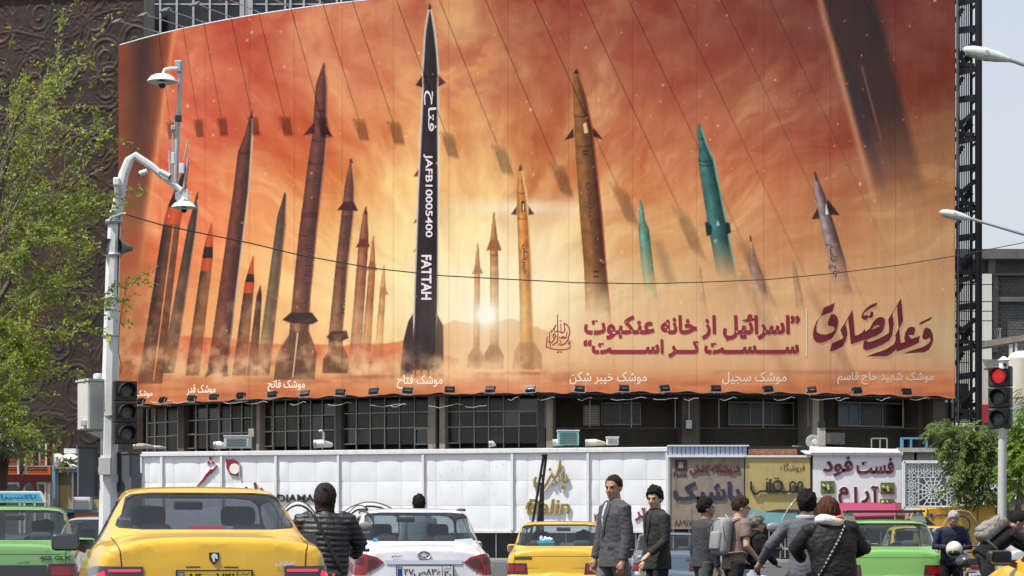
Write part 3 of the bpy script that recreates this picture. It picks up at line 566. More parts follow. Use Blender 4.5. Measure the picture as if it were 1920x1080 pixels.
# ================================================================ RELIEF WALL (left)
def relief_wall():
    b = R(10); Yr = 142.0; Xr = (269 - 960) / F * Yr; Wd, z0, z1 = 14.5, 0.0, 37.7
    st = .055; nx = int(Wd / st); nz = int((z1 - z0) / st); Hm = np.zeros((nz, nx)); rr = np.random.default_rng(4)
    def stamp(x, z, w_, h):
        i, j = z / st, x / st; k = int(w_ * 2.6 / st) + 2; i0, i1, j0, j1 = int(max(0, i - k)), int(min(nz, i + k)), int(max(0, j - k)), int(min(nx, j + k))
        if i1 <= i0 or j1 <= j0: return
        ii, jj = np.mgrid[i0:i1, j0:j1]; d = np.hypot(ii - i, jj - j) * st / w_; Hm[i0:i1, j0:j1] = np.maximum(Hm[i0:i1, j0:j1], h * np.exp(-d * d))
    for k in range(95):
        cx, cz = rr.uniform(0, Wd), rr.uniform(3, z1); R0 = rr.uniform(.5, 1.5); a0 = rr.uniform(0, 6.28); sg = rr.choice([-1, 1]); n = 260
        for i in range(n):
            t = i / n; r_ = R0 * (1 - t) ** .8 + .1; a = a0 + sg * t * 10.5; w_ = .08 + .05 * (1 - t)
            x, z = cx + r_ * math.cos(a), cz + r_ * 1.25 * math.sin(a); stamp(x, z, w_, 1.0)
            if i % 2 == 0 and t < .75: stamp(x + .3 * math.cos(a), z + .34 * math.sin(a), .07, .6)
        # long stem and a feathered leaf leaving the scroll
        x, z = cx + R0 * math.cos(a0), cz + R0 * 1.25 * math.sin(a0); h = a0 + sg * -1.57; cur = rr.uniform(-.02, .02); Ln = int(rr.uniform(50, 110))
        for i in range(Ln):
            h += cur * .6; x += .05 * math.cos(h); z += .05 * math.sin(h); stamp(x, z, .08 * (1 - i / Ln) + .05, .95)
            if i % 9 == 0:
                for s2 in (-1, 1):
                    for j in range(9):
                        q = h + s2 * (1.1 - j * .05); stamp(x + .06 * j * math.cos(q), z + .06 * j * math.sin(q), .05, .7)
    big = noise2(nz, nx, 60, 9, 1, 4); Hm = Hm * .052 + big * .16 + noise2(nz, nx, 7, 10, 2.0, 3) * .03
    t = thing('relief_wall', 'tall dark copper brown wall covered in carved scrolls and leaf relief', 'wall', (Xr, Yr, 0))
    xs = np.arange(nx) * st; zs = z0 + np.arange(nz) * st; XX, ZZ = np.meshgrid(xs, zs)
    d = np.array([-math.cos(b), math.sin(b), 0]); nrm = np.array([-math.sin(b), -math.cos(b), 0])
    V = d[None, None] * XX[..., None] + nrm[None, None] * Hm[..., None]; V[..., 2] = ZZ
    ii, jj = np.meshgrid(np.arange(nz - 1), np.arange(nx - 1), indexing='ij'); a = (ii * nx + jj).ravel(); fa = np.stack([a, a + nx, a + nx + 1, a + 1], 1)
    me = bpy.data.meshes.new('relief_panel'); V = V.reshape(-1, 3); me.vertices.add(len(V)); me.vertices.foreach_set('co', V.astype(np.float32).ravel()); me.loops.add(fa.size); me.loops.foreach_set('vertex_index', fa.astype(np.int32).ravel())
    me.polygons.add(len(fa)); me.polygons.foreach_set('loop_start', (np.arange(len(fa)) * 4).astype(np.int32)); me.polygons.foreach_set('loop_total', np.full(len(fa), 4, np.int32)); me.update(); me.validate(); me.shade_smooth()
    m = mat('aged_copper', (.028, .018, .014), .6, .1, var=.3, scale=.35, bump=.5, bscale=9, spec=.35)
    nt_ = m.node_tree; pr = nt_.nodes['Principled BSDF']; src = pr.inputs['Base Color'].links[0].from_socket
    tc = nt_.nodes.new('ShaderNodeTexCoord'); nz_ = nt_.nodes.new('ShaderNodeTexNoise'); nz_.inputs['Scale'].default_value = .5; nz_.inputs['Detail'].default_value = 7; mp = nt_.nodes.new('ShaderNodeMapping'); mp.inputs['Scale'].default_value = (1, 1, .35)
    nt_.links.new(tc.outputs['Object'], mp.inputs[0]); nt_.links.new(mp.outputs[0], nz_.inputs[0]); mr = nt_.nodes.new('ShaderNodeMapRange'); mr.inputs[1].default_value = .48; mr.inputs[2].default_value = .66; nt_.links.new(nz_.outputs[0], mr.inputs[0])
    mx = nt_.nodes.new('ShaderNodeMix'); mx.data_type = 'RGBA'; nt_.links.new(mr.outputs[0], mx.inputs[0]); nt_.links.new(src, mx.inputs[6]); mx.inputs[7].default_value = (.052, .024, .013, 1); nt_.links.new(mx.outputs[2], pr.inputs['Base Color'])
    me.materials.append(m); link('relief_panel', me, t)
    bk = MB(); e = Vector(d) * Wd; nb = Vector(-nrm) * 2.2; bk.prism([Vector((Xr, Yr, 0)) - Vector(nrm) * .05, Vector((Xr, Yr, 0)) + e - Vector(nrm) * .05, Vector((Xr, Yr, 0)) + e + nb, Vector((Xr, Yr, 0)) + nb], (0, 0, z1 - .05)); bk.obj('wall_core', M_conc, t)
    cp = MB(); cp.prism([Vector((Xr, Yr, z1 - .04)) + Vector(nrm) * .35, Vector((Xr, Yr, z1 - .04)) + e + Vector(nrm) * .35, Vector((Xr, Yr, z1 - .04)) + e + nb, Vector((Xr, Yr, z1 - .04)) + nb], (0, 0, .22)); cp.obj('coping', M_white, t)
relief_wall()

# ================================================================ GLASS TOWER behind the top left of the banner
def glass_tower():
    Y = 147.0; t = thing('glass_tower', 'dark glass office tower with pale mullions rising behind the billboard', 'building', P(262, 1012, Y) * 1)
    z0, z1 = 28.0, 42.0; xs = [266, 301, 332, 363, 394, 425, 454, 470, 500, 535, 545, 570, 600, 632, 640, 675, 690, 722, 752, 785, 818, 850]
    gm = mat('tower_glass', (.012, .014, .017), .12, var=.3, scale=.8, spec=.6); fm = mat('tower_mullion', (.42, .43, .44), .5, .2, var=.1)
    zr = [28, 31.2, 34.4, 37.6, 40.8, 42]
    zz = [P(0, y, Y).z for y in (560, 380, 212, 100, 8)] + [z1]
    for i in range(len(xs) - 1):
        for j in range(len(zz) - 1):
            if zz[j + 1] < 27: continue
            a = P(xs[i], 0, Y).x + .06; b = P(xs[i + 1], 0, Y).x - .06; jig = random.uniform(-.03, .03)
            MB().box((a, Y + .1 + jig, max(zz[j], 27) + .06), (b, Y + .16 + jig, zz[j + 1] - .06)).obj('pane', gm, t)
    for i, x in enumerate(xs):
        X = P(x, 0, Y).x; wd = .14 if x not in (454, 470) else .3
        MB().box((X - wd / 2, Y - .16, 27), (X + wd / 2, Y + .06, z1)).obj('mullion', fm, t)
    for z in zz: 
        if z > 27: MB().box((P(262, 0, Y).x, Y - .04, z - .05), (P(856, 0, Y).x, Y + .05, z + .05)).obj('transom', fm, t)
    MB().box((P(454, 0, Y).x, Y - .1, 27), (P(470, 0, Y).x, Y + .12, z1)).obj('column_cladding', mat('grey_cladding', (.3, .31, .31), .5), t)
    MB().box((P(262, 0, Y).x, Y + .3, 0), (P(1500, 0, Y).x, Y + 5, z1)).obj('tower_core', M_black, t)
glass_tower()

# ================================================================ ROUND BUILDING under the banner
def arcbox(mb, x0, x1, z0, z1, r0, r1, n=None):
    """curved slab between photo columns x0,x1, radii r0<r1 (r1 nearer), heights z0,z1"""
    a0, a1 = a_of(x0, r1), a_of(x1, r1); n = n or max(1, int(abs(a1 - a0) / .05)); k = len(mb.v)
    for i in range(n + 1):
        a = a0 + (a1 - a0) * i / n
        for r, z in ((r1, z0), (r1, z1), (r0, z1), (r0, z0)): X, Y = arc(a, r); mb.v.append(Vector((X, Y, z)))
    for i in range(n):
        for j in range(4): mb.f.append([k + i * 4 + j, k + i * 4 + (j + 1) % 4, k + (i + 1) * 4 + (j + 1) % 4, k + (i + 1) * 4 + j])
    mb.f.append([k + j for j in range(4)]); mb.f.append([k + n * 4 + j for j in range(4)][::-1]); return mb
def zy(y, x=1000, r=43.2):
    X, Y = arc(a_of(x, r), r); return CH + (HZ - y) * Y / F
def round_building():
    t = thing('round_building', 'old curved concrete building with grimy window bands under the billboard', 'building', (CX, arc(0, 43)[1], 0))
    dark = mat('soot_concrete', (.075, .068, .058), .95, var=.3, scale=1.2, bump=.4, bscale=12, dirt=.5); beige = mat('beige_render', (.30, .265, .205), .9, var=.22, scale=1.6, bump=.3, dirt=.7)
    gl = mat('grimy_glass', (.018, .017, .015), .22, var=.5, scale=1.5, spec=.5); fr = mat('window_frame_paint', (.33, .31, .27), .6, var=.15, dirt=.3); bl = mat('blue_reflective_glass', (.05, .10, .15), .15, var=.3)
    arcbox(MB(), 262, 1786, 9.75, 10.3, 38, 44.6).obj('ceiling_slab', dark, t); arcbox(MB(), 262, 1800, 5.6, 6.35, 38, 44.5).obj('floor_slab', M_conc, t); arcbox(MB(), 262, 1800, 0, 5.6, 38, 42.4).obj('lower_wall', dark, t)
    arcbox(MB(), 1010, 1786, 6.35, 9.75, 41.0, 41.4).obj('back_wall', dark, t); arcbox(MB(), 262, 1012, 6.35, 9.75, 41.6, 41.9).obj('back_wall', M_black, t)
    arcbox(MB(), 262, 1012, 6.35, 6.62, 42.0, 43.3).obj('sill', dark, t)
    arcbox(MB(), 262, 1786, 10.3, 33.2, 40, 43.6).obj('upper_shell', dark, t)
    for x0, x1, m, r1 in ((334, 345, dark, 43.6), (473, 481, dark, 43.4), (481, 487, beige, 43.7), (629, 640, dark, 43.6), (803, 816, beige, 43.9), (824, 834, beige, 43.9), (816, 824, dark, 43.4), (1008, 1022, dark, 43.9), (1024, 1036, beige, 44.1), (1279, 1312, dark, 44.1), (1524, 1536, beige, 44.2), (1536, 1545, dark, 44.0), (1722, 1734, dark, 43.2), (1750, 1772, dark, 44.2)):
        arcbox(MB(), x0, x1, 6.35, 9.75, 41.8, r1, 1).obj('pillar', m, t)
    gl2 = mat('grimy_glass_dusty', (.045, .042, .036), .45, var=.6, scale=.9, spec=.5, dirt=.6); gl3 = mat('grimy_glass_blind', (.028, .03, .032), .1, var=.5, scale=2.5, spec=.8)
    def bay(xs, ys, r=43.2, opens=()):
        w_ = MB()
        for i in range(len(xs) - 1):
            for j in range(len(ys) - 1):
                x0, x1, y0, y1 = xs[i], xs[i + 1], ys[j], ys[j + 1]
                z1_, z0_ = zy(y0, (x0 + x1) / 2), zy(y1, (x0 + x1) / 2)
                z0_ = max(z0_, 6.5); z1_ = min(z1_, 9.7)
                if z1_ <= z0_: continue
                mm = random.choice([gl, gl, gl, gl2, gl3]); g = arcbox(MB(), x0 + .6, x1 - .6, z0_ + .03, z1_ - .03, r - .1 + random.uniform(-.02, .02), r - .06, 1).obj('pane', mm, t)
                if (i, j) in opens:
                    f = MB()
                    for (a, b_, c, d_) in ((x0 + .4, x0 + 2, z0_, z1_), (x1 - 2, x1 - .4, z0_, z1_)): arcbox(f, a, b_, c, d_, r, r + .09, 1)
                    for c in (z0_, z1_ - .07): arcbox(f, x0 + .4, x1 - .4, c, c + .07, r, r + .09, 1)
                    f.obj('casement', fr, t)
        for k, x in enumerate(xs): arcbox(MB(), x - .8, x + .8, 6.5, 9.72, r - .02, r + (.10 if k % 3 == 0 else .05), 1).obj('mullion', fr, t)
        for y in ys[1:-1]: 
            z = zy(y, (xs[0] + xs[-1]) / 2); arcbox(MB(), xs[0], xs[-1], z - .035, z + .035, r - .02, r + .04).obj('transom', fr, t)
    bay([275, 290, 310, 333], [765, 792, 818, 846]); bay([347, 367, 388, 410, 432, 453, 472], [760, 786, 813, 842], opens=((0, 2),))
    bay([490, 512, 535, 559, 582, 604, 628], [756, 780, 808, 838], opens=((0, 2),)); bay([642, 668, 694, 721, 749, 777, 803], [748, 774, 803, 834], opens=((0, 2), (5, 2)))
    bay([834, 862, 889, 916, 944, 973, 1008], [745, 771, 800, 832], opens=((0, 2), (5, 1)))
    # recessed windows to the right
    for xs, y0, y1, nm in (((1128, 1162, 1201), 755, 795, gl), ((1367, 1407, 1447, 1488), 753, 795, gl), ((1573, 1594, 1612, 1655, 1695), 753, 797, bl)):
        r = 41.5; za, zb = zy(y1, xs[0], r), min(zy(y0, xs[0], r), 9.7)
        wf = MB(); arcbox(wf, xs[0] - 1, xs[-1] + 1, za - .08, za, r, r + .12); arcbox(wf, xs[0] - 1, xs[-1] + 1, zb - .08, zb, r, r + .12); fo = wf.obj('window_frame', fr, t)
        for i, x in enumerate(xs): arcbox(MB(), x - .9, x + .9, za, zb - .08, r, r + .1, 1).obj('frame_bar', fr, fo)
        for i in range(len(xs) - 1): arcbox(MB(), xs[i] + 1, xs[i + 1] - 1, za, zb - .09, r - .02, r + .04, 1).obj('pane', nm if i < 2 else gl, fo)
    fr2 = MB(); arcbox(fr2, 1546, 1584, zy(833, 1560, 42), zy(811, 1560, 42), 41.6, 42.0, 1); fr2.obj('low_window', fr, t); arcbox(MB(), 1549, 1558, zy(832, 1560, 42), zy(813, 1560, 42), 42.0, 42.05, 1).obj('cream_pane', mat('cream_blind', (.6, .5, .32), .7), t)  # low window with one pane in a plain cream surface colour
    for x in (1022.5, 1106, 1184, 1266, 1348, 1431, 1515, 1693): MB().tube([on_arc(x, 745, 44.0), on_arc(x, 803, 44.0)], .035, 6).obj('hanger_pipe', beige, t)
    MB().tube([on_arc(x, 803, 44.02) for x in range(1024, 1750, 30)], .03, 6).obj('railing', dark, t)
    MB().tube([on_arc(x, 745 + 2 * math.sin(x), 44.3) for x in range(1020, 1780, 20)], .06, 6).obj('service_pipe', M_dkmetal, t)
    MB().tube([on_arc(1292, 742, 44.2), on_arc(1292, 790, 44.2)], .05, 8).obj('conduit', beige, t)
    for q in ((1286, 788, 1297, 804), (466, 804, 476, 819)): a = on_arc(q[0], q[3], 44.3); b_ = on_arc(q[2], q[1], 44.3); MB().box((a.x, a.y - .15, a.z), (b_.x, a.y + .1, b_.z)).obj('junction_box', M_alu, t, bevel=.02)
    m = MB(); a = on_arc(1093, 800, 42.6); m.cbox((a.x + .5, a.y, a.z + .65), (1.0, .7, 1.25)); m.obj('louvre_cabinet', mat('cabinet_grey', (.12, .115, .105), .7), t)
    ml = MB(); [ml.cbox((a.x + .5, a.y - .37, a.z + .15 + k * .1), (.8, .03, .04)) for k in range(11)]; ml.obj('louvres', fr, t, kind='stuff')
    # loose cables along the edge of the cloth
    cb = MB()
    for k in range(22):
        x = 265 + k * 69 + random.uniform(-20, 20); L_ = random.uniform(18, 70); cb.tube([on_arc(x + L_ * q / 6, 748 + (18 - abs(x - 1100) / 60 if x < 900 else 0) + random.uniform(1, 4) * math.sin(q * .9), 45.25) for q in range(7)], .012, 5)
    cb.obj('loose_cable', M_white, t, kind='stuff')
round_building()

# ================================================================ FLOODLIGHTS
FMET = mat('floodlight_body', (.02, .022, .028), .35, .3, var=.2); FGL = mat('floodlight_lens', (.25, .27, .30), .08, var=.1)
LOWF = [262, 302, 357, 399, 450, 510, 571, 637, 700, 763, 843, 918, 994, 1086, 1170, 1248, 1343, 1442, 1523, 1609, 1701]
NAMEX = {262: 'the first one beside the traffic light', 302: 'second from the traffic light'}
def place_words(x): return 'far left' if x < 380 else 'left' if x < 700 else 'middle' if x < 1100 else 'right' if x < 1500 else 'far right'
def low_flood():
    Yo = 0; t = thing('floodlight', 'black floodlight', 'floodlight', (0, 0, 0), 0, 'floodlights on the bottom rail of the billboard')
    b = MB(); M = Matrix.Rotation(R(-28), 4, 'X'); b.cbox((0, 0, .30), (.62, .16, .36), M); b.obj('housing', FMET, t, bevel=.03, local=True)
    fins = MB(); [fins.cbox((-.26 + k * .065, -.12, .3), (.02, .1, .3), M) for k in range(9)]; fins.obj('cooling_fins', FMET, t, local=True, kind='stuff')
    l = MB(); l.cbox((0, .09, .30), (.54, .02, .28), M); l.obj('lens', FGL, t, local=True)
    y = MB(); y.bar((-.36, 0, .28), (-.36, 0, .02), .03); y.bar((.36, 0, .28), (.36, 0, .02), .03); y.bar((-.36, 0, .02), (.36, 0, .02), .03); y.obj('bracket', M_steel, t, local=True)
    MB().bar((0, 0, .02), (0, .75, -.02), .05).obj('arm', M_steel, t, local=True); MB().cbox((.02, -.09, .25), (.3, .05, .07), M).obj('driver_box', M_alu, t, local=True)
    return t
proto = low_flood()
for i, x in enumerate(LOWF):
    o = proto if i == 0 else copy_tree(proto)
    a = a_of(x, 45.7); X, Y = arc(a, 45.7); o.location = (X, Y, ZB0 - .02); o.rotation_euler = (random.uniform(-.12, .12), random.uniform(-.1, .1), a + random.uniform(-.3, .3)); ORG[o.name] = Vector(o.location)
NB = ['printed missile with the orange nose', 'first caption at the left corner', 'left caption of two words']
LAB = ['small black floodlight on the bottom rail nearest the left traffic light', 'black floodlight on the bottom rail just right of the left corner caption', 'black floodlight on the bottom rail below the left end of the second caption', 'black floodlight on the bottom rail right under the second caption', 'black floodlight on the bottom rail between the second and third captions',
 'black floodlight on the bottom rail under the left end of the third caption', 'black floodlight on the bottom rail under the right end of the third caption', 'black floodlight on the bottom rail below the slim rocket right of the third caption', 'black floodlight on the bottom rail left of the caption under the tallest rocket', 'black floodlight on the bottom rail under the left half of the tallest rocket caption',
 'black floodlight on the bottom rail just right of the tallest rocket caption', 'black floodlight on the bottom rail below the pale twin rockets', 'black floodlight on the bottom rail below the bright yellow rocket', 'black floodlight on the bottom rail under the left end of the three word caption', 'black floodlight on the bottom rail under the middle of the three word caption',
 'black floodlight on the bottom rail just right of the three word caption', 'black floodlight on the bottom rail left of the caption near the teal rocket', 'black floodlight on the bottom rail under the right end of the teal rocket caption', 'black floodlight on the bottom rail between the last two captions', 'black floodlight on the bottom rail under the left of the last caption', 'black floodlight on the bottom rail under the right of the last caption']
for o, l in zip([o for o in COL.objects if o.name.startswith('floodlight') and o.parent is None], LAB): o['label'] = l
TOPX = [297, 343, 382, 433, 485, 545, 605, 660, 740, 818, 900, 985, 1070, 1152, 1235, 1320, 1410, 1500, 1590]
def top_flood():
    t = thing('arm_floodlight', 'floodlight on a long arm', 'floodlight', (0, 0, 0), 0, 'floodlights on long arms along the top of the billboard')
    MB().bar((0, .3, 0), (0, -3.3, .16), .05, .05).obj('arm', M_steel, t, local=True)
    M = Matrix.Translation((0, -3.35, .1)) @ Matrix.Rotation(R(38), 4, 'X')
    b = MB(); b.cbox((0, 0, 0), (.64, .44, .12), M); b.obj('housing', mat('floodlight_silver', (.12, .125, .13), .4, .4), t, bevel=.03, local=True)
    l = MB(); l.cbox((0, 0, -.072), (.54, .36, .02), M); l.obj('lens', FGL, t, local=True)
    y = MB(); y.bar((-.4, -3.35, .1), (-.4, -3.1, .16), .03); y.bar((.4, -3.35, .1), (.4, -3.1, .16), .03); y.bar((-.4, -3.1, .16), (.4, -3.1, .16), .03); y.obj('bracket', M_steel, t, local=True)
    return t
proto = top_flood(); OL = ['first', 'second', 'third', 'fourth', 'fifth', 'sixth', 'seventh', 'eighth', 'ninth']
for i, x in enumerate(TOPX):
    o = proto if i == 0 else copy_tree(proto)
    o.scale = (1, float(np.interp(x, [300, 660, 820, 1000], [1, 1.02, 1.1, 1.2])), 1)
    a = a_of(x, RB); X, Y = arc(a, RB); zt = float(np.interp(x, [222, 850, 1200, 1792], [33.5, 33.65, 34.65, 35.75])); o.location = (X, Y, zt); o.rotation_euler = (0, 0, a); ORG[o.name] = Vector(o.location)
    o['label'] = (OL[i] + ' floodlight arm from the left along the top edge of the billboard') if i < 9 else 'floodlight arm above the top of the billboard whose shadow crosses the print'
COL.objects['arm_floodlight.008']['label'] = 'floodlight arm at the top edge just left of the tallest printed rocket'

# ================================================================ LATTICE TOWER (right end)
def lattice():
    Y = 131.2; t = thing('lattice_tower', 'black steel lattice tower with close vertical bars at the right end of the billboard', 'steel frame', P(1815, 1012, Y)); zb = P(0, 795, Y).z; zt = 37
    X = lambda px, yy=Y: (px - 960) / F * yy
    bl = mat('black_steel', (.012, .012, .013), .6, .2, var=.2)
    MB().cyl((X(1794.5), Y - .1, P(0, 790, Y).z), (X(1794.5), Y - .1, zt), .085, 10).obj('pipe', mat('grey_primer', (.10, .098, .105), .5), t, smooth=40)
    for px, w_ in ((1789.5, .10), (1833, .30), (1838.6, .16)): MB().bar((X(px), Y, zb - 6.5), (X(px), Y, zt), w_, .16, up=(0, 1, 0)).obj('chord', bl, t)
    for px in (1790, 1832): MB().bar((X(px), Y + 1.6, zb), (X(px), Y + 1.6, zt), .14).obj('rear_chord', bl, t)
    k = 0
    for px in np.arange(1799.5, 1829, 3.35): MB().bar((X(px), Y + .6, zb + .1), (X(px), Y + .6, zt), .062, .05, up=(0, 1, 0)).obj('vertical_bar', bl, t)
    z = zb + .3; per = 130 / F * Y
    while z < zt:
        for (a, b, w_) in (((1797, 0), (1830, .25), .24), ((1797, 1.0), (1830, 1.9), .2), ((1797, .55), (1828, .45), .18), ((1797, 2.6), (1830, 2.75), .28)):
            MB().bar((X(a[0]), Y + .15, z + a[1]), (X(b[0]), Y + .15, z + b[1]), w_ * 1.4, .12, up=(0, 1, 0)).obj('brace', bl, t)
        for (a, b) in (((1797, .9), (1816, 1.5)), ((1806, .2), (1826, 1.6)), ((1800, 1.7), (1822, .5)), ((1798, .3), (1830, 1.3)), ((1798, 3.4), (1812, 4.2))): MB().bar((X(a[0]), Y + 1.1, z + a[1]), (X(b[0]), Y + 1.1, z + b[1]), .24).obj('brace', bl, t)
        for q in (.1, 1.2, 2.6): MB().bar((X(1835.5), Y + .05, z + q), (X(1840), Y + .05, z + q), .12).obj('brace', bl, t)
        for q in (.0, 2.65): MB().bar((X(1832), Y, z + q), (X(1832), Y + 1.6, z + q), .12).obj('brace', bl, t); MB().bar((X(1790), Y, z + q), (X(1790), Y + 1.6, z + q), .12).obj('brace', bl, t)
        z += per
    MB().bar((X(1786), Y, zb - .3), (X(1780), Y + .2, zb - 3), .12).obj('stay', M_dkmetal, t); MB().bar((X(1800), Y, zb + .2), (X(1783), Y, zb - 1.2), .1).obj('stay', M_dkmetal, t)
lattice()

# ================================================================ FAR BUILDINGS, right
def far_right():
    Y = 185.0; t = thing('unfinished_building', 'grey unfinished concrete and block building behind the lattice tower', 'building', P(1900, 1012, Y))
    bc = mat('raw_concrete', (.13, .126, .12), .95, var=.3, scale=.7, dirt=.6, bump=.3); bb = mat('cement_block', (.10, .10, .10), .95, var=.25, scale=1.5, bump=.4, dirt=.3)
    def rect(n, x0, y0, x1, y1, m, dep=.3, yo=0, par=t, **k): a, b = P(x0, y1, Y), P(x1, y0, Y); return MB().box((a.x, Y + yo, a.z), (b.x, Y + yo + dep, b.z)).obj(n, m, par, **k)
    rect('roof_beam', 1780, 468, 1990, 486, bc, 3, -.5); rect('wall', 1780, 486, 1990, 1060, bb, 4, .6); rect('pillar', 1853, 486, 1866, 512, bc, .8, -.1); rect('pillar', 1780, 486, 1800, 1060, bc, .8, -.1)
    rect('beam', 1860, 556, 1990, 565, bc, .5, .1); rect('pillar', 1862, 512, 1872, 660, bc, .5, .12)
    rect('ledge', 1860, 513, 1990, 516, bc, .6, -.1)
    n = 0
    for j in range(28):
        for i in range(7):
            x = 1873 + i * 11 + (j % 2) * 5.5; y = 518 + j * 5.2
            if 553 < y < 567: continue
            rect('block', x + .25, y + .25, x + 10.7, y + 4.9, bb, .1, .5 + random.uniform(0, .03))
    clad = mat('cream_cladding', (.62, .61, .57), .6, var=.06, dirt=.2)
    ys = [513, 534, 566, 584, 602, 640, 680, 720]
    for a, b in zip(ys, ys[1:]): rect('cladding_panel', 1780, a + 1.2, 1858, b - .6, clad, .4, -.35)
    # bundles of bare rebar
    for i in range(6): p = P(1866 + i * 2.1, 640, Y); MB().tube([p, p + Vector((random.uniform(-.1, .1), 0, .9)), p + Vector((random.uniform(-.25, .25), 0, 1.15))], .03, 5).obj('rebar', M_steel, t)
    Y2 = 160.0; t2 = thing('low_annex', 'cream rooftop annex with a concrete canopy and round tank', 'building', P(1900, 1012, Y2))
    def r2(n, x0, y0, x1, y1, m, dep=.3, yo=0): a, b = P(x0, y1, Y2), P(x1, y0, Y2); return MB().box((a.x, Y2 + yo, a.z), (b.x, Y2 + yo + dep, b.z)).obj(n, m, t2)
    s = MB(); a, b = P(1836, 652, Y2), P(1990, 628, Y2); s.prism([a, Vector((b.x, Y2, b.z)), Vector((b.x, Y2, b.z + .45)), a + Vector((0, 0, .45))], (0, 3, 0)); s.obj('canopy', M_conc, t2)
    r2('wall', 1836, 672, 1990, 760, mat('pale_wall', (.55, .53, .49), .8, dirt=.4), 3, .8); r2('wall_base', 1836, 752, 1990, 1060, M_conc, 3, .9); r2('red_stripe', 1838, 758, 1862, 792, mat('red_board', (.35, .02, .03), .6), .2, .5); r2('shutter', 1895, 752, 1990, 800, mat('pale_shutter', (.48, .48, .48), .6, dirt=.3), .2, .3)
    r2('post', 1893, 645, 1899, 672, M_white, .2, .1); r2('post', 1904, 643, 1908, 672, M_white, .2, .1)
    p = P(1915, 690, Y2 - 3); MB().lathe(p, [(1.0, -2.2), (1.05, -1.5), (1.05, .7), (.7, 1.1), (.25, 1.25)], 20).obj('water_tank', mat('tank_cream', (.6, .56, .48), .6, dirt=.2), t2, smooth=40)
    Y3 = 176.0; t3 = thing('side_building', 'plain grey commercial block seen between the trees at right', 'building', P(1800, 1012, Y3)); a, b = P(1700, 1060, Y3), P(2020, 800, Y3); MB().box((a.x, Y3, 0), (b.x, Y3 + 4, b.z)).obj('wall', M_conc, t3); MB().box((a.x, Y3 - .2, b.z), (b.x, Y3 + 4, b.z + .3)).obj('parapet', M_white, t3)
far_right()
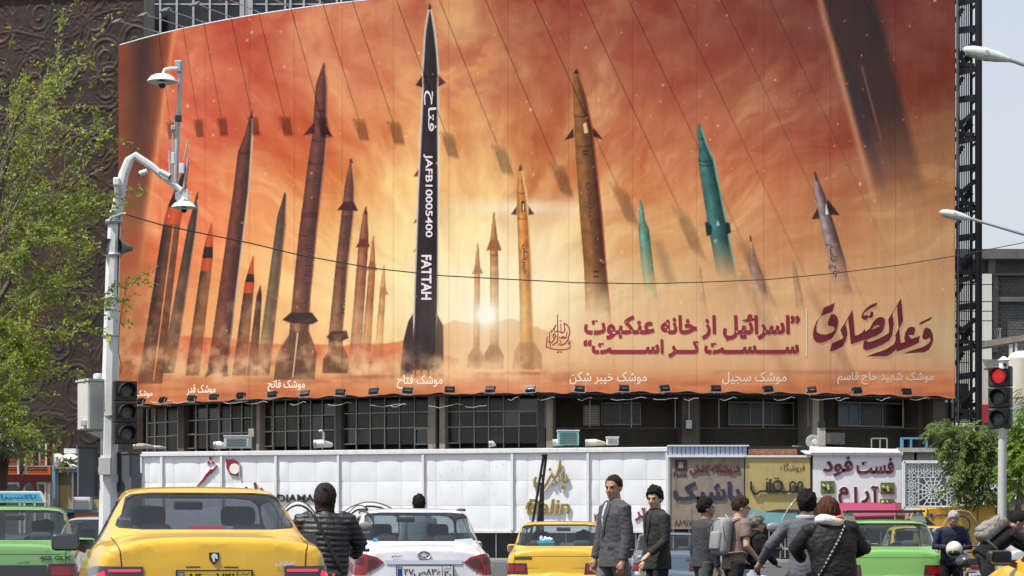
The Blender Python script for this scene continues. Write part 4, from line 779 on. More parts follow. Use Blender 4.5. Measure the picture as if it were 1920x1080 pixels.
# ================================================================ WHITE FASCIA over the shops
FA, FB_ = Vector(((263 - 960) / F * 118.5, 118.5)), Vector(((1253 - 960) / F * 112.0, 112.0))
def fasY(px):
    k = (px - 960) / F; d = FB_ - FA; t = (k * FA.y - FA.x) / (d.x - k * d.y); return FA.y + d.y * t
def fas(px, py, out=0.0): p = P(px, py, fasY(px)); return p + Vector((0, -out, 0))
def fasz(px, z, out=0.0): Y = fasY(px); return Vector(((px - 960) / F * Y, Y - out, z))
FZ0, FZ1 = 1.6, 5.97
def fascia():
    t = thing('shop_fascia', 'long white panelled fascia over the row of shops', 'shopfront', fasz(760, 0))
    def slab(mb, x0, x1, z0, z1, o0, o1):
        v = [fasz(x, z, o) for x in (x0, x1) for z in (z0, z1) for o in (o0, o1)]; return mb.add(v, [(0, 1, 3, 2), (4, 6, 7, 5), (0, 4, 5, 1), (2, 3, 7, 6), (0, 2, 6, 4), (1, 5, 7, 3)])
    posts = [264.5, 303, 415, 517, 634, 793, 960, 1102, 1250]
    slab(MB(), 262, 1253, FZ1 - .24, FZ1, -.35, .17).obj('top_cap', M_white, t, bevel=.02)
    slab(MB(), 262, 1253, FZ0 - .12, FZ0, -.3, .06).obj('bottom_edge', M_white, t)
    slab(MB(), 262, 1253, FZ1 + .0, FZ1 + .03, -5, -.3).obj('roof_sheet', mat('dusty_roof', (.42, .40, .37), .9, dirt=.5), t)
    for x in posts: slab(MB(), x - 2.4, x + 2.4, FZ0, FZ1 - .25, -.05, .145).obj('post', M_white, t, bevel=.015)
    zs = [FZ1 - .26, 4.28, 2.95, FZ0]
    rr = random.Random(3)
    for a, b in zip(posts, posts[1:]):
        xs = [a + 2.5]; n = max(1, round((b - a) / 57)); off = (b - a) / (n + .35)
        for k in range(n): xs.append(a + 2.5 + off * (k + .45))
        xs.append(b - 2.5)
        for i in range(len(xs) - 1):
            for j in range(3):
                mb = MB(); N = 5; x0, x1, z1, z0 = xs[i] + .12, xs[i + 1] - .12, zs[j] - .006, zs[j + 1] + .006; bul = rr.uniform(.015, .04); tw = [rr.uniform(-.006, .006) for _ in range(3)]
                for q in range(N + 1):
                    for r_ in range(N + 1):
                        u, v = q / N, r_ / N; o = bul * (math.sin(math.pi * u) * math.sin(math.pi * v)) ** .5 + tw[0] * u + tw[1] * v; mb.v.append(fasz(x0 + (x1 - x0) * u, z0 + (z1 - z0) * v, o))
                for q in range(N):
                    for r_ in range(N): k = q * (N + 1) + r_; mb.f.append([k, k + N + 1, k + N + 2, k + 1])
                mb.obj('panel', M_fascia, t, smooth=180)
    slab(MB(), 262, 1253, FZ0, FZ1 - .3, -.06, -.015).obj('seam_backing', mat('seam_grey', (.35, .36, .38), .7), t)
    # scuffed remains of an old sign
    gl = mat('old_glue', (.25, .2, .17), .8); sc = MB(); r2 = random.Random(9)
    for _ in range(70):
        x = r2.choice([818, 842, 868, 905, 925, 943]) + r2.gauss(0, 5); y = r2.choice([880, 895, 905, 925]) + r2.gauss(0, 7); l = r2.uniform(.5, 2.6); sc.add([fas(x, y, .05), fas(x + .5, y, .05), fas(x + .8, y + l, .05), fas(x + .2, y + l, .05)], [(0, 1, 2, 3)])
    sc.obj('glue_marks', gl, t, kind='stuff')
    # shop level under the fascia
    dk = mat('shop_dark_glass', (.02, .022, .024), .12, var=.4, scale=.6); 
    slab(MB(), 262, 1253, .13, FZ0 - .13, -1.2, -1.0).obj('shop_window', dk, t)
    for x in range(270, 1250, 44): slab(MB(), x - 1.5, x + 1.5, .13, FZ0 - .13, -1.0, -.85).obj('shop_mullion', M_alu, t)
    # raised lettering, each emblem its own sign
    gold = mat('brushed_gold', (.30, .21, .06), .45, .5, var=.2, scale=6); red = mat('sign_red', (.22, .012, .02), .45, var=.1); wh = mat('sign_white_edge', (.75, .74, .70), .5); ink = mat('sign_black', (.02, .02, .022), .4)
    def poly(nm, pts, m, par, o0, o1):
        f = [fas(x, y, o1) for x, y in pts]; MB().prism(f, (0, o1 - o0, 0)).obj(nm, m, par)
    def stroke(nm, pts, wd, m, par, o0, o1, grow=0):
        L_, Rr = [], []
        n = len(pts)
        for i, p in enumerate(pts):
            a = pts[max(0, i - 1)]; b = pts[min(n - 1, i + 1)]; dx, dy = b[0] - a[0], b[1] - a[1]; l = math.hypot(dx, dy) or 1; w_ = (wd[i] if hasattr(wd, '__len__') else wd) / 2 + grow
            L_.append((p[0] - dy / l * w_, p[1] + dx / l * w_)); Rr.append((p[0] + dy / l * w_, p[1] - dx / l * w_))
        poly(nm, L_ + Rr[::-1], m, par, o0, o1)
    s1 = thing('red_calligraphy_sign', 'small raised red calligraphy with three dots, left end of the white fascia', 'sign', fas(390, 910))
    for g, m, o in ((1.3, wh, .09), (0, red, .12)):
        for c in ((395, 859), (391.5, 867), (399.5, 867)): poly('dot', [(c[0], c[1] - 4 - g), (c[0] + 3 + g, c[1]), (c[0], c[1] + 4 + g), (c[0] - 3 - g, c[1])], m, s1, .05, o)
        stroke('letter_stroke', [(370, 912), (381, 901), (388, 891), (394, 886), (402, 880), (408, 873)], [1.5, 4, 5, 4, 3.4, 3], m, s1, .05, o, g); stroke('letter_stroke', [(389, 893), (391, 886), (396, 880), (400, 882), (396, 888)], 2.6, m, s1, .05, o, g * .5)
    s2 = thing('round_red_logo', 'raised round logo of a pale disc in a red crescent', 'sign', fas(438, 893)); disc = [(440 + 9.3 * math.cos(a), 879 + 10 * math.sin(a)) for a in np.linspace(0, 6.28, 24, endpoint=False)]
    poly('back_plate', [(424, 859), (428, 862), (437, 861), (446, 865), (450, 874), (450, 893), (444, 892), (432, 890), (425, 878)], red, s2, .06, .10); poly('disc', disc, wh, s2, .10, .14); poly('edge_plate', [(448, 868), (450.5, 868), (450.5, 895), (448, 895)], M_steel, s2, .06, .13)
    s3 = thing('red_letters_sign', 'low red raised letters half hidden behind the yellow taxi roof', 'sign', fas(460, 925))
    for g, m, o in ((1, wh, .09), (0, red, .12)):
        stroke('letter_stroke', [(425, 920), (431, 915), (437, 922)], 4, m, s3, .05, o, g); stroke('letter_stroke', [(455, 922), (462, 914), (470, 923)], 4.5, m, s3, .05, o, g); stroke('letter_stroke', [(478, 905), (482, 925)], 5, m, s3, .05, o, g); stroke('letter_stroke', [(489, 915), (497, 925)], 4, m, s3, .05, o, g)
    s4 = thing('black_latin_sign', 'black raised capital letters behind the right shoulder of the yellow taxi', 'sign', fas(555, 940)); text_on('letters', 'DIAMA', lambda u, v: fas(520 + 70 * u, 941 - 14 * v, .1), ink, s4, .03, (0, .05, 0))
    s5 = thing('gold_persian_sign', 'gold raised Persian script letters on the white fascia', 'sign', fas(1033, 918)); s6 = thing('gold_latin_sign', 'gold raised Latin script letters below the gold Persian ones', 'sign', fas(1030, 962))
    for g, m, o in ((1.0, mat('sign_cream_edge', (.7, .62, .42), .5), .16), (0, gold, .2)):
        stroke('letter', [(1057, 884), (1053, 890), (1054, 898), (1060, 903), (1064, 899), (1061, 889)], [2.5, 3.5, 4.4, 4.4, 4, 2], m, s5, .1, o, g); poly('letter_dot', [(1055, 908 - g), (1060 + g, 912), (1056, 918 + g), (1051 - g, 914)], m, s5, .1, o)
        stroke('letter', [(1050, 864), (1049, 878), (1044, 892), (1039, 896), (1034, 890), (1030, 896), (1026, 905), (1019, 915), (1010, 918), (1003, 910), (1002, 900), (1005, 894)], [3, 5, 5, 4.6, 4, 4, 4.2, 5, 6, 6, 4.5, 2.5], m, s5, .1, o, g)
        for c in ((1036, 907), (1042, 903), (1031, 880)): poly('letter_dot', [(c[0], c[1] - 3 - g), (c[0] + 3 + g, c[1]), (c[0], c[1] + 3 + g), (c[0] - 3 - g, c[1])], m, s5, .1, o)
    text_on('letters', 'Balin', lambda u, v: fas(988 + 78 * u + 5 * v, 963 - 27 * v, .16), gold, s6, .012, (0, .05, 0)); text_on('letter_edges', 'Balin', lambda u, v: fas(987 + 80 * u + 5 * v, 964 - 29 * v, .13), MATS['sign_cream_edge'], s6, .035, (0, .04, 0))
    stroke('swash', [(986, 955), (990, 944), (1000, 938), (1010, 941)], [3, 4, 4, 2], gold, s6, .1, .2)
    s7 = thing('red_digits_sign', 'red raised Persian digits partly hidden by the grey suited man', 'sign', fas(1125, 977)); text_on('digits', '۲۷', lambda u, v: fas(1113 + 19 * u, 977 - 14 * v, .1), red, s7, .03, (0, .05, 0))
    text_on('letters', 'تر', lambda u, v: fas(1190 + 20 * u, 977 - 25 * v, .1), red, s7, .03, (0, .05, 0))
fascia()
def folded_umbrella():
    Y = 108; t = thing('folded_parasol', 'folded black pole frame leaning in front of the gold sign', 'parasol', P(1012, 1046, Y)); m = mat('black_tube', (.018, .018, .02), .4, .3)
    for a, b, r in (((988, 1046), (1019, 856), .07), ((1000, 1046), (1024, 856), .075), ((1009, 1046), (1016, 905), .075), ((1017, 1046), (1018, 890), .07)): MB().cyl(P(*a, Y), P(*b, Y), r, 10).obj('tube', m, t, smooth=40)
    MB().lathe(P(1021, 853, Y), [(.10, -.1), (.17, -.03), (.17, .03), (.05, .05)], 12).obj('cap', m, t, smooth=40)
    MB().cyl(P(1003, 945, Y - .1), P(1021, 943, Y - .1), .022, 8).obj('strap', M_black, t)
folded_umbrella()
def canopy(x0, x1, yt, Y, label):
    t = thing('shop_canopy', label, 'canopy', P((x0 + x1) / 2, 1040, Y)); m = mat('clear_canopy', (.55, .57, .58), .25, var=.2, scale=3); n = 9; w_ = x1 - x0
    for k in range(2):
        pts = [P(x0 + w_ * i / n, yt + 22 * (2 * i / n - 1) ** 2 + k * 7, Y - k * .8) for i in range(n + 1)]; MB().tube(pts, .05, 6).obj('rib', mat('canopy_black', (.03, .03, .03), .4), t)
    for i in range(n):
        a, b = P(x0 + w_ * i / n, yt + 22 * (2 * i / n - 1) ** 2, Y), P(x0 + w_ * (i + 1) / n, yt + 22 * (2 * (i + 1) / n - 1) ** 2, Y); o = Vector((0, -.8, -.2))
        MB().prism([a, b, b + o, a + o], (0, 0, -.03)).obj('canopy_panel', m, t)
    for x in (x0, x1): MB().bar(P(x, yt + 22, Y), Vector((P(x, 0, Y).x, Y, .13)), .06).obj('post', M_dkmetal, t)
canopy(640, 748, 942, 106, 'low curved canopy with black ribs behind the white sedan roof'); canopy(528, 590, 940, 107, 'low curved canopy with black ribs behind the yellow taxi'); canopy(1140 - 490, 700, 948, 104, 'smaller curved canopy in front of the first, beside the hooded rider')

# ================================================================ ROOF CLUTTER on the fascia roof
def ac(px, py, w_, h, d, label, kind='box', col=(.6, .6, .57), Y=114.5):
    a = P(px, py, Y); sx = w_ / F * Y; sz = h / F * Y; sy = d; z = a.z
    t = thing('roof_unit', label, 'air conditioner' if kind != 'duct' else 'duct', (a.x, Y, z)); m = mat('unit_%d' % int(px), col, .6, dirt=.35, var=.1)
    if kind == 'duct':
        MB().tube([(a.x - sx / 2, Y - sy / 2, z + sz * .45), (a.x, Y - sy / 2, z + sz * .5), (a.x + sx / 2, Y + .2, z + sz * .4)], [sz * .5, sz * .52, sz * .3], 12).obj('duct', m, t, smooth=40); MB().lathe((a.x - sx / 2 + .05, Y - sy / 2 - .05, z + sz * .45), [(sz * .54, -.05), (sz * .54, .05)], 14, 'x').obj('collar', M_steel, t)
    else:
        MB().box((a.x - sx / 2, Y - sy / 2, z + .04), (a.x + sx / 2, Y + sy / 2, z + sz)).obj('casing', m, t, bevel=.03)
        g = MB(); [g.cbox((a.x, Y - sy / 2 - .015, z + .12 + k * .09), (sx * .8, .02, .03)) for k in range(max(2, int((sz - .15) / .09)))]; g.obj('louvres', mat('louvre_dark', (.08, .08, .08), .6), t, kind='stuff')
        MB().box((a.x - sx / 2 - .03, Y - sy / 2 - .03, z + sz), (a.x + sx / 2 + .03, Y + sy / 2 + .03, z + sz + .05)).obj('lid', M_white, t)
for q in ((446, 841, 46, 22, 1.3, 'pale rusty evaporative cooler on the fascia roof under the window band', 'box', (.42, .5, .5)), (413, 842, 20, 14, .7, 'white round duct left of the rusty cooler on the roof', 'duct', (.7, .7, .68)), (605, 840, 30, 15, .9, 'white curved roof vent with a bent pipe', 'duct', (.68, .68, .66)),
          (1065, 837, 40, 28, 1.3, 'turquoise evaporative cooler on the fascia roof', 'box', (.16, .42, .40)), (1052, 837, 32, 13, .9, 'white duct in front of the turquoise cooler', 'duct', (.7, .7, .67)), (1115, 837, 36, 13, .9, 'cream duct right of the turquoise cooler', 'duct', (.55, .53, .46)), (1148, 836, 22, 15, .9, 'small white unit at the right end of the fascia roof', 'box', (.62, .62, .6)), (922, 838, 10, 11, .5, 'small cream bucket on the edge of the fascia roof', 'duct', (.55, .5, .4)), (270, 842, 34, 10, .8, 'brown and white pipe end on the roof beside the traffic light', 'duct', (.4, .34, .28)), (300, 842, 18, 6, .6, 'short grey duct on the left roof end', 'duct', (.4, .4, .4))): ac(*q)
t = thing('bent_pipe', 'bent galvanised pipe above the white roof vent', 'pipe', P(607, 838, 114)); MB().tube([P(607, 832, 114), P(607, 812, 114), P(603, 807, 114), P(598, 809, 114)], .06, 8).obj('pipe', M_steel, t, smooth=40)

# ================================================================ SHOPS to the right
def shops():
    Y = 110.0
    def box(n, x0, y0, x1, y1, m, par, Y=Y, d=.2, yo=0, **k): a, b = P(x0, y1, Y), P(x1, y0, Y); return MB().box((a.x, Y + yo, a.z), (b.x, Y + yo + d, b.z)).obj(n, m, par, **k)
    def qf(x0, y0, x1, y1, o=.02, Y=Y): return lambda u, v: P(x0 + (x1 - x0) * u, y1 + (y0 - y1) * v, Y) + Vector((0, -o, 0))
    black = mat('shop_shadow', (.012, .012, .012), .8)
    # shoe shop
    t = thing('shoe_shop_sign', 'weathered grey shop sign with red line and large blue Persian letters', 'sign', P(1325, 1045, Y)); face = mat('weathered_sign', (.25, .205, .17), .8, var=.3, scale=1.6, dirt=1.0)
    box('board', 1256, 858, 1395, 992, face, t); r_ = mat('faded_red', (.12, .02, .022), .7, var=.3, scale=8); nb = mat('faded_navy', (.022, .024, .06), .7, var=.3, scale=5); bk = mat('faded_black', (.03, .027, .027), .8)
    text_on('lettering', 'فروشگاه کفش', qf(1293, 869, 1387, 889, .06), r_, t, .035, (0, .05, 0)); text_on('lettering', 'پاشیک', qf(1262, 903, 1388, 950, .06), nb, t, .03, (0, .05, 0)); text_on('lettering', '۸۸۹۱۷۵', qf(1264, 975, 1305, 987), bk, t, .02); text_on('lettering', 'Pashik', qf(1263, 884, 1289, 895), bk, t, .02)
    box('logo', 1266, 862, 1288, 882, bk, t, d=.02, yo=-.03); box('logo_stem', 1272, 866, 1281, 878, face, t, d=.02, yo=-.05); box('frame_side', 1253, 857, 1256.4, 994, M_steel, t, d=.25, yo=-.05)
    box('cap', 1252, 853, 1396, 857.5, M_white, t, d=.5, yo=-.15); box('edge', 1252, 834.5, 1404, 837, M_white, t, d=.5, yo=-.1)
    rib = mat('blue_ribbed_metal', (.34, .42, .55), .4, .3, var=.08)
    for k in range(18): box('rib', 1253.5 + k * 8.2, 837, 1253.5 + k * 8.2 + 7.3, 853, rib, t, d=.1, yo=random.uniform(-.01, .01), bevel=.02)
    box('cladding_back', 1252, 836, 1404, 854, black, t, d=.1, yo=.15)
    # yellow sign
    t = thing('yellow_shop_sign', 'yellow shop sign with black Persian lettering over a teal wave', 'sign', P(1458, 1045, Y)); ye = mat('aged_yellow_sheet', (.42, .33, .13), .6, var=.12, scale=1.5, dirt=.45); te = mat('teal_print', (.16, .36, .37), .6, var=.12)
    box('board', 1397.5, 858, 1519, 985, ye, t); f = [(1397.5, 951), (1415, 955), (1440, 960), (1470, 960), (1519, 958), (1519, 985), (1397.5, 985)]; MB().prism([P(x, y, Y) + Vector((0, -.02, 0)) for x, y in f], (0, .018, 0)).obj('teal_wave', te, t)
    MB().prism([P(x, y, Y) + Vector((0, -.03, 0)) for x, y in ((1435, 959), (1458, 955), (1485, 955), (1519, 957), (1519, 961), (1470, 961))], (0, .02, 0)).obj('dark_wave', bk, t)
    ink = mat('black_raised', (.018, .018, .02), .4)
    text_on('lettering', 'فروشگاه', qf(1463, 868, 1509, 886), ink, t, .0); text_on('lettering', 'NO.', qf(1405, 972, 1418, 977, .03), bk, t)
    def st(pts, w_, m=ink, par=t, o=.09, nm='letter_stroke'):
        for (a, b), (c, d) in zip(pts, pts[1:]): MB().bar(P(a, b, Y) + Vector((0, -o, 0)), P(c, d, Y) + Vector((0, -o, 0)), w_ / F * Y, .08, up=(0, 1, 0)).obj(nm, m, par)
    st([(1408, 903), (1408, 917), (1412, 925), (1420, 926), (1424, 921), (1437, 921.5), (1438, 904)], 3.4); st([(1437, 922), (1505, 922)], 3.4); st([(1444, 898), (1444, 921)], 3.4); st([(1481, 921), (1481, 906), (1486, 903), (1491, 906), (1491, 921)], 3); st([(1496, 921), (1496, 906), (1500, 903), (1504, 906), (1504, 921)], 3)
    st([(1450 + 0 + 8.5 + 8.5 * math.cos(a), 911 + 9.5 * math.sin(a)) for a in np.linspace(0, 6.283, 13)], 3.4)
    for c in ((1454, 897), (1459, 897), (1437.5, 898)): st([(c[0] - 1.4, c[1]), (c[0] + 1.4, c[1])], 3, nm='letter_dot')
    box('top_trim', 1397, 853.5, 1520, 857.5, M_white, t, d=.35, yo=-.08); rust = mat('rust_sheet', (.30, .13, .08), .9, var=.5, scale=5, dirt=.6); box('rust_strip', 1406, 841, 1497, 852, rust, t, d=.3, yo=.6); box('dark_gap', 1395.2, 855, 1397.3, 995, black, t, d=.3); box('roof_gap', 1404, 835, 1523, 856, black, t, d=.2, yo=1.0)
    # fast food
    t = thing('fast_food_sign', 'white shop sign with dark red raised Persian words and small food photos', 'sign', P(1607, 1045, Y)); wf = mat('white_sign_sheet', (.70, .70, .74), .45, var=.03, dirt=.08); dr = mat('dark_red_letters', (.085, .008, .015), .45); ed = mat('letter_halo', (.55, .54, .5), .5)
    box('board', 1524, 852, 1690, 943, wf, t, d=.4, yo=-.1); box('roof_lip', 1519, 848, 1691, 853.5, M_white, t, d=.3, yo=-.3)
    a, b, c, d_ = P(1485, 836, Y + 3), P(1682, 842, Y + 3), P(1691, 850, Y - .3), P(1512, 850, Y - .3); MB().prism([a, b, c, d_], (0, 0, -.06)).obj('roof_sheet', mat('pale_roof_sheet', (.62, .61, .58), .6, dirt=.3), t)
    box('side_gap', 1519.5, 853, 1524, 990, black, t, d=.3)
    for s_, r_ in (('فست', (1605, 858, 1675, 889)), ('فود', (1542, 856, 1598, 893)), ('م', (1571, 913, 1590, 944)), ('ا', (1600.5, 913, 1606, 943)), ('ر', (1614, 920, 1629, 944)), ('آ', (1632, 911, 1646, 943))):
        text_on('letters', s_, qf(*r_, .16), dr, t, .03, (0, .05, 0)); text_on('letter_halo', s_, qf(r_[0] - .8, r_[1] - .8, r_[2] + .8, r_[3] + .8, .13), ed, t, .05, (0, .05, 0))
    for x0, y0, x1, y1, s_ in ((1538, 902, 1564, 925, 1), (1650, 905, 1676, 926, 2), (1538, 933, 1563, 943, 3), (1649, 936, 1676, 943, 4)):
        m = mat('food_photo_%d' % s_, (.10, .13, .04), .5, var=.9, scale=4.5); box('food_photo', x0, y0, x1, y1, m, t, d=.05, yo=-.17); 
        for k in range(4): MB().tube([P(x0 + 4 + k * 5, y0 + 6 + (k % 2) * 6, Y - .18), P(x0 + 8 + k * 4, min(y1 - 2, y0 + 10 + (k % 3) * 3), Y - .18)], .07, 6).obj('printed_food', mat('food_tone_%d' % (k % 2), ((.55, .5, .2), (.05, .06, .03))[k % 2], .6), t)
    # awnings and the wall below
    t = thing('pink_awning', 'magenta fabric awning below the fast food sign', 'awning', P(1640, 1045, Y - 1)); pk = mat('magenta_fabric', (.27, .028, .085), .8, var=.08, bump=.3, bscale=6); pk2 = mat('maroon_fabric', (.16, .02, .04), .8, var=.1)
    a = [P(1574, 942, Y - .1), P(1679, 942, Y - .1), P(1680, 966, Y - 1.4), P(1574, 968, Y - 1.4)]; MB().prism(a, (0, 0, -.05)).obj('awning_sheet', pk, t); MB().prism([P(1680, 942, Y - .1), P(1726, 945, Y - .1), P(1726, 966, Y - 1.2), P(1680, 966, Y - 1.2)], (0, 0, -.05)).obj('awning_sheet', pk2, t)
    for x in (1576, 1678): MB().cyl(P(x, 968, Y - 1.4), Vector((P(x, 0, Y - 1.4).x, Y - 1.4, .13)), .03, 6).obj('awning_post', M_alu, t)
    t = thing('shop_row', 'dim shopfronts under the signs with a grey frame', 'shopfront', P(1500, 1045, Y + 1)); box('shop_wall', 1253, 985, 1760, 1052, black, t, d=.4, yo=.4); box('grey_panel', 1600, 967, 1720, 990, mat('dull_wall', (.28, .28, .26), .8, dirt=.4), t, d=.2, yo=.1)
    for x in range(1262, 1760, 30): box('shop_mullion', x, 986, x + 2.2, 1050, M_alu, t, d=.1, yo=.25)
    # concrete parapet behind the screen
    t = thing('grey_parapet', 'grey panelled parapet above the patterned white screen', 'parapet', P(1730, 1045, Y + 3)); cm = mat('cement_board', (.27, .265, .25), .8, dirt=.3)
    for x in (1690, 1714, 1743.5, 1773, 1803, 1833): box('panel', x, 849, x + 28.8, 868, cm, t, Y=Y + 3, d=.2)
    box('cap', 1682, 840, 1870, 848, mat('cement_cap', (.36, .355, .34), .8, dirt=.3), t, Y=Y + 3, d=.8, yo=-.3); box('base', 1690, 868, 1870, 1050, cm, t, Y=Y + 3, d=.2)
    t = thing('blue_frame_unit', 'sky blue metal frame on the roof under the billboard', 'frame', P(1712, 841, 118)); bl = mat('sky_blue_paint', (.09, .30, .46), .5)
    for a, b in (((1690, 822), (1737, 822)), ((1691, 822), (1691, 842)), ((1707, 824), (1707, 842)), ((1736, 822), (1736, 842))): MB().bar(P(*a, 118), P(*b, 118), .1, .5, up=(0, 1, 0)).obj('frame_bar', bl, t)
    t = thing('white_frame_unit', 'thin white metal frame standing on the roof left of the blue one', 'frame', P(1650, 841, 118))
    for a, b in (((1634, 822), (1663, 822)), ((1634, 822), (1634, 842)), ((1663, 822), (1663, 842)), ((1650, 824), (1650, 842))): MB().bar(P(*a, 118), P(*b, 118), .06).obj('frame_bar', M_alu, t)
    t = thing('satellite_dish', 'grey satellite dish on the roof beside a cream vent stack', 'satellite dish', P(1525, 836, 117)); M = Matrix.Rotation(R(78), 4, 'X') @ Matrix.Rotation(R(0), 4, 'Y'); MB().lathe(P(1524, 829, 117), [(.02, .0), (.2, .02), (.38, .09), (.40, .1), (.38, .11), (.2, .05), (.02, .03)], 20, M=M).obj('dish', mat('dish_grey', (.3, .3, .3), .5), t, smooth=60); MB().lathe(P(1528, 829, 116.6), [(.13, -.1), (.16, 0), (.13, .1)], 14, 'y').obj('receiver', M_white, t, smooth=60); MB().bar(P(1528, 829, 116.6), P(1524, 838, 117), .05).obj('arm', M_steel, t)
    t = thing('vent_stack', 'cream flue box standing beside the satellite dish', 'flue', P(1540, 836, 118)); a = P(1540, 836, 118); MB().box((a.x - .2, 117.8, a.z), (a.x + .2, 118.2, a.z + 1.0)).obj('flue', mat('cream_flue', (.45, .42, .36), .7, dirt=.4), t); MB().box((a.x - .18, 117.75, a.z + 1.0), (a.x + .18, 118.2, a.z + 1.35)).obj('cowl', black, t)
shops()

# ================================================================ PATTERNED SCREEN + METRO LETTERS
def screen():
    Y = 107.0; t = thing('patterned_screen', 'white cut metal screen of star pattern tiles by the metro sign', 'screen', P(1790, 1045, Y)); m = mat('white_metal_screen', (.66, .67, .68), .45, dirt=.1)
    def tile_mesh(s, spokes, rings, wd, thick=.06):
        mb = MB(); h = s / 2
        for a, b in (((-h, -h), (h, -h)), ((h, -h), (h, h)), ((h, h), (-h, h)), ((-h, h), (-h, -h))): mb.bar((a[0], 0, a[1]), (b[0], 0, b[1]), wd * 1.5, thick, up=(0, 1, 0))
        for k in range(spokes):
            a = 2 * math.pi * (k + .5) / spokes; r0, r1 = (.14 if k % 2 else .05) * s, .5 * s / max(abs(math.cos(a)), abs(math.sin(a))) * .98
            mb.bar((r0 * math.cos(a), 0, r0 * math.sin(a)), (r1 * math.cos(a), 0, r1 * math.sin(a)), wd, thick * .8, up=(0, 1, 0))
        for r_ in rings:
            pts = [(r_ * s * math.cos(2 * math.pi * k / spokes) * (1 if k % 2 else .86), r_ * s * math.sin(2 * math.pi * k / spokes) * (1 if k % 2 else .86)) for k in range(spokes)]
            for i in range(spokes): a, b = pts[i], pts[(i + 1) % spokes]; mb.bar((a[0], 0, a[1]), (b[0], 0, b[1]), wd * .9, thick * .9, up=(0, 1, 0))
        return mb
    u = 27.4 / F * Y; sm = tile_mesh(u * .98, 12, (.17, .38), .024).obj('star_tile', m, t, local=True); bgm = tile_mesh(u * 1.98, 16, (.13, .27, .41), .042).obj('large_star_tile', m, t, local=True); first = True; fb = True; base = ORG[t.name]
    for i in range(7):
        for j in range(3):
            c = P(1708 + 27.4 * i, 881 + 27.4 * j, Y) - base
            if i in (1, 2) and j in (1, 2) or i in (5, 6) and j in (1, 2):
                if j == 1 and i in (1, 5):
                    c = P(1708 + 27.4 * (i + .5), 881 + 27.4 * 1.5, Y) - base
                    if fb: bgm.location = c; fb = False
                    else: copyof('large_star_tile', bgm, t, c)
                continue
            if first: sm.location = c; first = False
            else: copyof('star_tile', sm, t, c)
    a, b = P(1694, 954, Y), P(1888, 866, Y); MB().box((a.x, Y + .5, a.z), (b.x, Y + .6, b.z)).obj('dark_glass', mat('screen_backing', (.09, .11, .11), .25, var=.4, scale=3), t); f = MB(); 
    for q in (((1694, 866), (1888, 866)), ((1694, 954), (1888, 954)), ((1694, 866), (1694, 954))): MB().bar(P(*q[0], Y), P(*q[1], Y), .14, .2, up=(0, 1, 0)).obj('frame_bar', m, t)
    for x in (1700, 1790, 1880): MB().bar(P(x, 954, Y), Vector((P(x, 0, Y).x, Y, .13)), .15).obj('leg', M_steel, t)
    t = thing('metro_sign', 'dark sign board with white LINE 6 lettering and an M', 'sign', P(1880, 1045, Y - 3)); a, b = P(1846, 945, Y - 3), P(1935, 918, Y - 3); MB().box((a.x, Y - 3, a.z), (b.x, Y - 2.9, b.z)).obj('board', mat('metro_board', (.05, .055, .06), .5), t); w_ = mat('metro_white', (.75, .75, .75), .5)
    text_on('lettering', 'LINE 6', lambda u, v: P(1848 + 22 * u, 937 - 6 * v, Y - 3.02), w_, t, .02); text_on('lettering', 'LINE 3', lambda u, v: P(1848 + 22 * u, 928 - 6 * v, Y - 3.02), w_, t, .02); text_on('lettering', 'M', lambda u, v: P(1893 + 13 * u, 936 - 12 * v, Y - 3.02), w_, t, .04)
    for x in (1848, 1932): MB().bar(P(x, 945, Y - 3), Vector((P(x, 0, Y - 3).x, Y - 3, .13)), .08).obj('post', M_steel, t)
screen()

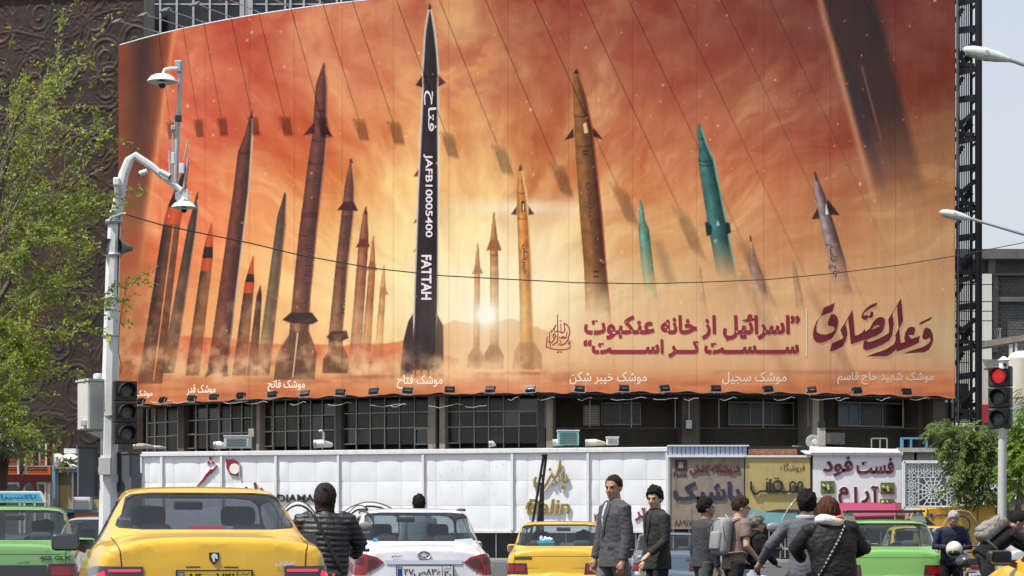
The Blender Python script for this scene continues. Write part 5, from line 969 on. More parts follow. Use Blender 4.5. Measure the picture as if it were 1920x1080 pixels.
# ================================================================ LEFT SHOPS
def left_shops():
    Y = 104.0; X = lambda px, yy: (px - 960) / F * yy
    def box(n, x0, y0, x1, y1, m, par, Y=Y, d=.2, yo=0, **k): a, b = P(x0, y1, Y), P(x1, y0, Y); return MB().box((a.x, Y + yo, a.z), (b.x, Y + yo + d, b.z)).obj(n, m, par, **k)
    t = thing('orange_kiosk', 'kiosk clad in orange slats with pale window frames', 'kiosk', P(40, 1045, Y)); og = mat('orange_slat', (.52, .10, .015), .55, var=.12, dirt=.25); rg = mat('rust_orange_slat', (.26, .05, .012), .6, var=.15, dirt=.3); ww = mat('offwhite_trim', (.5, .49, .46), .6, dirt=.3)
    for j, (y, m) in enumerate(((853, rg), (860, rg), (867, rg), (876, og), (882.5, og), (886.5, og))): box('slat', -30, y, 95, y + (5.8 if j < 3 else 5.4 if j == 3 else 3.4), m, t, d=.08, yo=random.uniform(0, .03))
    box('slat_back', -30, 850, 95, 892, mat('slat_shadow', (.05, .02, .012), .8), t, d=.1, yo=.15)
    for y in (848.5, 873.3): box('trim', -30, y, 95, y + 2, M_alu, t, d=.1, yo=-.05)
    box('corner_post', 90, 876, 95, 1052, og, t, d=.3, yo=-.06); box('window_wall', -30, 892, 95, 1052, ww, t, d=.2, yo=.4)
    for x0, x1 in ((8, 32), (44, 60), (66, 79)): box('pane', x0, 908, x1, 1000, mat('kiosk_glass', (.07, .08, .08), .15, var=.3), t, d=.06, yo=.3)
    for x in (2, 33, 42, 61, 81): box('window_post', x, 892, x + 3.5, 1000, ww, t, d=.1, yo=.25)
    t = thing('blue_kiosk', 'kiosk with sky blue frame and tan window boards', 'kiosk', P(140, 1045, Y + 1)); bl = mat('blue_frame_paint', (.14, .33, .46), .55, dirt=.2); tan = mat('tan_board', (.38, .28, .12), .7, var=.25, scale=2, dirt=.3); olive = mat('olive_film', (.14, .12, .06), .6, var=.2)
    Yk = Y + 1
    box('lintel', 97, 876, 262, 885, bl, t, Y=Yk, d=.3, yo=-.1); box('post', 96.5, 878, 104.5, 1050, bl, t, Y=Yk, d=.3, yo=-.12); box('sill', 104, 955, 190, 961, bl, t, Y=Yk, d=.3, yo=-.1); box('body', 96, 886, 262, 1052, mat('kiosk_dark', (.10, .10, .10), .7), t, Y=Yk, d=.3, yo=.3)
    box('board', 110, 888, 133, 954, tan, t, Y=Yk, d=.05, yo=.2); box('board_top', 110, 887, 133, 908, olive, t, Y=Yk, d=.05, yo=.13)
    for x in (105, 133.5): box('frame_bar', x, 886, x + 3.4, 955, M_alu, t, Y=Yk, d=.1, yo=.1)
    box('orange_stripe', 140, 961, 200, 973, mat('ochre_stripe', (.42, .16, .03), .6), t, Y=Yk, d=.2, yo=-.05); box('board', 168, 936, 186, 954, tan, t, Y=Yk, d=.05, yo=.15)
    t = thing('window_air_conditioner', 'white window air conditioner in the blue kiosk', 'air conditioner', P(152, 955, Yk - .4)); box('casing', 136, 932, 169, 956, M_white, t, Y=Yk - .4, d=.6, bevel=.02); box('grille', 138, 938, 166, 954.5, mat('ac_grille', (.17, .18, .19), .6, var=.2, scale=30), t, Y=Yk - .4, d=.03, yo=-.04)
    # torn roofing and canvas on the kiosk roof
    t = thing('torn_roofing', 'crumpled white roofing sheets and cement sacks on the blue kiosk roof', 'roofing', P(120, 876, Yk + 1)); rr = random.Random(5); cr = mat('crumpled_sheet', (.5, .49, .46), .8, var=.2, dirt=.5, bump=.6, bscale=5)
    for k in range(9):
        x = rr.uniform(100, 142); y = rr.uniform(862, 872); c = P(x, y, Yk + rr.uniform(0, 1)); M = Matrix.Rotation(rr.uniform(-.5, .5), 4, 'Y') @ Matrix.Rotation(rr.uniform(-.4, .4), 4, 'X'); mb = MB(); n = 5
        for i in range(n + 1):
            for j in range(n + 1): mb.v.append(c + M @ Vector(((i / n - .5) * rr.uniform(.7, 1.1), (j / n - .5) * .8, rr.uniform(-.1, .1))))
        for i in range(n):
            for j in range(n): q = i * (n + 1) + j; mb.f.append([q, q + 1, q + n + 2, q + n + 1])
        mb.obj('sheet', cr, t)
    MB().ell(P(108, 866, Yk + .5), (.42, .4, .42), 12, 8).obj('cement_sack', cr, t, smooth=60); MB().ell(P(131, 866, Yk + .9), (.55, .4, .4), 12, 8).obj('cement_sack', M_white, t, smooth=60); MB().box(tuple(P(100, 879, Yk - .3)), tuple(P(142, 875.5, Yk - .3) + Vector((0, 2, 0)))).obj('slab', M_conc, t)
    box('white_box', 120, 841, 142, 850, M_white, t, Y=Yk + 1.4, d=.5)
    # giant dark red letters
    Yl = 99.0; t = thing('giant_letter_sign', 'giant dark red block letters with pale sides in front of the orange kiosk', 'sign', P(50, 1045, Yl)); mr = mat('oxblood_gloss', (.050, .004, .006), .4, coat=.1, spec=.3, var=.1); sd = mat('letter_side', (.55, .56, .57), .5)
    def blk(x0, y0, x1, y1): 
        a, b = P(x0, y1, Yl), P(x1, y0, Yl); MB().box((a.x, Yl, a.z), (b.x, Yl + .04, b.z)).obj('letter_face', mr, t); MB().box((a.x - .1, Yl + .05, a.z + .02), (b.x - .02, Yl + .5, b.z - .02)).obj('letter_side', sd, t)
    blk(26, 831, 72, 844); blk(36, 844.2, 46, 889.5); blk(62, 844.2, 72, 873); blk(88, 831, 98.5, 873); blk(-12, 889.7, 97, 904)
    def ring(nm, m, cx_, r0, r1, y0, y1, n=36):
        mb = MB()
        for i in range(n):
            a_ = 2 * math.pi * i / n
            for r, yo in ((r0, y0), (r1, y0), (r1, y1), (r0, y1)): q = P(cx_ + r * math.cos(a_), 921 + r * math.sin(a_) * 1.42, Yl); mb.v.append(Vector((q.x, Yl + yo, q.z)))
        for i in range(n):
            for j in range(4): mb.f.append([i * 4 + j, i * 4 + (j + 1) % 4, ((i + 1) % n) * 4 + (j + 1) % 4, ((i + 1) % n) * 4 + j])
        mb.obj(nm, m, t)
    ring('letter_face', mr, 53, 10.5, 17.5, -.02, .04); ring('letter_side', sd, 52.2, 10.6, 17.2, .05, .45)
    blk(98 - 62, 904.2, 46, 912)
    for x in (-8, 92): MB().bar(P(x, 904, Yl + .2), Vector((P(x, 0, Yl + .2).x, Yl + .2, .0)), .12).obj('post', M_steel, t)
left_shops()
# ================================================================ CARS
def chaikin(p, it=2):
    p = [np.array(q, float) for q in p]
    for _ in range(it):
        o = [p[0]]
        for a, b in zip(p, p[1:]): o += [a * .75 + b * .25, a * .25 + b * .75]
        o.append(p[-1]); p = o
    return np.array(p)
def rpoly(pts, it=2):
    """closed convex outline with softened corners"""
    p = [np.array(q, float) for q in pts]; n = len(p); o = []
    for i in range(n):
        a, b, c = p[i - 1], p[i], p[(i + 1) % n]; r = .16
        q0, q1 = b + (a - b) * r, b + (c - b) * r; o += [q0, (q0 + q1) / 4 + b / 2, q1]
    return o
def gsmooth(y, v, s):
    d = y[1] - y[0]; k = int(3 * s / d) + 1; w = np.exp(-((np.arange(-k, k + 1) * d / s) ** 2) / 2); w /= w.sum(); return np.convolve(np.pad(v, k, 'edge'), w, 'valid')
def inside(poly, a, b):
    s = None; n = len(poly)
    for i in range(n):
        p, q = poly[i], poly[(i + 1) % n]; c = (q[0] - p[0]) * (b - p[1]) - (q[1] - p[1]) * (a - p[0])
        if abs(c) < 1e-10: continue
        if s is None: s = c > 0
        elif (c > 0) != s: return False
    return True
SEDAN = dict(L=4.45, W=.85, zr=1.42, zb=.86, zd=.97, zwb=.99, td=.62, yr=1.25, yf=2.55, yw=3.35, zh=.93, zn=.72, wr=.60, bumpz=.52)
PAINT = {}
def paint(name, col, rough=.3, metal=0):
    m = mat(name, col, rough + .06, metal, var=.07, scale=2.2, coat=.75, dirt=.18); return m
def car(name, label, group, loc, rz, spec, pm, lights, sealw=.035, glassm=None, plate=None, extras=None, interior=True, cat='car', mirrors=True):
    S = dict(SEDAN); S.update(spec); t = thing(name, label, cat, loc, R(rz), group)
    L_, W, zr, zb, zd = S['L'], S['W'], S['zr'], S['zb'], S['zd']
    yy = np.arange(.12, L_ - .12, .06); kn = [0, S['td'], S['yr'], (S['yr'] + S['yf']) / 2, S['yf'], S['yw'], L_]
    zt = np.interp(yy, kn, [zd - .005, S['zwb'], zr - .02, zr + .01, zr - .03, S['zh'], S['zn']]); zt = gsmooth(yy, zt, .075)
    belt = gsmooth(yy, np.interp(yy, [0, S['td'], S['yr'], S['yf'], S['yw'], L_], [zd - .10, zd - .07, zb + .05, zb, S['zh'] - .07, S['zn'] - .1]), .12)
    Wy = W * (1 - .09 * np.clip((1.0 - yy) / 1.0, 0, 1) ** 2 - .16 * np.clip((yy - (L_ - 1.2)) / 1.2, 0, 1) ** 2)
    def ring(y, z, b, w_):
        k = float(np.clip((z - b - .06) / (zr - zb - .06), 0, 1)); wrf = .91 * w_ + (S['wr'] - .91 * w_) * k
        p6 = (wrf, b + .03 + (z - .07 - b - .03) * max(k, .0) if k > 0 else b + .03); p7 = (wrf - .07 - .12 * (1 - k), z - .018 - .01 * (1 - k)); pm_ = (wrf * .5, z - .004)
        h = [(0, .2), (.72 * w_, .2), (.92 * w_, .25), (.985 * w_, .40), (w_, .58), (.985 * w_, .72), (.955 * w_, b - .04), (.915 * w_, b), p6, p7, pm_, (0, z)]
        h = chaikin(h, 2); return [(x, zz) for x, zz in h] + [(-x, zz) for x, zz in h[::-1][1:-1]]
    rows = []
    for y, z, b, w_ in zip(yy, zt, belt, Wy): rows.append([(x, y, q) for x, q in ring(y, z, b, w_)])
    tl = lambda z: (-.075 * (1 / (1 + math.exp((z - S['bumpz']) / .02))) + .10 * max(0, z - .6)) 
    zc = (.2 + zd) / 2 + .02
    def cap(row, seq, sgn, y0):
        out = []
        for s, dy in seq: out.append([(x * s, y0 + sgn * dy, zc + (z - zc) * (s if s > .9 else s)) for x, _, z in row])
        return out
    rear = cap(rows[0], [(.992, .045), (.975, .08), (.945, .105), (.88, .118), (.74, .12), (.55, .125), (.3, .127), (.02, .128)], -1, yy[0]); front = cap(rows[-1], [(.99, .04), (.965, .08), (.92, .11), (.8, .13), (.5, .14), (.02, .15)], 1, yy[-1])
    allr = rear[::-1] + rows + front; n = len(allr[0]); bm = bmesh.new(); vv = []
    for r_ in allr:
        q = []
        for x, y, z in r_:
            f = max(0, 1 - y / .55); y2 = y + tl(z) * f; q.append(bm.verts.new((x, y2, z)))
        vv.append(q)
    for i in range(len(vv) - 1):
        for j in range(n): bm.faces.new((vv[i][j], vv[i][(j + 1) % n], vv[i + 1][(j + 1) % n], vv[i + 1][j]))
    bm.faces.new(vv[0][::-1]); bm.faces.new(vv[-1])
    bmesh.ops.recalc_face_normals(bm, faces=bm.faces); bm.normal_update()
    full = BVHTree.FromBMesh(bm)
    def cut(poly, ax, filt):
        for i in range(len(poly)):
            a, b = poly[i], poly[(i + 1) % len(poly)]; e = (b[0] - a[0], b[1] - a[1])
            if ax == 'y': co, no = (a[0], 0, a[1]), (e[1], 0, -e[0])
            elif ax == 'x': co, no = (0, a[0], a[1]), (0, e[1], -e[0])
            else: co, no = (a[0], a[1], 0), (e[1], -e[0], 0)
            fs = [f for f in bm.faces if filt(f)]; g = list({v for f in fs for v in f.verts}) + list({e_ for f in fs for e_ in f.edges}) + fs
            bmesh.ops.bisect_plane(bm, geom=g, dist=1e-4, plane_co=co, plane_no=no)
        out = []
        for f in bm.faces:
            if filt(f):
                c = f.calc_center_median(); a, b = (c.x, c.z) if ax == 'y' else (c.y, c.z) if ax == 'x' else (c.x, c.y)
                if inside(poly, a, b): out.append(f)
        return out
    def extract(faces, nm, m, off=0.0, skirt=False, sub=None, smooth=50):
        idx = {}; mb = MB(); bnd = {}
        for f in faces:
            q = []
            for v in f.verts:
                if v not in idx: idx[v] = len(mb.v); mb.v.append(v.co + v.normal * off)
                q.append(idx[v])
            mb.f.append(q)
            for i in range(len(q)): bnd[(q[i], q[(i + 1) % len(q)])] = 1
        if skirt:
            k = len(mb.v); inv = {i: v for v, i in idx.items()}; mb.v += [inv[i].co - inv[i].normal * .004 for i in range(k)]
            for (a, b) in bnd:
                if (b, a) not in bnd: mb.f.append([b, a, a + k, b + k])
        return mb.obj(nm, m, sub or t, smooth=smooth, local=True, rec=False)
    seal = mat('window_rubber', (.012, .012, .013), .5); gm = glassm or glass('car_glass', (.42, .47, .46), .5); clr = glass('clear_car_glass', (.80, .84, .83), .25)
    wins = []
    inner = lambda P_, d: [(np.array(p) + (np.mean(P_, 0) - np.array(p)) / np.linalg.norm(np.mean(P_, 0) - np.array(p)) * d) for p in P_]
    zl, zh_ = S['zwb'] + .015, zr - .055; wl, wh = S.get('rwl', .72), S.get('rwh', .55); wd = .5
    rw = [(-wl, zl), (wl, zl), (wh, zh_), (-wh, zh_)]; fr = lambda f: f.calc_center_median().y < 1.6 and f.calc_center_median().y > S['td'] - .2 and f.normal.z > .15 and f.normal.y < -.2 and abs(f.normal.x) < .75
    wins.append(('rear_window', rw, 'y', fr))
    fw = [(-wl - .02, S['zh'] + .03), (wl + .02, S['zh'] + .03), (wh, zh_ - .01), (-wh, zh_ - .01)]; wins.append(('windscreen', fw, 'y', lambda f: f.calc_center_median().y > S['yf'] - .15 and f.calc_center_median().y < S['yw'] + .2 and f.normal.y > .2 and f.normal.z > .15 and abs(f.normal.x) < .75))
    yr, yf, yw, td = S['yr'], S['yf'], S['yw'], S['td']; mid = (yr + yf) / 2 + .12; zs = zb + .045; zu = zr - .10
    for sx in (-1, 1):
        fl = (lambda s_: (lambda f: f.normal.x * s_ > .45 and f.calc_center_median().z > zb + .0))(sx)
        wins.append(('side_window', [(mid - .74 - .28, zs + .05), (mid - .03, zs), (mid - .03, zu), (mid - .62, zu)], 'x', fl)); wins.append(('side_window', [(mid + .03, zs), (yw - .30, zs + .02), (yf + .06, zu), (mid + .03, zu)], 'x', fl))
    for nm, pl, ax, fl in wins:
        outer = cut(rpoly(pl), ax, fl); inn = set(cut(rpoly(inner(pl, sealw)), ax, fl)); outer = [f for f in bm.faces if f.is_valid and fl(f)]
        po, pi = rpoly(pl), rpoly(inner(pl, sealw)); cc = lambda f: ((f.calc_center_median().x, f.calc_center_median().z) if ax == 'y' else (f.calc_center_median().y, f.calc_center_median().z))
        o_f = [f for f in outer if inside(po, *cc(f))]; g_f = [f for f in o_f if inside(pi, *cc(f))]; s_f = [f for f in o_f if f not in set(g_f)]
        if g_f:
            extract(g_f, nm, gm if nm == 'rear_window' else clr, -.004); extract(s_f, 'window_seal', seal, .001); bmesh.ops.delete(bm, geom=o_f, context='FACES')
    # lights, bumper strip as raised regions of the tail
    for nm, pl, m, off in lights:
        for sx in ((-1, 1) if not nm.startswith('*') else (1,)):
            p2 = [(x * sx, z) for x, z in pl]; p2 = p2 if sx > 0 else p2[::-1]
            fl = lambda f: f.calc_center_median().y < .75 and f.normal.y < -.05
            fs = cut([np.array(q, float) for q in p2], 'y', fl)
            if fs: extract(fs, nm.strip('*'), m, off, True)
    me = bpy.data.meshes.new('body'); bmesh.ops.recalc_face_normals(bm, faces=bm.faces); bm.to_mesh(me); bm.free(); me.materials.append(pm); me.shade_smooth(); me.set_sharp_from_angle(angle=R(42)); link('body', me, t)
    def drape(x, z, off=.004):
        h = full.ray_cast(Vector((x, -2, z)), Vector((0, 1, 0))); 
        return (h[0] + h[1] * (off if h[1].y < 0 else -off)) if h[0] else Vector((x, 0, z))
    def line(pts, r=.004, m=None, nm='panel_gap', n=14):
        P_ = []
        for (a, b) in zip(pts, pts[1:]):
            for i in range(n): P_.append(drape(a[0] + (b[0] - a[0]) * i / n, a[1] + (b[1] - a[1]) * i / n, .0))
        P_.append(drape(*pts[-1], .0)); MB().tube(P_, r, 5).obj(nm, m or mat('panel_gap', (.01, .01, .01), .8), t, local=True)
    t['_'] = 0; del t['_']
    # wheels, bumpers, underside
    tyre = M_rubber; rim = mat('alloy', (.45, .45, .46), .35, .8)
    for y in (.85, L_ - .85):
        for sx in (-1, 1):
            c = Vector((sx * (W - .10), y, .30)); w_ = MB().lathe(c, [(.17, -.10), (.28, -.10), (.305, -.07), (.305, .07), (.28, .10), (.17, .10)], 24, 'x').obj('tyre', tyre, t, smooth=40, local=True); MB().lathe(c, [(.0, -.06), (.17, -.09), (.18, .09), (.0, .06)], 16, 'x').obj('rim', rim, w_, local=True)
    MB().cbox((0, .02, .40), (W * 1.84, .16, .09)).obj('bumper_trim', mat('bumper_black', (.03, .03, .03), .6), t, local=True, bevel=.03) if S.get('trim', 1) else None
    if interior:
        sm = mat('seat_cloth', (.13, .125, .12), .9, var=.2); pl_ = mat('interior_plastic', (.07, .07, .072), .7)
        MB().box((-.68, td + .05, zb - .02), (.68, td + .55, zb + .03)).obj('parcel_shelf', pl_, t, local=True)
        MB().box((-.66, td + .50, .45), (.66, td + .66, zb + .13)).obj('rear_seat', sm, t, local=True, bevel=.05)
        for x in (-.36, .36):
            MB().box((x - .24, yr + .85, .4), (x + .24, yr + 1.0, zb + .20)).obj('front_seat', sm, t, local=True, bevel=.06); MB().box((x - .14, yr + .86, zb + .23), (x + .14, yr + .95, zb + .39)).obj('headrest', sm, t, local=True, bevel=.05)
            MB().box((x - .13, td + .52, zb + .14), (x + .13, td + .60, zb + .24)).obj('headrest', sm, t, local=True, bevel=.04)
        MB().box((-.70, yw - .45, .55), (.70, yw - .02, zb + .04)).obj('dashboard', pl_, t, local=True, bevel=.04)
        MB().cbox((0, yf + .12, zr - .13), (.24, .03, .07)).obj('inside_mirror', pl_, t, local=True, bevel=.02)
        tor = MB(); tor.tube([(-.36 + .18 * math.cos(a), yw - .62 + .07 * math.sin(a), zb + .02 + .17 * math.sin(a)) for a in np.linspace(0, 6.283, 19)], .016, 6); tor.obj('steering_wheel', pl_, t, local=True)
    if mirrors:
        for sx in (-1, 1):
            c = Vector((sx * (W + S.get('mx', .02)), yw - .42, zb + .10)); h = MB(); h.box(c + Vector((-.115, -.05, -.072)), c + Vector((.115, .06, .072))); mo = h.obj('door_mirror', S.get('mirm', pm), t, local=True, bevel=.038); mo.modifiers[0].segments = 4; mo.data.shade_smooth()
            MB().prism([c + Vector((q[0], -.0525, q[1])) for q in rpoly([(-.10, -.056), (.10, -.056), (.10, .056), (-.10, .056)])], (0, .004, 0)).obj('mirror_glass', mat('mirror_glass', (.13, .14, .15), .05, 1.0), mo, local=True); MB().bar(c + Vector((-sx * .08, .02, -.03)), c + Vector((-sx * .17, .03, -.07)), .05).obj('mirror_stalk', M_black, mo, local=True)
    t_api = dict(t=t, drape=drape, line=line, S=S)
    def onbody(nm, pts, m, off=.006, th=.01):
        """flat badge outline laid on the tail"""
        f = [drape(x, z, off) for x, z in pts]; return MB().prism(f, (0, th, 0)).obj(nm, m, t, local=True, rec=True)
    def lett(s, x0, x1, z0, z1, m, off=.008, bold=.02, nm='lettering', skew=0): return text_on(nm, s, lambda u, v: drape(x0 + (x1 - x0) * u + skew * v, z0 + (z1 - z0) * v, off), m, t, bold, None, 2, local=True)
    t_api.update(onbody=onbody, lett=lett)
    if plate:
        x0, x1, z0, z1, pcol, left, right, kind = plate
        y = min(drape(x0, (z0 + z1) / 2).y, drape(x1, (z0 + z1) / 2).y, drape(0, z1).y, drape(0, z0).y) - .012; pk = mat('plate_black', (.012, .012, .012), .5)
        MB().box((x0 - .012, y, z0 - .01), (x1 + .012, y + .04, z1 + .01)).obj('plate_frame', pk, t, local=True); pb = MB().box((x0, y - .004, z0), (x1, y, z1)).obj('number_plate', mat('plate_' + kind, pcol, .45, var=.02), t, local=True); w_ = x1 - x0; h_ = z1 - z0
        MB().box((x0 + .004, y - .007, z0 + .004), (x0 + .085 * w_, y - .004, z1 - .004)).obj('plate_blue_band', mat('plate_blue', (.01, .06, .30), .5), pb, local=True)
        MB().box((x0 + .012, y - .009, z1 - .03), (x0 + .075 * w_, y - .007, z1 - .014)).obj('plate_flag', mat('plate_flag', (.3, .45, .3), .5), pb, local=True)
        MB().box((x0 + .805 * w_, y - .007, z0), (x0 + .812 * w_, y - .004, z1)).obj('plate_line', pk, pb, local=True)
        for s, a, b, c, d in ((left, .12, .78, .16, .88), (right, .835, .975, .10, .66), ('ایران', .84, .97, .74, .93)): text_on('plate_digits', s, lambda u, v: Vector((x0 + w_ * (a + (b - a) * u), y - .008, z0 + h_ * (c + (d - c) * v))), pk, pb, .02, None, 2, local=True)
    if extras: extras(t_api)
    return t
TL = mat('tail_red', (.20, .004, .008), .10, coat=.6, var=.15, scale=14); TLD = mat('tail_dark_red', (.06, .004, .008), .15, coat=.5, var=.3, scale=12); TLS = mat('tail_smoke', (.04, .03, .035), .15, coat=.5); TLE = mat('tail_lit', (.5, .01, .02), .3, emit=(1, .02, .05, 1.6)); CHR = M_chrome; TLO = mat('tail_amber', (.5, .12, .02), .2, coat=.4)
YEL = paint('taxi_yellow', (.64, .37, .008)); GRN = paint('taxi_green', (.15, .36, .075)); GRN2 = paint('taxi_mint_green', (.15, .33, .11)); WHT = paint('pearl_white', (.68, .69, .72)); BLU = paint('steel_blue', (.11, .15, .20), .3, .4); SIL = paint('silver_paint', (.42, .43, .44), .3, .4)
GTAXI = 'taxis waiting at the junction'
# --- yellow saloon taxi in front
def ex_hero(a):
    up = .0
    l = a['line']; S = a['S']; gap = .0045
    l([(-.70, 1.075), (-.66, .98), (-.645, .80), (-.62, .62)], gap); l([(.70, 1.075), (.66, .98), (.645, .80), (.62, .62)], gap)
    a['onbody']('badge_shield', [(-.036, .968), (.036, .968), (.034, .918), (0, .881), (-.034, .918)], mat('badge_black', (.015, .015, .015), .3), .008); a['onbody']('badge_horse', [(-.022, .938), (-.012, .957), (.004, .960), (.02, .949), (.026, .923), (.016, .918), (.008, .931), (.002, .918), (.006, .901), (-.008, .897), (-.012, .916)], CHR, .02)
    a['lett']('سورن', .43, .565, .868, .912, CHR, .010, .02, skew=.02); a['onbody']('badge_underline', [(.50, .876), (.57, .876), (.575, .880), (.50, .881)], CHR, .01)
    a['onbody']('lid_slot', [(-.20, .870), (-.10, .870), (-.10, .862), (-.20, .862)], M_black, .002); a['onbody']('lid_slot', [(.07, .868), (.17, .868), (.17, .860), (.07, .860)], M_black, .002)
    y = S['td'] + .1; led = MB()
    MB().box((-.135, y + .02, S['zwb'] + .012), (.135, y + .05, S['zwb'] + .042)).obj('high_brake_light', TLE, a['t'], local=True)
    ch = MB()   # chequered decal on the left rear wing
    for i in range(14):
        for j in range(4):
            if (i + j) % 2: ch.cbox((-.862, .74 + i * .035, .93 + j * .016), (.004, .026, .012))
    ch.obj('chequer_decal', mat('decal_grey', (.25, .22, .12), .6), a['t'], local=True, kind='stuff')
hero_l = [('tail_light', [(.50, .63), (.88, .63), (.90, .83), (.82, .872), (.50, .868)], TLS, .010), ('tail_light_strip', [(.52, .832), (.74, .832), (.74, .847), (.52, .847)], TLE, .014), ('tail_light_strip', [(.76, .80), (.85, .775), (.85, .79), (.77, .835)], TLE, .014), ('tail_light_lens', [(.53, .68), (.82, .68), (.82, .80), (.53, .81)], TLD, .0125)]
HG = glass('tinted_glass', (.19, .21, .25), .3)
car('taxi', 'yellow saloon taxi nearest the camera with a black horse shield badge', GTAXI, (-2.12, 15.2, .05), 12.6, dict(L=4.5, W=.90, zr=1.475, zb=.94, zd=1.075, zwb=1.12, td=.60, yr=1.18, wr=.60, rwl=.70, rwh=.575, zh=1.0, zn=.8, trim=0, mirm=M_black, mx=.10), YEL, hero_l, .03, HG, (-.26, .26, .725, .835, (.62, .40, .03), '۱۴۷ت۴۸', '۶۸', 'yellow'), ex_hero)
# --- white saloon
def ex_white(a):
    a['line']([(-.66, 1.0), (-.675, .93), (-.62, .70)], .004); a['line']([(.66, 1.0), (.675, .93), (.62, .70)], .004)
    a['onbody']('chrome_bar', [(-.46, .868), (.46, .868), (.44, .822), (-.44, .822)], CHR, .012); st = []
    oval = [(.075 * math.cos(q), .925 + .047 * math.sin(q)) for q in np.linspace(0, 6.283, 28, endpoint=False)]; a['onbody']('badge_disc', oval, mat('badge_grey', (.25, .25, .26), .3, .8), .008)
    MB().tube([a['drape'](.075 * math.cos(q), .925 + .047 * math.sin(q), .016) for q in np.linspace(0, 6.283, 29)], .006, 6, cap=False).obj('badge_ring', CHR, a['t'], local=True)
    star = [((.066 if k % 2 == 0 else .022) * math.cos(math.pi / 2 + k * math.pi / 5), .925 + (.042 if k % 2 == 0 else .014) * math.sin(math.pi / 2 + k * math.pi / 5)) for k in range(10)]; a['onbody']('badge_star', star, CHR, .020)
    a['lett']('JAC', -.385, -.255, .898, .925, mat('badge_dark_chrome', (.16, .16, .17), .3, .8), .012, .03)  # darker chrome so the letters stand out on the white body
    yw = a['S']['td']; MB().cbox((.60, yw - .02, 1.045), (.22, .01, .07), Matrix.Rotation(R(-4), 4, 'Y')).obj('window_sticker', mat('sticker', (.6, .68, .68), .5), a['t'], local=True)
    MB().lathe((-.53, yw + .03, 1.10), [(0, -.003), (.035, -.003), (.035, .003), (0, .003)], 14, 'y').obj('round_sticker', mat('sticker_blue', (.05, .3, .55), .5), a['t'], local=True)
    c = MB().tube([a['drape'](x, 1.015 + .0 * x, .01) for x in np.linspace(-.6, .6, 12)], .004, 5)
    for sx in (-1, 1): MB().tube([(sx * .60, 1.15, 1.475), (sx * .62, 1.9, 1.49), (sx * .60, 2.6, 1.46)], .018, 6).obj('roof_strip', M_dkmetal, a['t'], local=True)
    MB().tube([(-.36 + .13 * math.cos(q), 1.32, .98 + .20 * math.sin(q)) for q in np.linspace(0, 3.14, 12)], .014, 6).obj('luggage_arch', mat('beige_tube', (.4, .4, .38), .6), a['t'], local=True)
wl_ = [('tail_light', [(.47, .845), (.55, .905), (.70, .94), (.86, .94), (.86, .70), (.70, .70), (.55, .78)], TL, .012), ('tail_light_inner', [(.52, .85), (.60, .885), (.66, .89), (.66, .76), (.58, .79)], TLD, .016), ('tail_light_inner', [(.70, .90), (.80, .90), (.80, .82), (.70, .82)], TLD, .016)]
car('white_saloon', 'white saloon with a star badge and a white number plate, right of the hooded rider', None, (-1.03, 25.0, 0), 7.5, dict(L=4.6, W=.885, zr=1.50, zb=.92, zd=1.02, zwb=1.075, td=.55, yr=1.2, wr=.66, rwl=.755, rwh=.635, zh=.98, trim=0), WHT, wl_, .05, glass('white_car_glass', (.42, .50, .54), .35), (-.315, .335, .645, .80, (.75, .76, .76), '۶۳۸ص۷۴', '۲۰', 'white'), ex_white)
# --- boxy saloon taxis
def ex_405(txt=None, pers=None, roof=None):
    def f(a):
        a['line']([(-.69, .955), (-.665, .90), (-.66, .62)], .004); a['line']([(.69, .955), (.665, .90), (.66, .62)], .004); a['line']([(-.66, .845), (.66, .845)], .003)
        if txt: a['lett'](txt, *roof_pos.get('name', (.05, .42, .775, .82)), mat('badge_charcoal', (.035, .035, .03), .4), .010, .03)
        if pers: a['lett'](pers, -.36, -.20, .735, .765, mat('badge_charcoal', (.035, .035, .03), .4), .010, .02)
        if roof: roof(a)
    return f
roof_pos = {}
L405 = [('tail_light', [(.45, .56), (.84, .56), (.84, .735), (.47, .735)], TLD, .010), ('tail_light_lens', [(.50, .60), (.80, .60), (.80, .70), (.50, .70)], TL, .015)]
G405 = glass('pale_car_glass', (.55, .66, .66), .4)
def ex_y2(a):
    ex_405()(a); bx = MB().cbox((-.20, .80, 1.045), (.27, .14, .10)).obj('tissue_box', mat('tissue_blue', (.06, .35, .5), .6), a['t'], local=True); mb = MB(); rr = random.Random(2)
    for k in range(6): mb.ell((-.28 + k * .033, .80, 1.10 + rr.uniform(0, .03)), (.03, .03, rr.uniform(.02, .05)), 7, 5)
    mb.obj('tissues', mat('tissue_pale', (.55, .7, .75), .8), bx, local=True); MB().cbox((.14, .85, 1.03), (.22, .02, .07)).obj('card_frame', mat('card_grey', (.3, .3, .3), .6), a['t'], local=True)
    a['onbody']('name_strip', [(-.66, .835), (-.385, .835), (-.385, .795), (-.66, .795)], mat('badge_charcoal', (.035, .035, .03), .4), .006)
    a['onbody']('shade_panel', [(-.5, .66), (.5, .66), (.5, .655), (-.5, .655)], M_black, .004)
car('taxi', 'yellow boxy taxi with a tissue box in its rear window behind the grey suited man', GTAXI, (.70, 34.0, 0), -4, dict(rwl=.735, rwh=.62, wr=.655), YEL, L405, .03, G405, None, ex_y2)
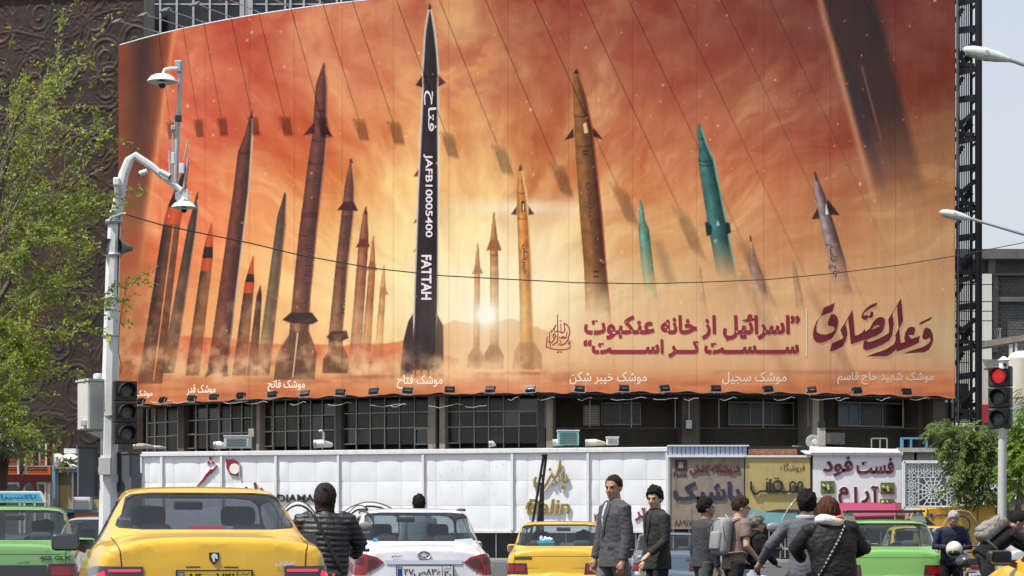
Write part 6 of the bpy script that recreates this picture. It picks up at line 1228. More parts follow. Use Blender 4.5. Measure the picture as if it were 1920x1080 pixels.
def rack(a):
    ex_405()(a); t = a['t']; S = a['S']; dk = M_black; gr = mat('rack_foot', (.22, .22, .22), .5)
    for y in (1.35, 2.3):
        MB().bar((-.60, y, S['zr'] + .13), (.60, y, S['zr'] + .13), .035, .03).obj('rack_bar', dk, t, local=True)
        for sx in (-1, 1): MB().prism([(sx * .63, y, S['zr'] - .05), (sx * .45, y, S['zr'] - .02), (sx * .50, y, S['zr'] + .10), (sx * .545, y, S['zr'] + .17), (sx * .57, y, S['zr'] + .10)], (0, .05, 0)).obj('rack_foot', gr, t, local=True)
car('taxi', 'bright green taxi with a roof rack, in front of the kneeling motorcyclists at right', GTAXI, (5.62, 31.5, 0), -5.5, dict(rwl=.735, rwh=.62, wr=.655), GRN, L405, .03, G405, None, rack)
def ex_gl(a):
    roof_pos['name'] = (.37, .72, .775, .825); ex_405('405 GLX', None)(a); a['lett']('تاکسی', .12, .26, .735, .765, mat('badge_charcoal', (.035, .035, .03), .4), .01, .02); t = a['t']; S = a['S']
    b = MB().prism([(-.42, 1.75, 1.46), (.42, 1.75, 1.46), (.35, 1.75, 1.60), (-.35, 1.75, 1.60)], (0, .28, 0)).obj('roof_sign', M_white, t, local=True, bevel=.02); MB().prism([(-.37, 1.743, 1.48), (.37, 1.743, 1.48), (.32, 1.743, 1.575), (-.32, 1.743, 1.575)], (0, .008, 0)).obj('sign_face', mat('sign_sky', (.10, .36, .62), .5), b, local=True)
    text_on('sign_words', 'تاکسیرانی', lambda u, v: Vector((-.29 + .58 * u, 1.735, 1.49 + .07 * v)), mat('sign_ink', (.01, .03, .15), .5), b, .01, None, 2, local=True)
    a['onbody']('tail_grille', [(-.66, .72), (.45, .72), (.45, .56), (-.66, .56)], mat('grille_dark', (.03, .03, .032), .5), .012)
    MB().cbox((.72 - .06, .74, 1.37 + .03), (.10, .01, .02)).obj('window_number', M_white, t, local=True) if 0 else None
car('taxi', 'mint green taxi with a blue and white roof sign at the left edge', GTAXI, (-5.74, 24.2, .10), 11, dict(rwl=.735, rwh=.62, wr=.655), GRN2, L405, .03, G405, None, ex_gl)
car('saloon_car', 'dusty blue saloon mostly hidden behind the two suited men', None, (3.45, 47.0, -.14), -3, dict(rwl=.735, rwh=.62, wr=.655), BLU, L405, .03, G405, None, ex_405('GLXi'))
car('saloon_car', 'silver saloon between the mint taxi and the yellow taxi', None, (-7.15, 36.0, .05), 2, dict(zr=1.47), SIL, L405, .03, G405, None, None)
car('taxi', 'small yellow taxi beyond the white haired man, half hidden', GTAXI, (8.85, 45.0, 0), -3, dict(rwl=.735, rwh=.62, wr=.655), YEL, L405, .03, G405, None, None)
car('saloon_car', 'silver grey car at the right edge beyond the leaning motorcyclist', None, (10.1, 40.0, 0), -8, dict(), SIL, L405, .03, G405, None, None)
car('taxi', 'yellow taxi cut off by the right edge with a black door mirror', GTAXI, (5.82, 17.0, -.02), 7, dict(zr=1.45, zb=.86, mirm=M_black, mx=.1), YEL, L405, .03, G405, None, None)

# --- yellow box van
def van():
    Y = 62.0; t = thing('box_van', 'long yellow box van with blue lettering in front of the patterned screen', 'van', P(1800, 1084, Y)); yb = mat('van_yellow', (.55, .30, .012), .45, var=.1, dirt=.3, coat=.2); X = lambda px, yy=Y: (px - 960) / F * yy; z = lambda y, yy=Y: CH + (HZ - y) * yy / F
    f = [(1729, 974), (1740, 952), (1867, 945), (1869, 1062), (1729, 1062)]; MB().prism([P(x, y, Y) for x, y in f], (0, 2.2, 0)).obj('cargo_box', yb, t, bevel=.04)
    for x in (1738.5, 1785, 1833): MB().bar(P(x, 953, Y - .01), P(x, 1050, Y - .01), .03, .02, up=(0, 1, 0)).obj('seam', mat('van_seam', (.2, .1, .01), .6), t)
    text_on('lettering', 'HAMRAH', lambda u, v: P(1749 + 30 * u, 970 - (5 + 1 * u) * v - u * 1.5, Y - .02), mat('van_blue', (.03, .05, .2), .5), t, .03); MB().lathe(P(1746, 966, Y - .02), [(0, -.01), (.06, -.01), (.06, .01), (0, .01)], 12, 'y').obj('logo_dot', MATS['van_blue'], t)
    MB().box((X(1869), Y + .1, .5), (X(1935), Y + 2.1, z(950))).obj('cab', yb, t, bevel=.08); MB().box((X(1880), Y + .05, z(975)), (X(1925), Y + .1, z(957))).obj('cab_window', mat('van_window', (.03, .035, .04), .1), t)
    for x in (1755, 1900): MB().lathe((X(x), Y + .2, .42), [(.2, -.12), (.42, -.12), (.42, .12), (.2, .12)], 20, 'y').obj('wheel', M_rubber, t)
    MB().box((X(1700), Y - 1.2, z(1005)), (X(1760), Y + .0, z(982))).obj('dark_canvas', M_black, t) if 0 else None
van()
t = thing('black_tarpaulin', 'black folded tarpaulin between the green taxi roof and the yellow van', 'tarpaulin', P(1745, 1060, 55)); mb = MB(); mb.prism([P(1712, 973, 55), P(1735, 969, 55), P(1752, 983, 55), P(1770, 1000, 55), P(1748, 1000, 55)], (0, 1, 0)); mb.obj('sheet', M_black, t); MB().bar(P(1750, 1000, 55.5), Vector((P(1750, 0, 55.5).x, 55.5, 0)), .1).obj('post', M_black, t)
# ================================================================ PEOPLE
from mathutils import noise as mnoise
def bake(o, voxel, smooth=3, fold=0.0, fs=(9, 9, 5), quilt=None, seed=0, keep=True):
    """voxel-merge the pieces of a mesh into one skin and return a BVH of it"""
    m = o.modifiers.new('merge', 'REMESH'); m.mode = 'VOXEL'; m.voxel_size = voxel; m.use_smooth_shade = True
    if smooth: s = o.modifiers.new('soften', 'SMOOTH'); s.iterations = smooth; s.factor = .5
    ev = o.evaluated_get(bpy.context.evaluated_depsgraph_get()); me = bpy.data.meshes.new_from_object(ev); old = o.data; mats_ = list(old.materials); o.modifiers.clear(); o.data = me; me.name = old.name
    bpy.data.meshes.remove(old); me.materials.clear(); [me.materials.append(q) for q in mats_]
    n = len(me.vertices); co = np.empty(n * 3, np.float32); me.vertices.foreach_get('co', co); no = np.empty(n * 3, np.float32); me.vertex_normals.foreach_get('vector', no); co = co.reshape(-1, 3); no = no.reshape(-1, 3)
    if fold:
        d = np.array([mnoise.noise(Vector((p[0] * fs[0] + seed, p[1] * fs[1], p[2] * fs[2]))) + .5 * mnoise.noise(Vector((p[0] * 21 + seed, p[1] * 21, p[2] * 34))) for p in co]); d = np.where(d > 0, d ** .7, -np.abs(d) ** 1.3); co += no * (d * fold)[:, None]
    if quilt is not None: co += no * quilt(co)[:, None]
    me.vertices.foreach_set('co', co.ravel()); me.update(); me.shade_smooth()
    return BVHTree.FromPolygons([Vector(c) for c in co], [tuple(p.vertices) for p in me.polygons])
SKIN = {k: mat('skin_' + k, c, .5, var=.08, scale=30, spec=.4) for k, c in dict(a=(.34, .19, .125), b=(.30, .165, .11), c=(.44, .27, .19)).items()}
def hairm(n, c): return mat('hair_' + n, c, min(.9, .8), var=.6, scale=34, stretch=(1, 1, .2), bump=.6, bscale=90, spec=.12)
HB = hairm('black', (.010, .009, .009)); HW = hairm('white', (.30, .30, .295)); HGy = hairm('grey', (.16, .15, .15)); HBr = hairm('brown', (.035, .022, .015)); HAu = hairm('auburn', (.065, .027, .015))
def lerp(a, b, t): return a + (b - a) * t
def person(label, loc, rz, H=1.75, lean=0, side=0, head=(0, 0), arms=None, legs=None, pelvis=(0, 0, .95), skin='a', hair=HB, hstyle='short', top=None, bottom=None, style='suit', key=False, seated=False, stub=False, shoes=True, hs=1.0, wide=1.0, group=None, face=True, top_fold=.009, quilt=False, neckm=None, lowdetail=False):
    s = H / 1.75; t = thing('person', label, 'person', loc, R(rz), group); V = lambda *a: Vector(a)
    pel = V(*pelvis) * s; Lr = Matrix.Rotation(R(-lean), 3, 'X') @ Matrix.Rotation(R(side), 3, 'Y'); up = Lr @ V(0, 0, 1); fwd = Lr @ V(0, 1, 0)
    nb = pel + up * (.50 * s); neck_t = nb + lerp(up, V(0, 0, 1), .5).normalized() * (.022 * s) + V(0, .012 * s, 0)
    HM = Matrix.Rotation(R(head[0]), 3, 'Z') @ Matrix.Rotation(R(-head[1]), 3, 'X'); hc = neck_t + HM @ V(0, .012, .118) * s * 1.0
    k = s * hs
    def hp(x, y, z): return hc + HM @ (V(x, y, z) * k)
    HM4 = HM.to_4x4()
    sh = [nb + Lr @ V(sx * .180 * wide, 0, -.060) * s for sx in (-1, 1)]
    el, wr = [], []
    for i, sx in enumerate((-1, 1)):
        a = (arms or {}).get('L' if i == 0 else 'R')
        if a: el.append(V(*a[0]) * s); wr.append(V(*a[1]) * s)
        else: e = sh[i] + V(sx * .055, -.015, -.285) * s; el.append(e); wr.append(e + V(-sx * .0, .05, -.25) * s)
    hips = [pel + V(sx * .09, 0, -.02) * s for sx in (-1, 1)]; kn, an = [], []
    for i, sx in enumerate((-1, 1)):
        a = (legs or {}).get('L' if i == 0 else 'R')
        if a: kn.append(V(*a[0]) * s); an.append(V(*a[1]) * s)
        else: kn.append(V(sx * .10, .02, .50) * s); an.append(V(sx * .10, -.01, .09) * s)
    vox = .018 if lowdetail else (.0085 if key else .011)
    b = MB(); mid = pel + up * .25 * s
    b.tube([pel + V(0, 0, -.05) * s, mid, nb - up * .06 * s], [(.13 * s, .09 * s), (.12 * s, .085 * s), (.13 * s, .08 * s)], 14); b.tube([nb - up * .05 * s, neck_t, hp(0, -.01, -.05)], [.074 * s, .066 * s, .060 * s], 12)
    b.ell(hp(0, -.012, .028), V(.077, .096, .090) * k, 18, 12, HM4); b.ell(hp(0, .022, -.033), V(.064, .066, .077) * k, 16, 10, HM4)
    if face or key:
        b.ell(hp(0, .046, -.086), V(.043, .038, .026) * k, 12, 8, HM4); b.ell(hp(0, .078, .018), V(.046, .014, .012) * k, 12, 6, HM4); b.tube([hp(0, .084, .008), hp(0, .104, -.030), hp(0, .100, -.042)], [.009 * k, .014 * k, .010 * k], 8)
        for sx in (-1, 1): b.ell(hp(sx * .036, .058, -.032), V(.020, .022, .020) * k, 10, 6, HM4); b.ell(hp(sx * .013, .094, -.040), V(.008, .009, .007) * k, 8, 5, HM4)
        b.ell(hp(0, .084, -.066), V(.024, .011, .010) * k, 10, 6, HM4); b.ell(hp(0, .074, -.100), V(.018, .014, .013) * k, 8, 6, HM4)
    for sx in (-1, 1): b.ell(hp(sx * .076, -.008, -.012), V(.011, .019, .031) * k, 8, 6, HM4)
    for i, sx in enumerate((-1, 1)):
        b.tube([sh[i], el[i], wr[i]], [.050 * s, .040 * s, .027 * s], 10); d = (wr[i] - el[i]).normalized(); sd_ = V(0, 0, 1).cross(d); sd_ = sd_.normalized() if sd_.length > .2 else V(0, 1, 0); n_ = d.cross(sd_).normalized()
        if abs(d.z) > .7: sd_ = (fwd - d * fwd.dot(d)).normalized(); n_ = d.cross(sd_).normalized()
        pc = wr[i] + d * .048 * s; b.tube([wr[i] - d * .01, wr[i] + d * .03 * s, wr[i] + d * .085 * s], [(.022 * s, .024 * s), (.017 * s, .036 * s), (.013 * s, .038 * s)] if False else [.026 * s, .031 * s, .028 * s], 10)
        curl = n_ * (1 if n_.x * -sx > 0 else -1)
        for f in range(4):
            o_ = sd_ * ((f - 1.5) * .0185 * s); L_ = (.062, .07, .066, .052)[f] * s; p0 = wr[i] + d * .075 * s + o_; p1 = p0 + d * L_ * .55 + curl * .006 * s + o_ * .12; p2 = p1 + d * L_ * .45 + curl * .020 * s; b.tube([p0, p1, p2], [.0105 * s, .0095 * s, .0075 * s], 7)
        th = sd_ * (1 if sd_.dot(fwd) > 0 else -1); b.tube([wr[i] + d * .02 * s + th * .02 * s, wr[i] + d * .05 * s + th * .042 * s, wr[i] + d * .078 * s + th * .046 * s], [.013 * s, .011 * s, .009 * s], 7)
        b.tube([hips[i], kn[i], an[i]], [.075 * s, .052 * s, .038 * s], 10); b.ell(an[i] + V(0, .06, -.04) * s, V(.04, .11, .035) * s, 10, 6)
    body = b.obj('body', SKIN[skin], t, local=True, rec=False); bake(body, vox, 2)
    # clothes --------------------------------------------------
    spine = lambda z: pel + up * ((z - .95) * s)
    g = MB()
    if style == 'suit': prof = [(.80, .178, .135), (.90, .176, .132), (1.05, .163, .118), (1.20, .180, .128), (1.33, .190, .130), (1.41, .165, .105), (1.465, .10, .08)]; slv = (.070, .058, .047); send = .93
    elif style == 'puffer': prof = [(.86, .185, .150), (.98, .195, .155), (1.12, .200, .158), (1.28, .215, .158), (1.38, .200, .130), (1.45, .12, .10)]; slv = (.088, .078, .058); send = .97
    elif style == 'tee': prof = [(.84, .170, .128), (.95, .168, .125), (1.10, .160, .118), (1.25, .176, .124), (1.36, .182, .118), (1.41, .165, .098), (1.445, .075, .068)]; slv = (.066, .060, .06); send = .0
    else: prof = [(.86, .172, .130), (.95, .176, .132), (1.10, .170, .124), (1.25, .184, .130), (1.36, .190, .124), (1.42, .165, .10), (1.46, .080, .074)]; slv = (.066, .056, .044); send = .95
    rings = [(spine(z), rx * s * wide, ry * s) for z, rx, ry in prof]
    n = 20; k0 = len(g.v)
    for c, rx, ry in rings:
        for j in range(n): a = 2 * math.pi * j / n; g.v.append(c + Lr @ V(rx * math.cos(a) * 1.0, ry * math.sin(a), 0))
    for i in range(len(rings) - 1):
        for j in range(n): g.f.append([k0 + i * n + j, k0 + i * n + (j + 1) % n, k0 + (i + 1) * n + (j + 1) % n, k0 + (i + 1) * n + j])
    g.f.append([k0 + j for j in range(n)][::-1]); g.f.append([k0 + (len(rings) - 1) * n + j for j in range(n)])
    for i in range(2):
        if send: e_ = lerp(el[i], wr[i], send); g.tube([nb + (sh[i] - nb) * .72 - up * .01, sh[i], el[i], e_], [slv[0] * s * .9, slv[0] * s, slv[1] * s, slv[2] * s], 14)
        else: g.tube([nb + (sh[i] - nb) * .7, sh[i], lerp(sh[i], el[i], .62)], [.062 * s, .066 * s, .068 * s], 14)
    if quilt or style == 'hood': g.tube([nb - up * .03, nb + up * .05 * s], [.095 * s, .072 * s], 14)
    jk = g.obj('jacket' if style in ('suit', 'puffer', 'hood') else 'shirt', top, t, local=True, rec=False)
    qf_ = None
    if quilt:
        def qf_(co):
            z = co[:, 2]; q = np.abs(np.sin(z * math.pi / (.050 * s) + .35 * np.sin(co[:, 0] * 9))); return .016 * s * (q ** .45) - .008 + .003 * np.sin(co[:, 0] * 60) * (1 - q)
    bv = bake(jk, vox * (1.0 if not quilt else .9), 2, top_fold * s, (4.5, 4.5, 8), qf_, seed=loc[0])
    g = MB(); g.ell(pel + V(0, 0, -.02) * s, V(.165 * wide, .118, .12) * s, 16, 10)
    for i in range(2): g.tube([hips[i], lerp(hips[i], kn[i], .5), kn[i], lerp(kn[i], an[i], .95)], [.098 * s, .088 * s, .072 * s, .060 * s], 14)
    tr = g.obj('trousers', bottom, t, local=True, rec=False); bake(tr, vox * 1.2, 2, .006 * s, (8, 8, 14), seed=loc[0] + 3)
    for i in range(2):
        if shoes: MB().ell(an[i] + V(0, .065, -.045) * s, V(.048, .14, .05) * s, 14, 8).obj('shoe', mat('shoe_leather', (.018, .016, .015), .35), t, smooth=80, local=True)
    # hair -------------------------------------------------------
    def shell(rad, cz, cy, facecut, nm='hair', m=None, low=-.04, jit=.004, nn=44):
        mb = MB(); mb.ell(V(0, 0, 0), 1.0, nn, 32); vs = []; rr = random.Random(int(loc[0] * 100))
        for q in mb.v:
            p = V(q.x * rad[0], q.y * rad[1] + cy, q.z * rad[2] + cz); f = 1.0; ang = math.atan2(abs(p.x), p.y)
            lim = facecut[0] + (facecut[1] - facecut[0]) * min(1, max(0, (ang - .5) / .9))
            lim += .010 * mnoise.noise(V(p.x * 40, p.y * 40, 3))
            if p.y > -.03 and p.z < lim: f = .80
            if p.z < low and ang > 1.2: f = .82
            if ang >= .0 and p.z < low and p.y <= -.03: f = .82
            j = 1 + (mnoise.noise(V(p.x * 34, p.y * 34, p.z * 22 + loc[0])) * jit * 9 + abs(mnoise.noise(V(p.x * 95, p.y * 95, p.z * 40))) * jit * 9) * (f == 1)
            vs.append(hp(*(p * f * j)))
        mb.v = vs; return mb.obj(nm, m or hair, t, smooth=180, local=True)
    if hstyle == 'short': shell((.083, .103, .099), .032, -.016, (.072, .0), low=-.035)
    if hstyle == 'quiff': shell((.085, .108, .111), .036, -.012, (.074, .0), low=-.045, jit=.014)
    if hstyle == 'full': shell((.091, .112, .112), .034, -.018, (.070, -.01), low=-.06, jit=.016)
    if hstyle == 'crop': shell((.0815, .101, .099), .031, -.016, (.074, .0), low=-.04, jit=.006)
    if hstyle == 'long':
        shell((.100, .120, .118), .022, -.022, (.055, -.08), low=-.12, jit=.010); mb = MB(); rr = random.Random(4)
        for i in range(110):
            a = math.pi * (.80 + 1.4 * rr.random()); q = rr.uniform(.9, 1.08); x, y = .092 * math.cos(a) * q, .110 * math.sin(a) * q - .02; mb.tube([hp(x * .35, y * .35 - .01, .135), hp(x * .95, y * .95, .075), hp(x * 1.1 + rr.uniform(-.01, .01), y * 1.1, -.03), hp(x * 1.1 + rr.uniform(-.03, .03), y * 1.06, -.10 + rr.uniform(-.04, .03))], [.004, .009, .010, .003], 5)
        mb.obj('hair_strands', hair, t, smooth=180, local=True, kind='stuff')
    if face:
        ew = mat('eye_white', (.22, .20, .18), .3); ei = mat('iris_dark', (.02, .012, .01), .15); br = mat('brow', (.012, .010, .009), .8) if hair is not HW else HW
        for sx in (-1, 1):
            e = MB().ell(hp(sx * .030, .0765, .000), V(.0115, .0105, .0062) * k, 12, 8, HM4).obj('eye', ew, t, smooth=180, local=True); MB().ell(hp(sx * .030, .0855, .000), V(.0058, .004, .0058) * k, 10, 6, HM4).obj('iris', ei, e, smooth=180, local=True)
            MB().tube([hp(sx * .014, .0945, .0175), hp(sx * .030, .0935, .0215), hp(sx * .048, .082, .016)], [.0042 * k, .0052 * k, .003 * k], 6).obj('eyebrow', br, t, smooth=180, local=True)
            MB().tube([hp(sx * .017, .0835, .0075), hp(sx * .030, .0880, .0095), hp(sx * .044, .079, .0065)], [.0022 * k] * 3, 5).obj('eyelid', mat('lash_shadow', (.05, .03, .025), .8), t, local=True)
        MB().tube([hp(-.024, .0895, -.0655), hp(0, .0985, -.0645), hp(.024, .0895, -.0655)], [.002 * k, .0032 * k, .002 * k], 6).obj('lips', mat('lip_skin', (.20, .075, .06), .5), t, smooth=180, local=True)
    api = dict(t=t, s=s, pel=pel, up=up, Lr=Lr, nb=nb, sh=sh, el=el, wr=wr, hc=hc, hp=hp, k=k, bv=bv, HM4=HM4, spine=spine, fwd=fwd)
    def on(x, z, sgn=1, off=.004):
        """point of the jacket surface at torso coordinates: x across, z height, sgn +1 front / -1 back"""
        c = spine(z) + Lr @ V(x * s, 0, 0); d = Lr @ V(0, -sgn, 0); h = bv.ray_cast(c - d * .6, d); return (h[0] - d * off) if h[0] else c - d * .12 * s
    api['on'] = on
    def patch(nm, pts, m, sgn=1, off=.005, th=.004, par=None):
        f = []
        for (a, b_), (c, d) in zip(pts, pts[1:] + pts[:1]):
            for i in range(4): f.append(on(lerp(a, c, i / 4), lerp(b_, d, i / 4), sgn, off))
        dvec = Lr @ V(0, -sgn * th, 0); return MB().prism(f, dvec).obj(nm, m, par or t, local=True)
    api['patch'] = patch
    def strap(nm, pts, r, m, par=None, off=.008, n=8, flat=None):
        P_ = []
        for (x0, z0, g0), (x1, z1, g1) in zip(pts, pts[1:]):
            for i in range(n): P_.append(on(lerp(x0, x1, i / n), lerp(z0, z1, i / n), g0, off))
        P_.append(on(pts[-1][0], pts[-1][1], pts[-1][2], off)); return MB().tube(P_, r, 8).obj(nm, m, par or t, smooth=60, local=True)
    api['strap'] = strap
    return api
def cloth(n, c, rough=.85, **k): return mat(n, c, rough, var=k.get('var', .12), scale=k.get('scale', 7), bump=k.get('bump', .5), bscale=k.get('bscale', 120), spec=.25)
GREY_W = cloth('grey_suit_wool', (.068, .069, .076)); DK_W = cloth('charcoal_suit_wool', (.028, .029, .028)); SHIRT = cloth('pale_blue_shirt', (.50, .54, .66)); BLKS = cloth('black_cotton', (.007, .007, .008)); GTR = cloth('grey_trousers', (.13, .13, .135))
def suit_bits(a, cm, shirt, under):
    p = a['patch']; p('shirt_front', [(-.035, 1.44), (.045, 1.44), (.03, 1.20), (.0, 1.10), (-.012, 1.2)], shirt, 1, .004)
    p('lapel', [(.035, 1.455), (.085, 1.43), (.10, 1.34), (.03, 1.10), (.012, 1.10)], cm, 1, .012, .006); p('lapel', [(-.03, 1.455), (-.08, 1.43), (-.095, 1.34), (-.012, 1.10), (.0, 1.12)], cm, 1, .012, .006)
    hp, k = a['hp'], a['k']; nb, s = a['nb'], a['s']; MB().tube([nb + Vector((math.cos(q) * .066 * s, math.sin(q) * .062 * s + .006, .012 + .006 * math.sin(q))) for q in np.linspace(.2, 2.94 + 3.14, 20)], [.016 * s] * 20, 8).obj('shirt_collar', shirt, a['t'], smooth=60, local=True)
    MB().tube([nb + Vector((math.cos(q) * .082 * s, math.sin(q) * .072 * s, -.008)) for q in np.linspace(2.6, 6.8, 16)], [.018 * s] * 16, 8).obj('jacket_collar', cm, a['t'], smooth=60, local=True)
    for sx in (-1, 1): p('pocket_flap', [(sx * .09, 1.005), (sx * .155, 1.0), (sx * .155, .975), (sx * .09, .98)], under, 1, .006, .006)
    p('breast_pocket', [(-.10, 1.305), (-.055, 1.30), (-.055, 1.29), (-.10, 1.295)], under, 1, .004, .004)
    for z in (1.08, .99): q = a['on'](.006, z, 1, .006); MB().lathe(q, [(0, -.003), (.009, -.003), (.009, .004), (0, .004)], 10, 'y').obj('button', M_black, a['t'], local=True)
UND = cloth('suit_shadow_trim', (.03, .03, .033))
# 1 grey suit
a = person('tall man in a mid grey suit looking over at the camera side', (1.06, 22.2, -.02), 113, 1.84, lean=-2, head=(36, 4), skin='a', hair=hairm('dark_brown', (.022, .017, .014)), hstyle='crop', top=GREY_W, bottom=GTR, style='suit', key=True, arms={'L': ((-.225, -.04, 1.11), (-.235, .02, .86)), 'R': ((.225, .04, 1.10), (.22, .10, .88))}, legs={'L': ((-.11, -.10, .50), (-.11, -.28, .12)), 'R': ((.10, .12, .50), (.10, .26, .10))}, wide=1.16)
suit_bits(a, GREY_W, SHIRT, UND)
# 2 charcoal suit
a = person('shorter man with thick black hair in an open charcoal suit and black shirt', (1.60, 23.4, .0), 110, 1.72, lean=2, head=(42, 6), skin='c', hair=HB, hstyle='full', top=DK_W, bottom=cloth('black_trousers', (.02, .02, .022)), style='suit', key=True, arms={'L': ((-.245, .02, 1.12), (-.20, .20, .96)), 'R': ((.24, -.02, 1.12), (.24, .06, .88))}, wide=1.18)
suit_bits(a, DK_W, BLKS, UND)
# 3 grey sweater
a = person('young man in a slim charcoal sweater with an earbud, walking right', (2.35, 26.2, -.09), -62, 1.74, lean=3, head=(-18, -4), skin='b', hstyle='quiff', top=cloth('charcoal_knit', (.045, .047, .055)), bottom=cloth('ash_trousers', (.06, .062, .066)), style='sweater', hair=HB, legs={'L': ((-.1, .12, .5), (-.1, .28, .1)), 'R': ((.1, -.08, .5), (.1, -.28, .14))}); MB().ell(a['hp'](-.085, .0, -.02), .010, 8, 6).obj('earbud', M_white, a['t'], local=True)
def backpack(a, label, m1, m2, w_=.15, h_=.21, zc=1.22, d_=.10, off=.0):
    s = a['s']; c = a['spine'](zc) + a['Lr'] @ Vector((0, -.115 - d_ * .8, 0)) * s; bp = thing('backpack', label, 'backpack', a['t'].location, a['t'].rotation_euler.z); M = Matrix.Translation(c) @ a['Lr'].to_4x4()
    mb = MB(); mb.cbox((0, 0, 0), (w_ * 2 * s, d_ * 1.6 * s, h_ * 2 * s), M); o = mb.obj('pack_body', m1, bp, local=True, rec=True); b = o.modifiers.new('round', 'BEVEL'); b.width = .07 * s; b.segments = 4; o.data.shade_smooth()
    mb = MB(); mb.cbox((0, -d_ * .8 * s, -.06 * s), (w_ * 1.55 * s, d_ * .7 * s, h_ * 1.0 * s), M); o = mb.obj('front_pocket', m1, bp, local=True); b = o.modifiers.new('round', 'BEVEL'); b.width = .045 * s; b.segments = 4; o.data.shade_smooth()
    z = MB(); z.tube([M @ (Vector((w_ * 1.0 * math.cos(q), -d_ * .78, .02 + h_ * .82 * math.sin(q))) * s) for q in np.linspace(0, math.pi, 16)], .006, 6); z.obj('zip', m2, bp, local=True)
    MB().tube([M @ (Vector((-.04, .03, h_ * .98)) * s), M @ (Vector((0, .02, h_ * 1.14)) * s), M @ (Vector((.04, .03, h_ * .98)) * s)], .010, 6).obj('grab_handle', m2, bp, local=True)
    on = a['on']
    for sx in (-1, 1):
        P_ = [M @ (Vector((sx * .07, .05, h_ * .9)) * s), a['nb'] + a['Lr'] @ Vector((sx * .095, -.06, .01)) * s, a['nb'] + a['Lr'] @ Vector((sx * .10, .03, .012)) * s] + [on(sx * (.10 + .03 * q), 1.40 - .36 * q, 1, .012) for q in np.linspace(0, 1, 7)] + [a['spine'](1.06) + a['Lr'] @ Vector((sx * .19, 0, 0)) * s, M @ (Vector((sx * .12, .04, -h_ * .85)) * s)]
        MB().tube(P_, [(.022 * s, .008 * s)] * len(P_), 8).obj('shoulder_strap', m2, bp, smooth=70, local=True)
    return bp, M
# 4 brown tee and grey backpack
a = person('man in a brown tee shirt with glasses and a light grey backpack, walking right', (2.66, 25.6, -.10), -66, 1.76, lean=7, head=(-16, 6), skin='c', hair=HBr, hstyle='quiff', top=cloth('brown_tee', (.19, .135, .115)), bottom=cloth('black_jeans', (.013, .013, .015)), style='tee', arms={'R': ((.25, .03, 1.13), (.21, .20, .98)), 'L': ((-.25, .04, 1.13), (-.22, .22, .98))}, legs={'L': ((-.1, .10, .5), (-.1, .2, .1)), 'R': ((.1, -.08, .5), (.1, -.28, .14))})
backpack(a, 'light grey backpack on the man in the brown tee shirt', cloth('grey_canvas', (.24, .24, .25)), cloth('grey_webbing', (.33, .34, .35)), .14, .23)
def glasses(a, m=None):
    hp = a['hp']; m = m or M_black
    g = thing('glasses', 'thin dark glasses worn by the ' + ('man in the brown tee shirt' if a['s'] > 1 else 'grey haired walker'), 'glasses', a['t'].location, a['t'].rotation_euler.z)
    for sx in (-1, 1):
        MB().tube([hp(sx * .031 + .021 * math.cos(q), .106, -.002 + .016 * math.sin(q)) for q in np.linspace(0, 6.283, 13)], .0026, 5, cap=False).obj('rim', m, g, local=True); MB().tube([hp(sx * .052, .106, .004), hp(sx * .078, .05, .004), hp(sx * .082, -.01, .0)], .0026, 5).obj('temple', m, g, local=True)
    MB().tube([hp(-.010, .106, 0), hp(.010, .106, 0)], .0026, 5).obj('bridge', m, g, local=True)
glasses(a)
# 5 grey hair, black hoodie
a = person('shorter grey haired walker in a black hooded top and glasses', (2.96, 26.6, -.10), -58, 1.56, lean=12, head=(-22, 4), skin='c', hair=HGy, hstyle='full', top=BLKS, bottom=cloth('black_denim', (.012, .012, .014)), style='hood', arms={'R': ((.25, .10, 1.16), (.18, .33, 1.02)), 'L': ((-.25, .1, 1.16), (-.2, .33, 1.02))})
glasses(a); backpack(a, 'black leather backpack on the grey haired walker', mat('black_leather', (.016, .016, .018), .35, bump=.3), BLKS, .13, .20, 1.18)
MB().tube([a['pel'] + Vector((0, 0, -.02)), a['pel'] + Vector((0, -.02, -.14))], [(.16, .13), (.175, .145)], 18).obj('shirt_tail', cloth('striped_pale_shirt', (.42, .44, .52)), a['t'], smooth=60, local=True)

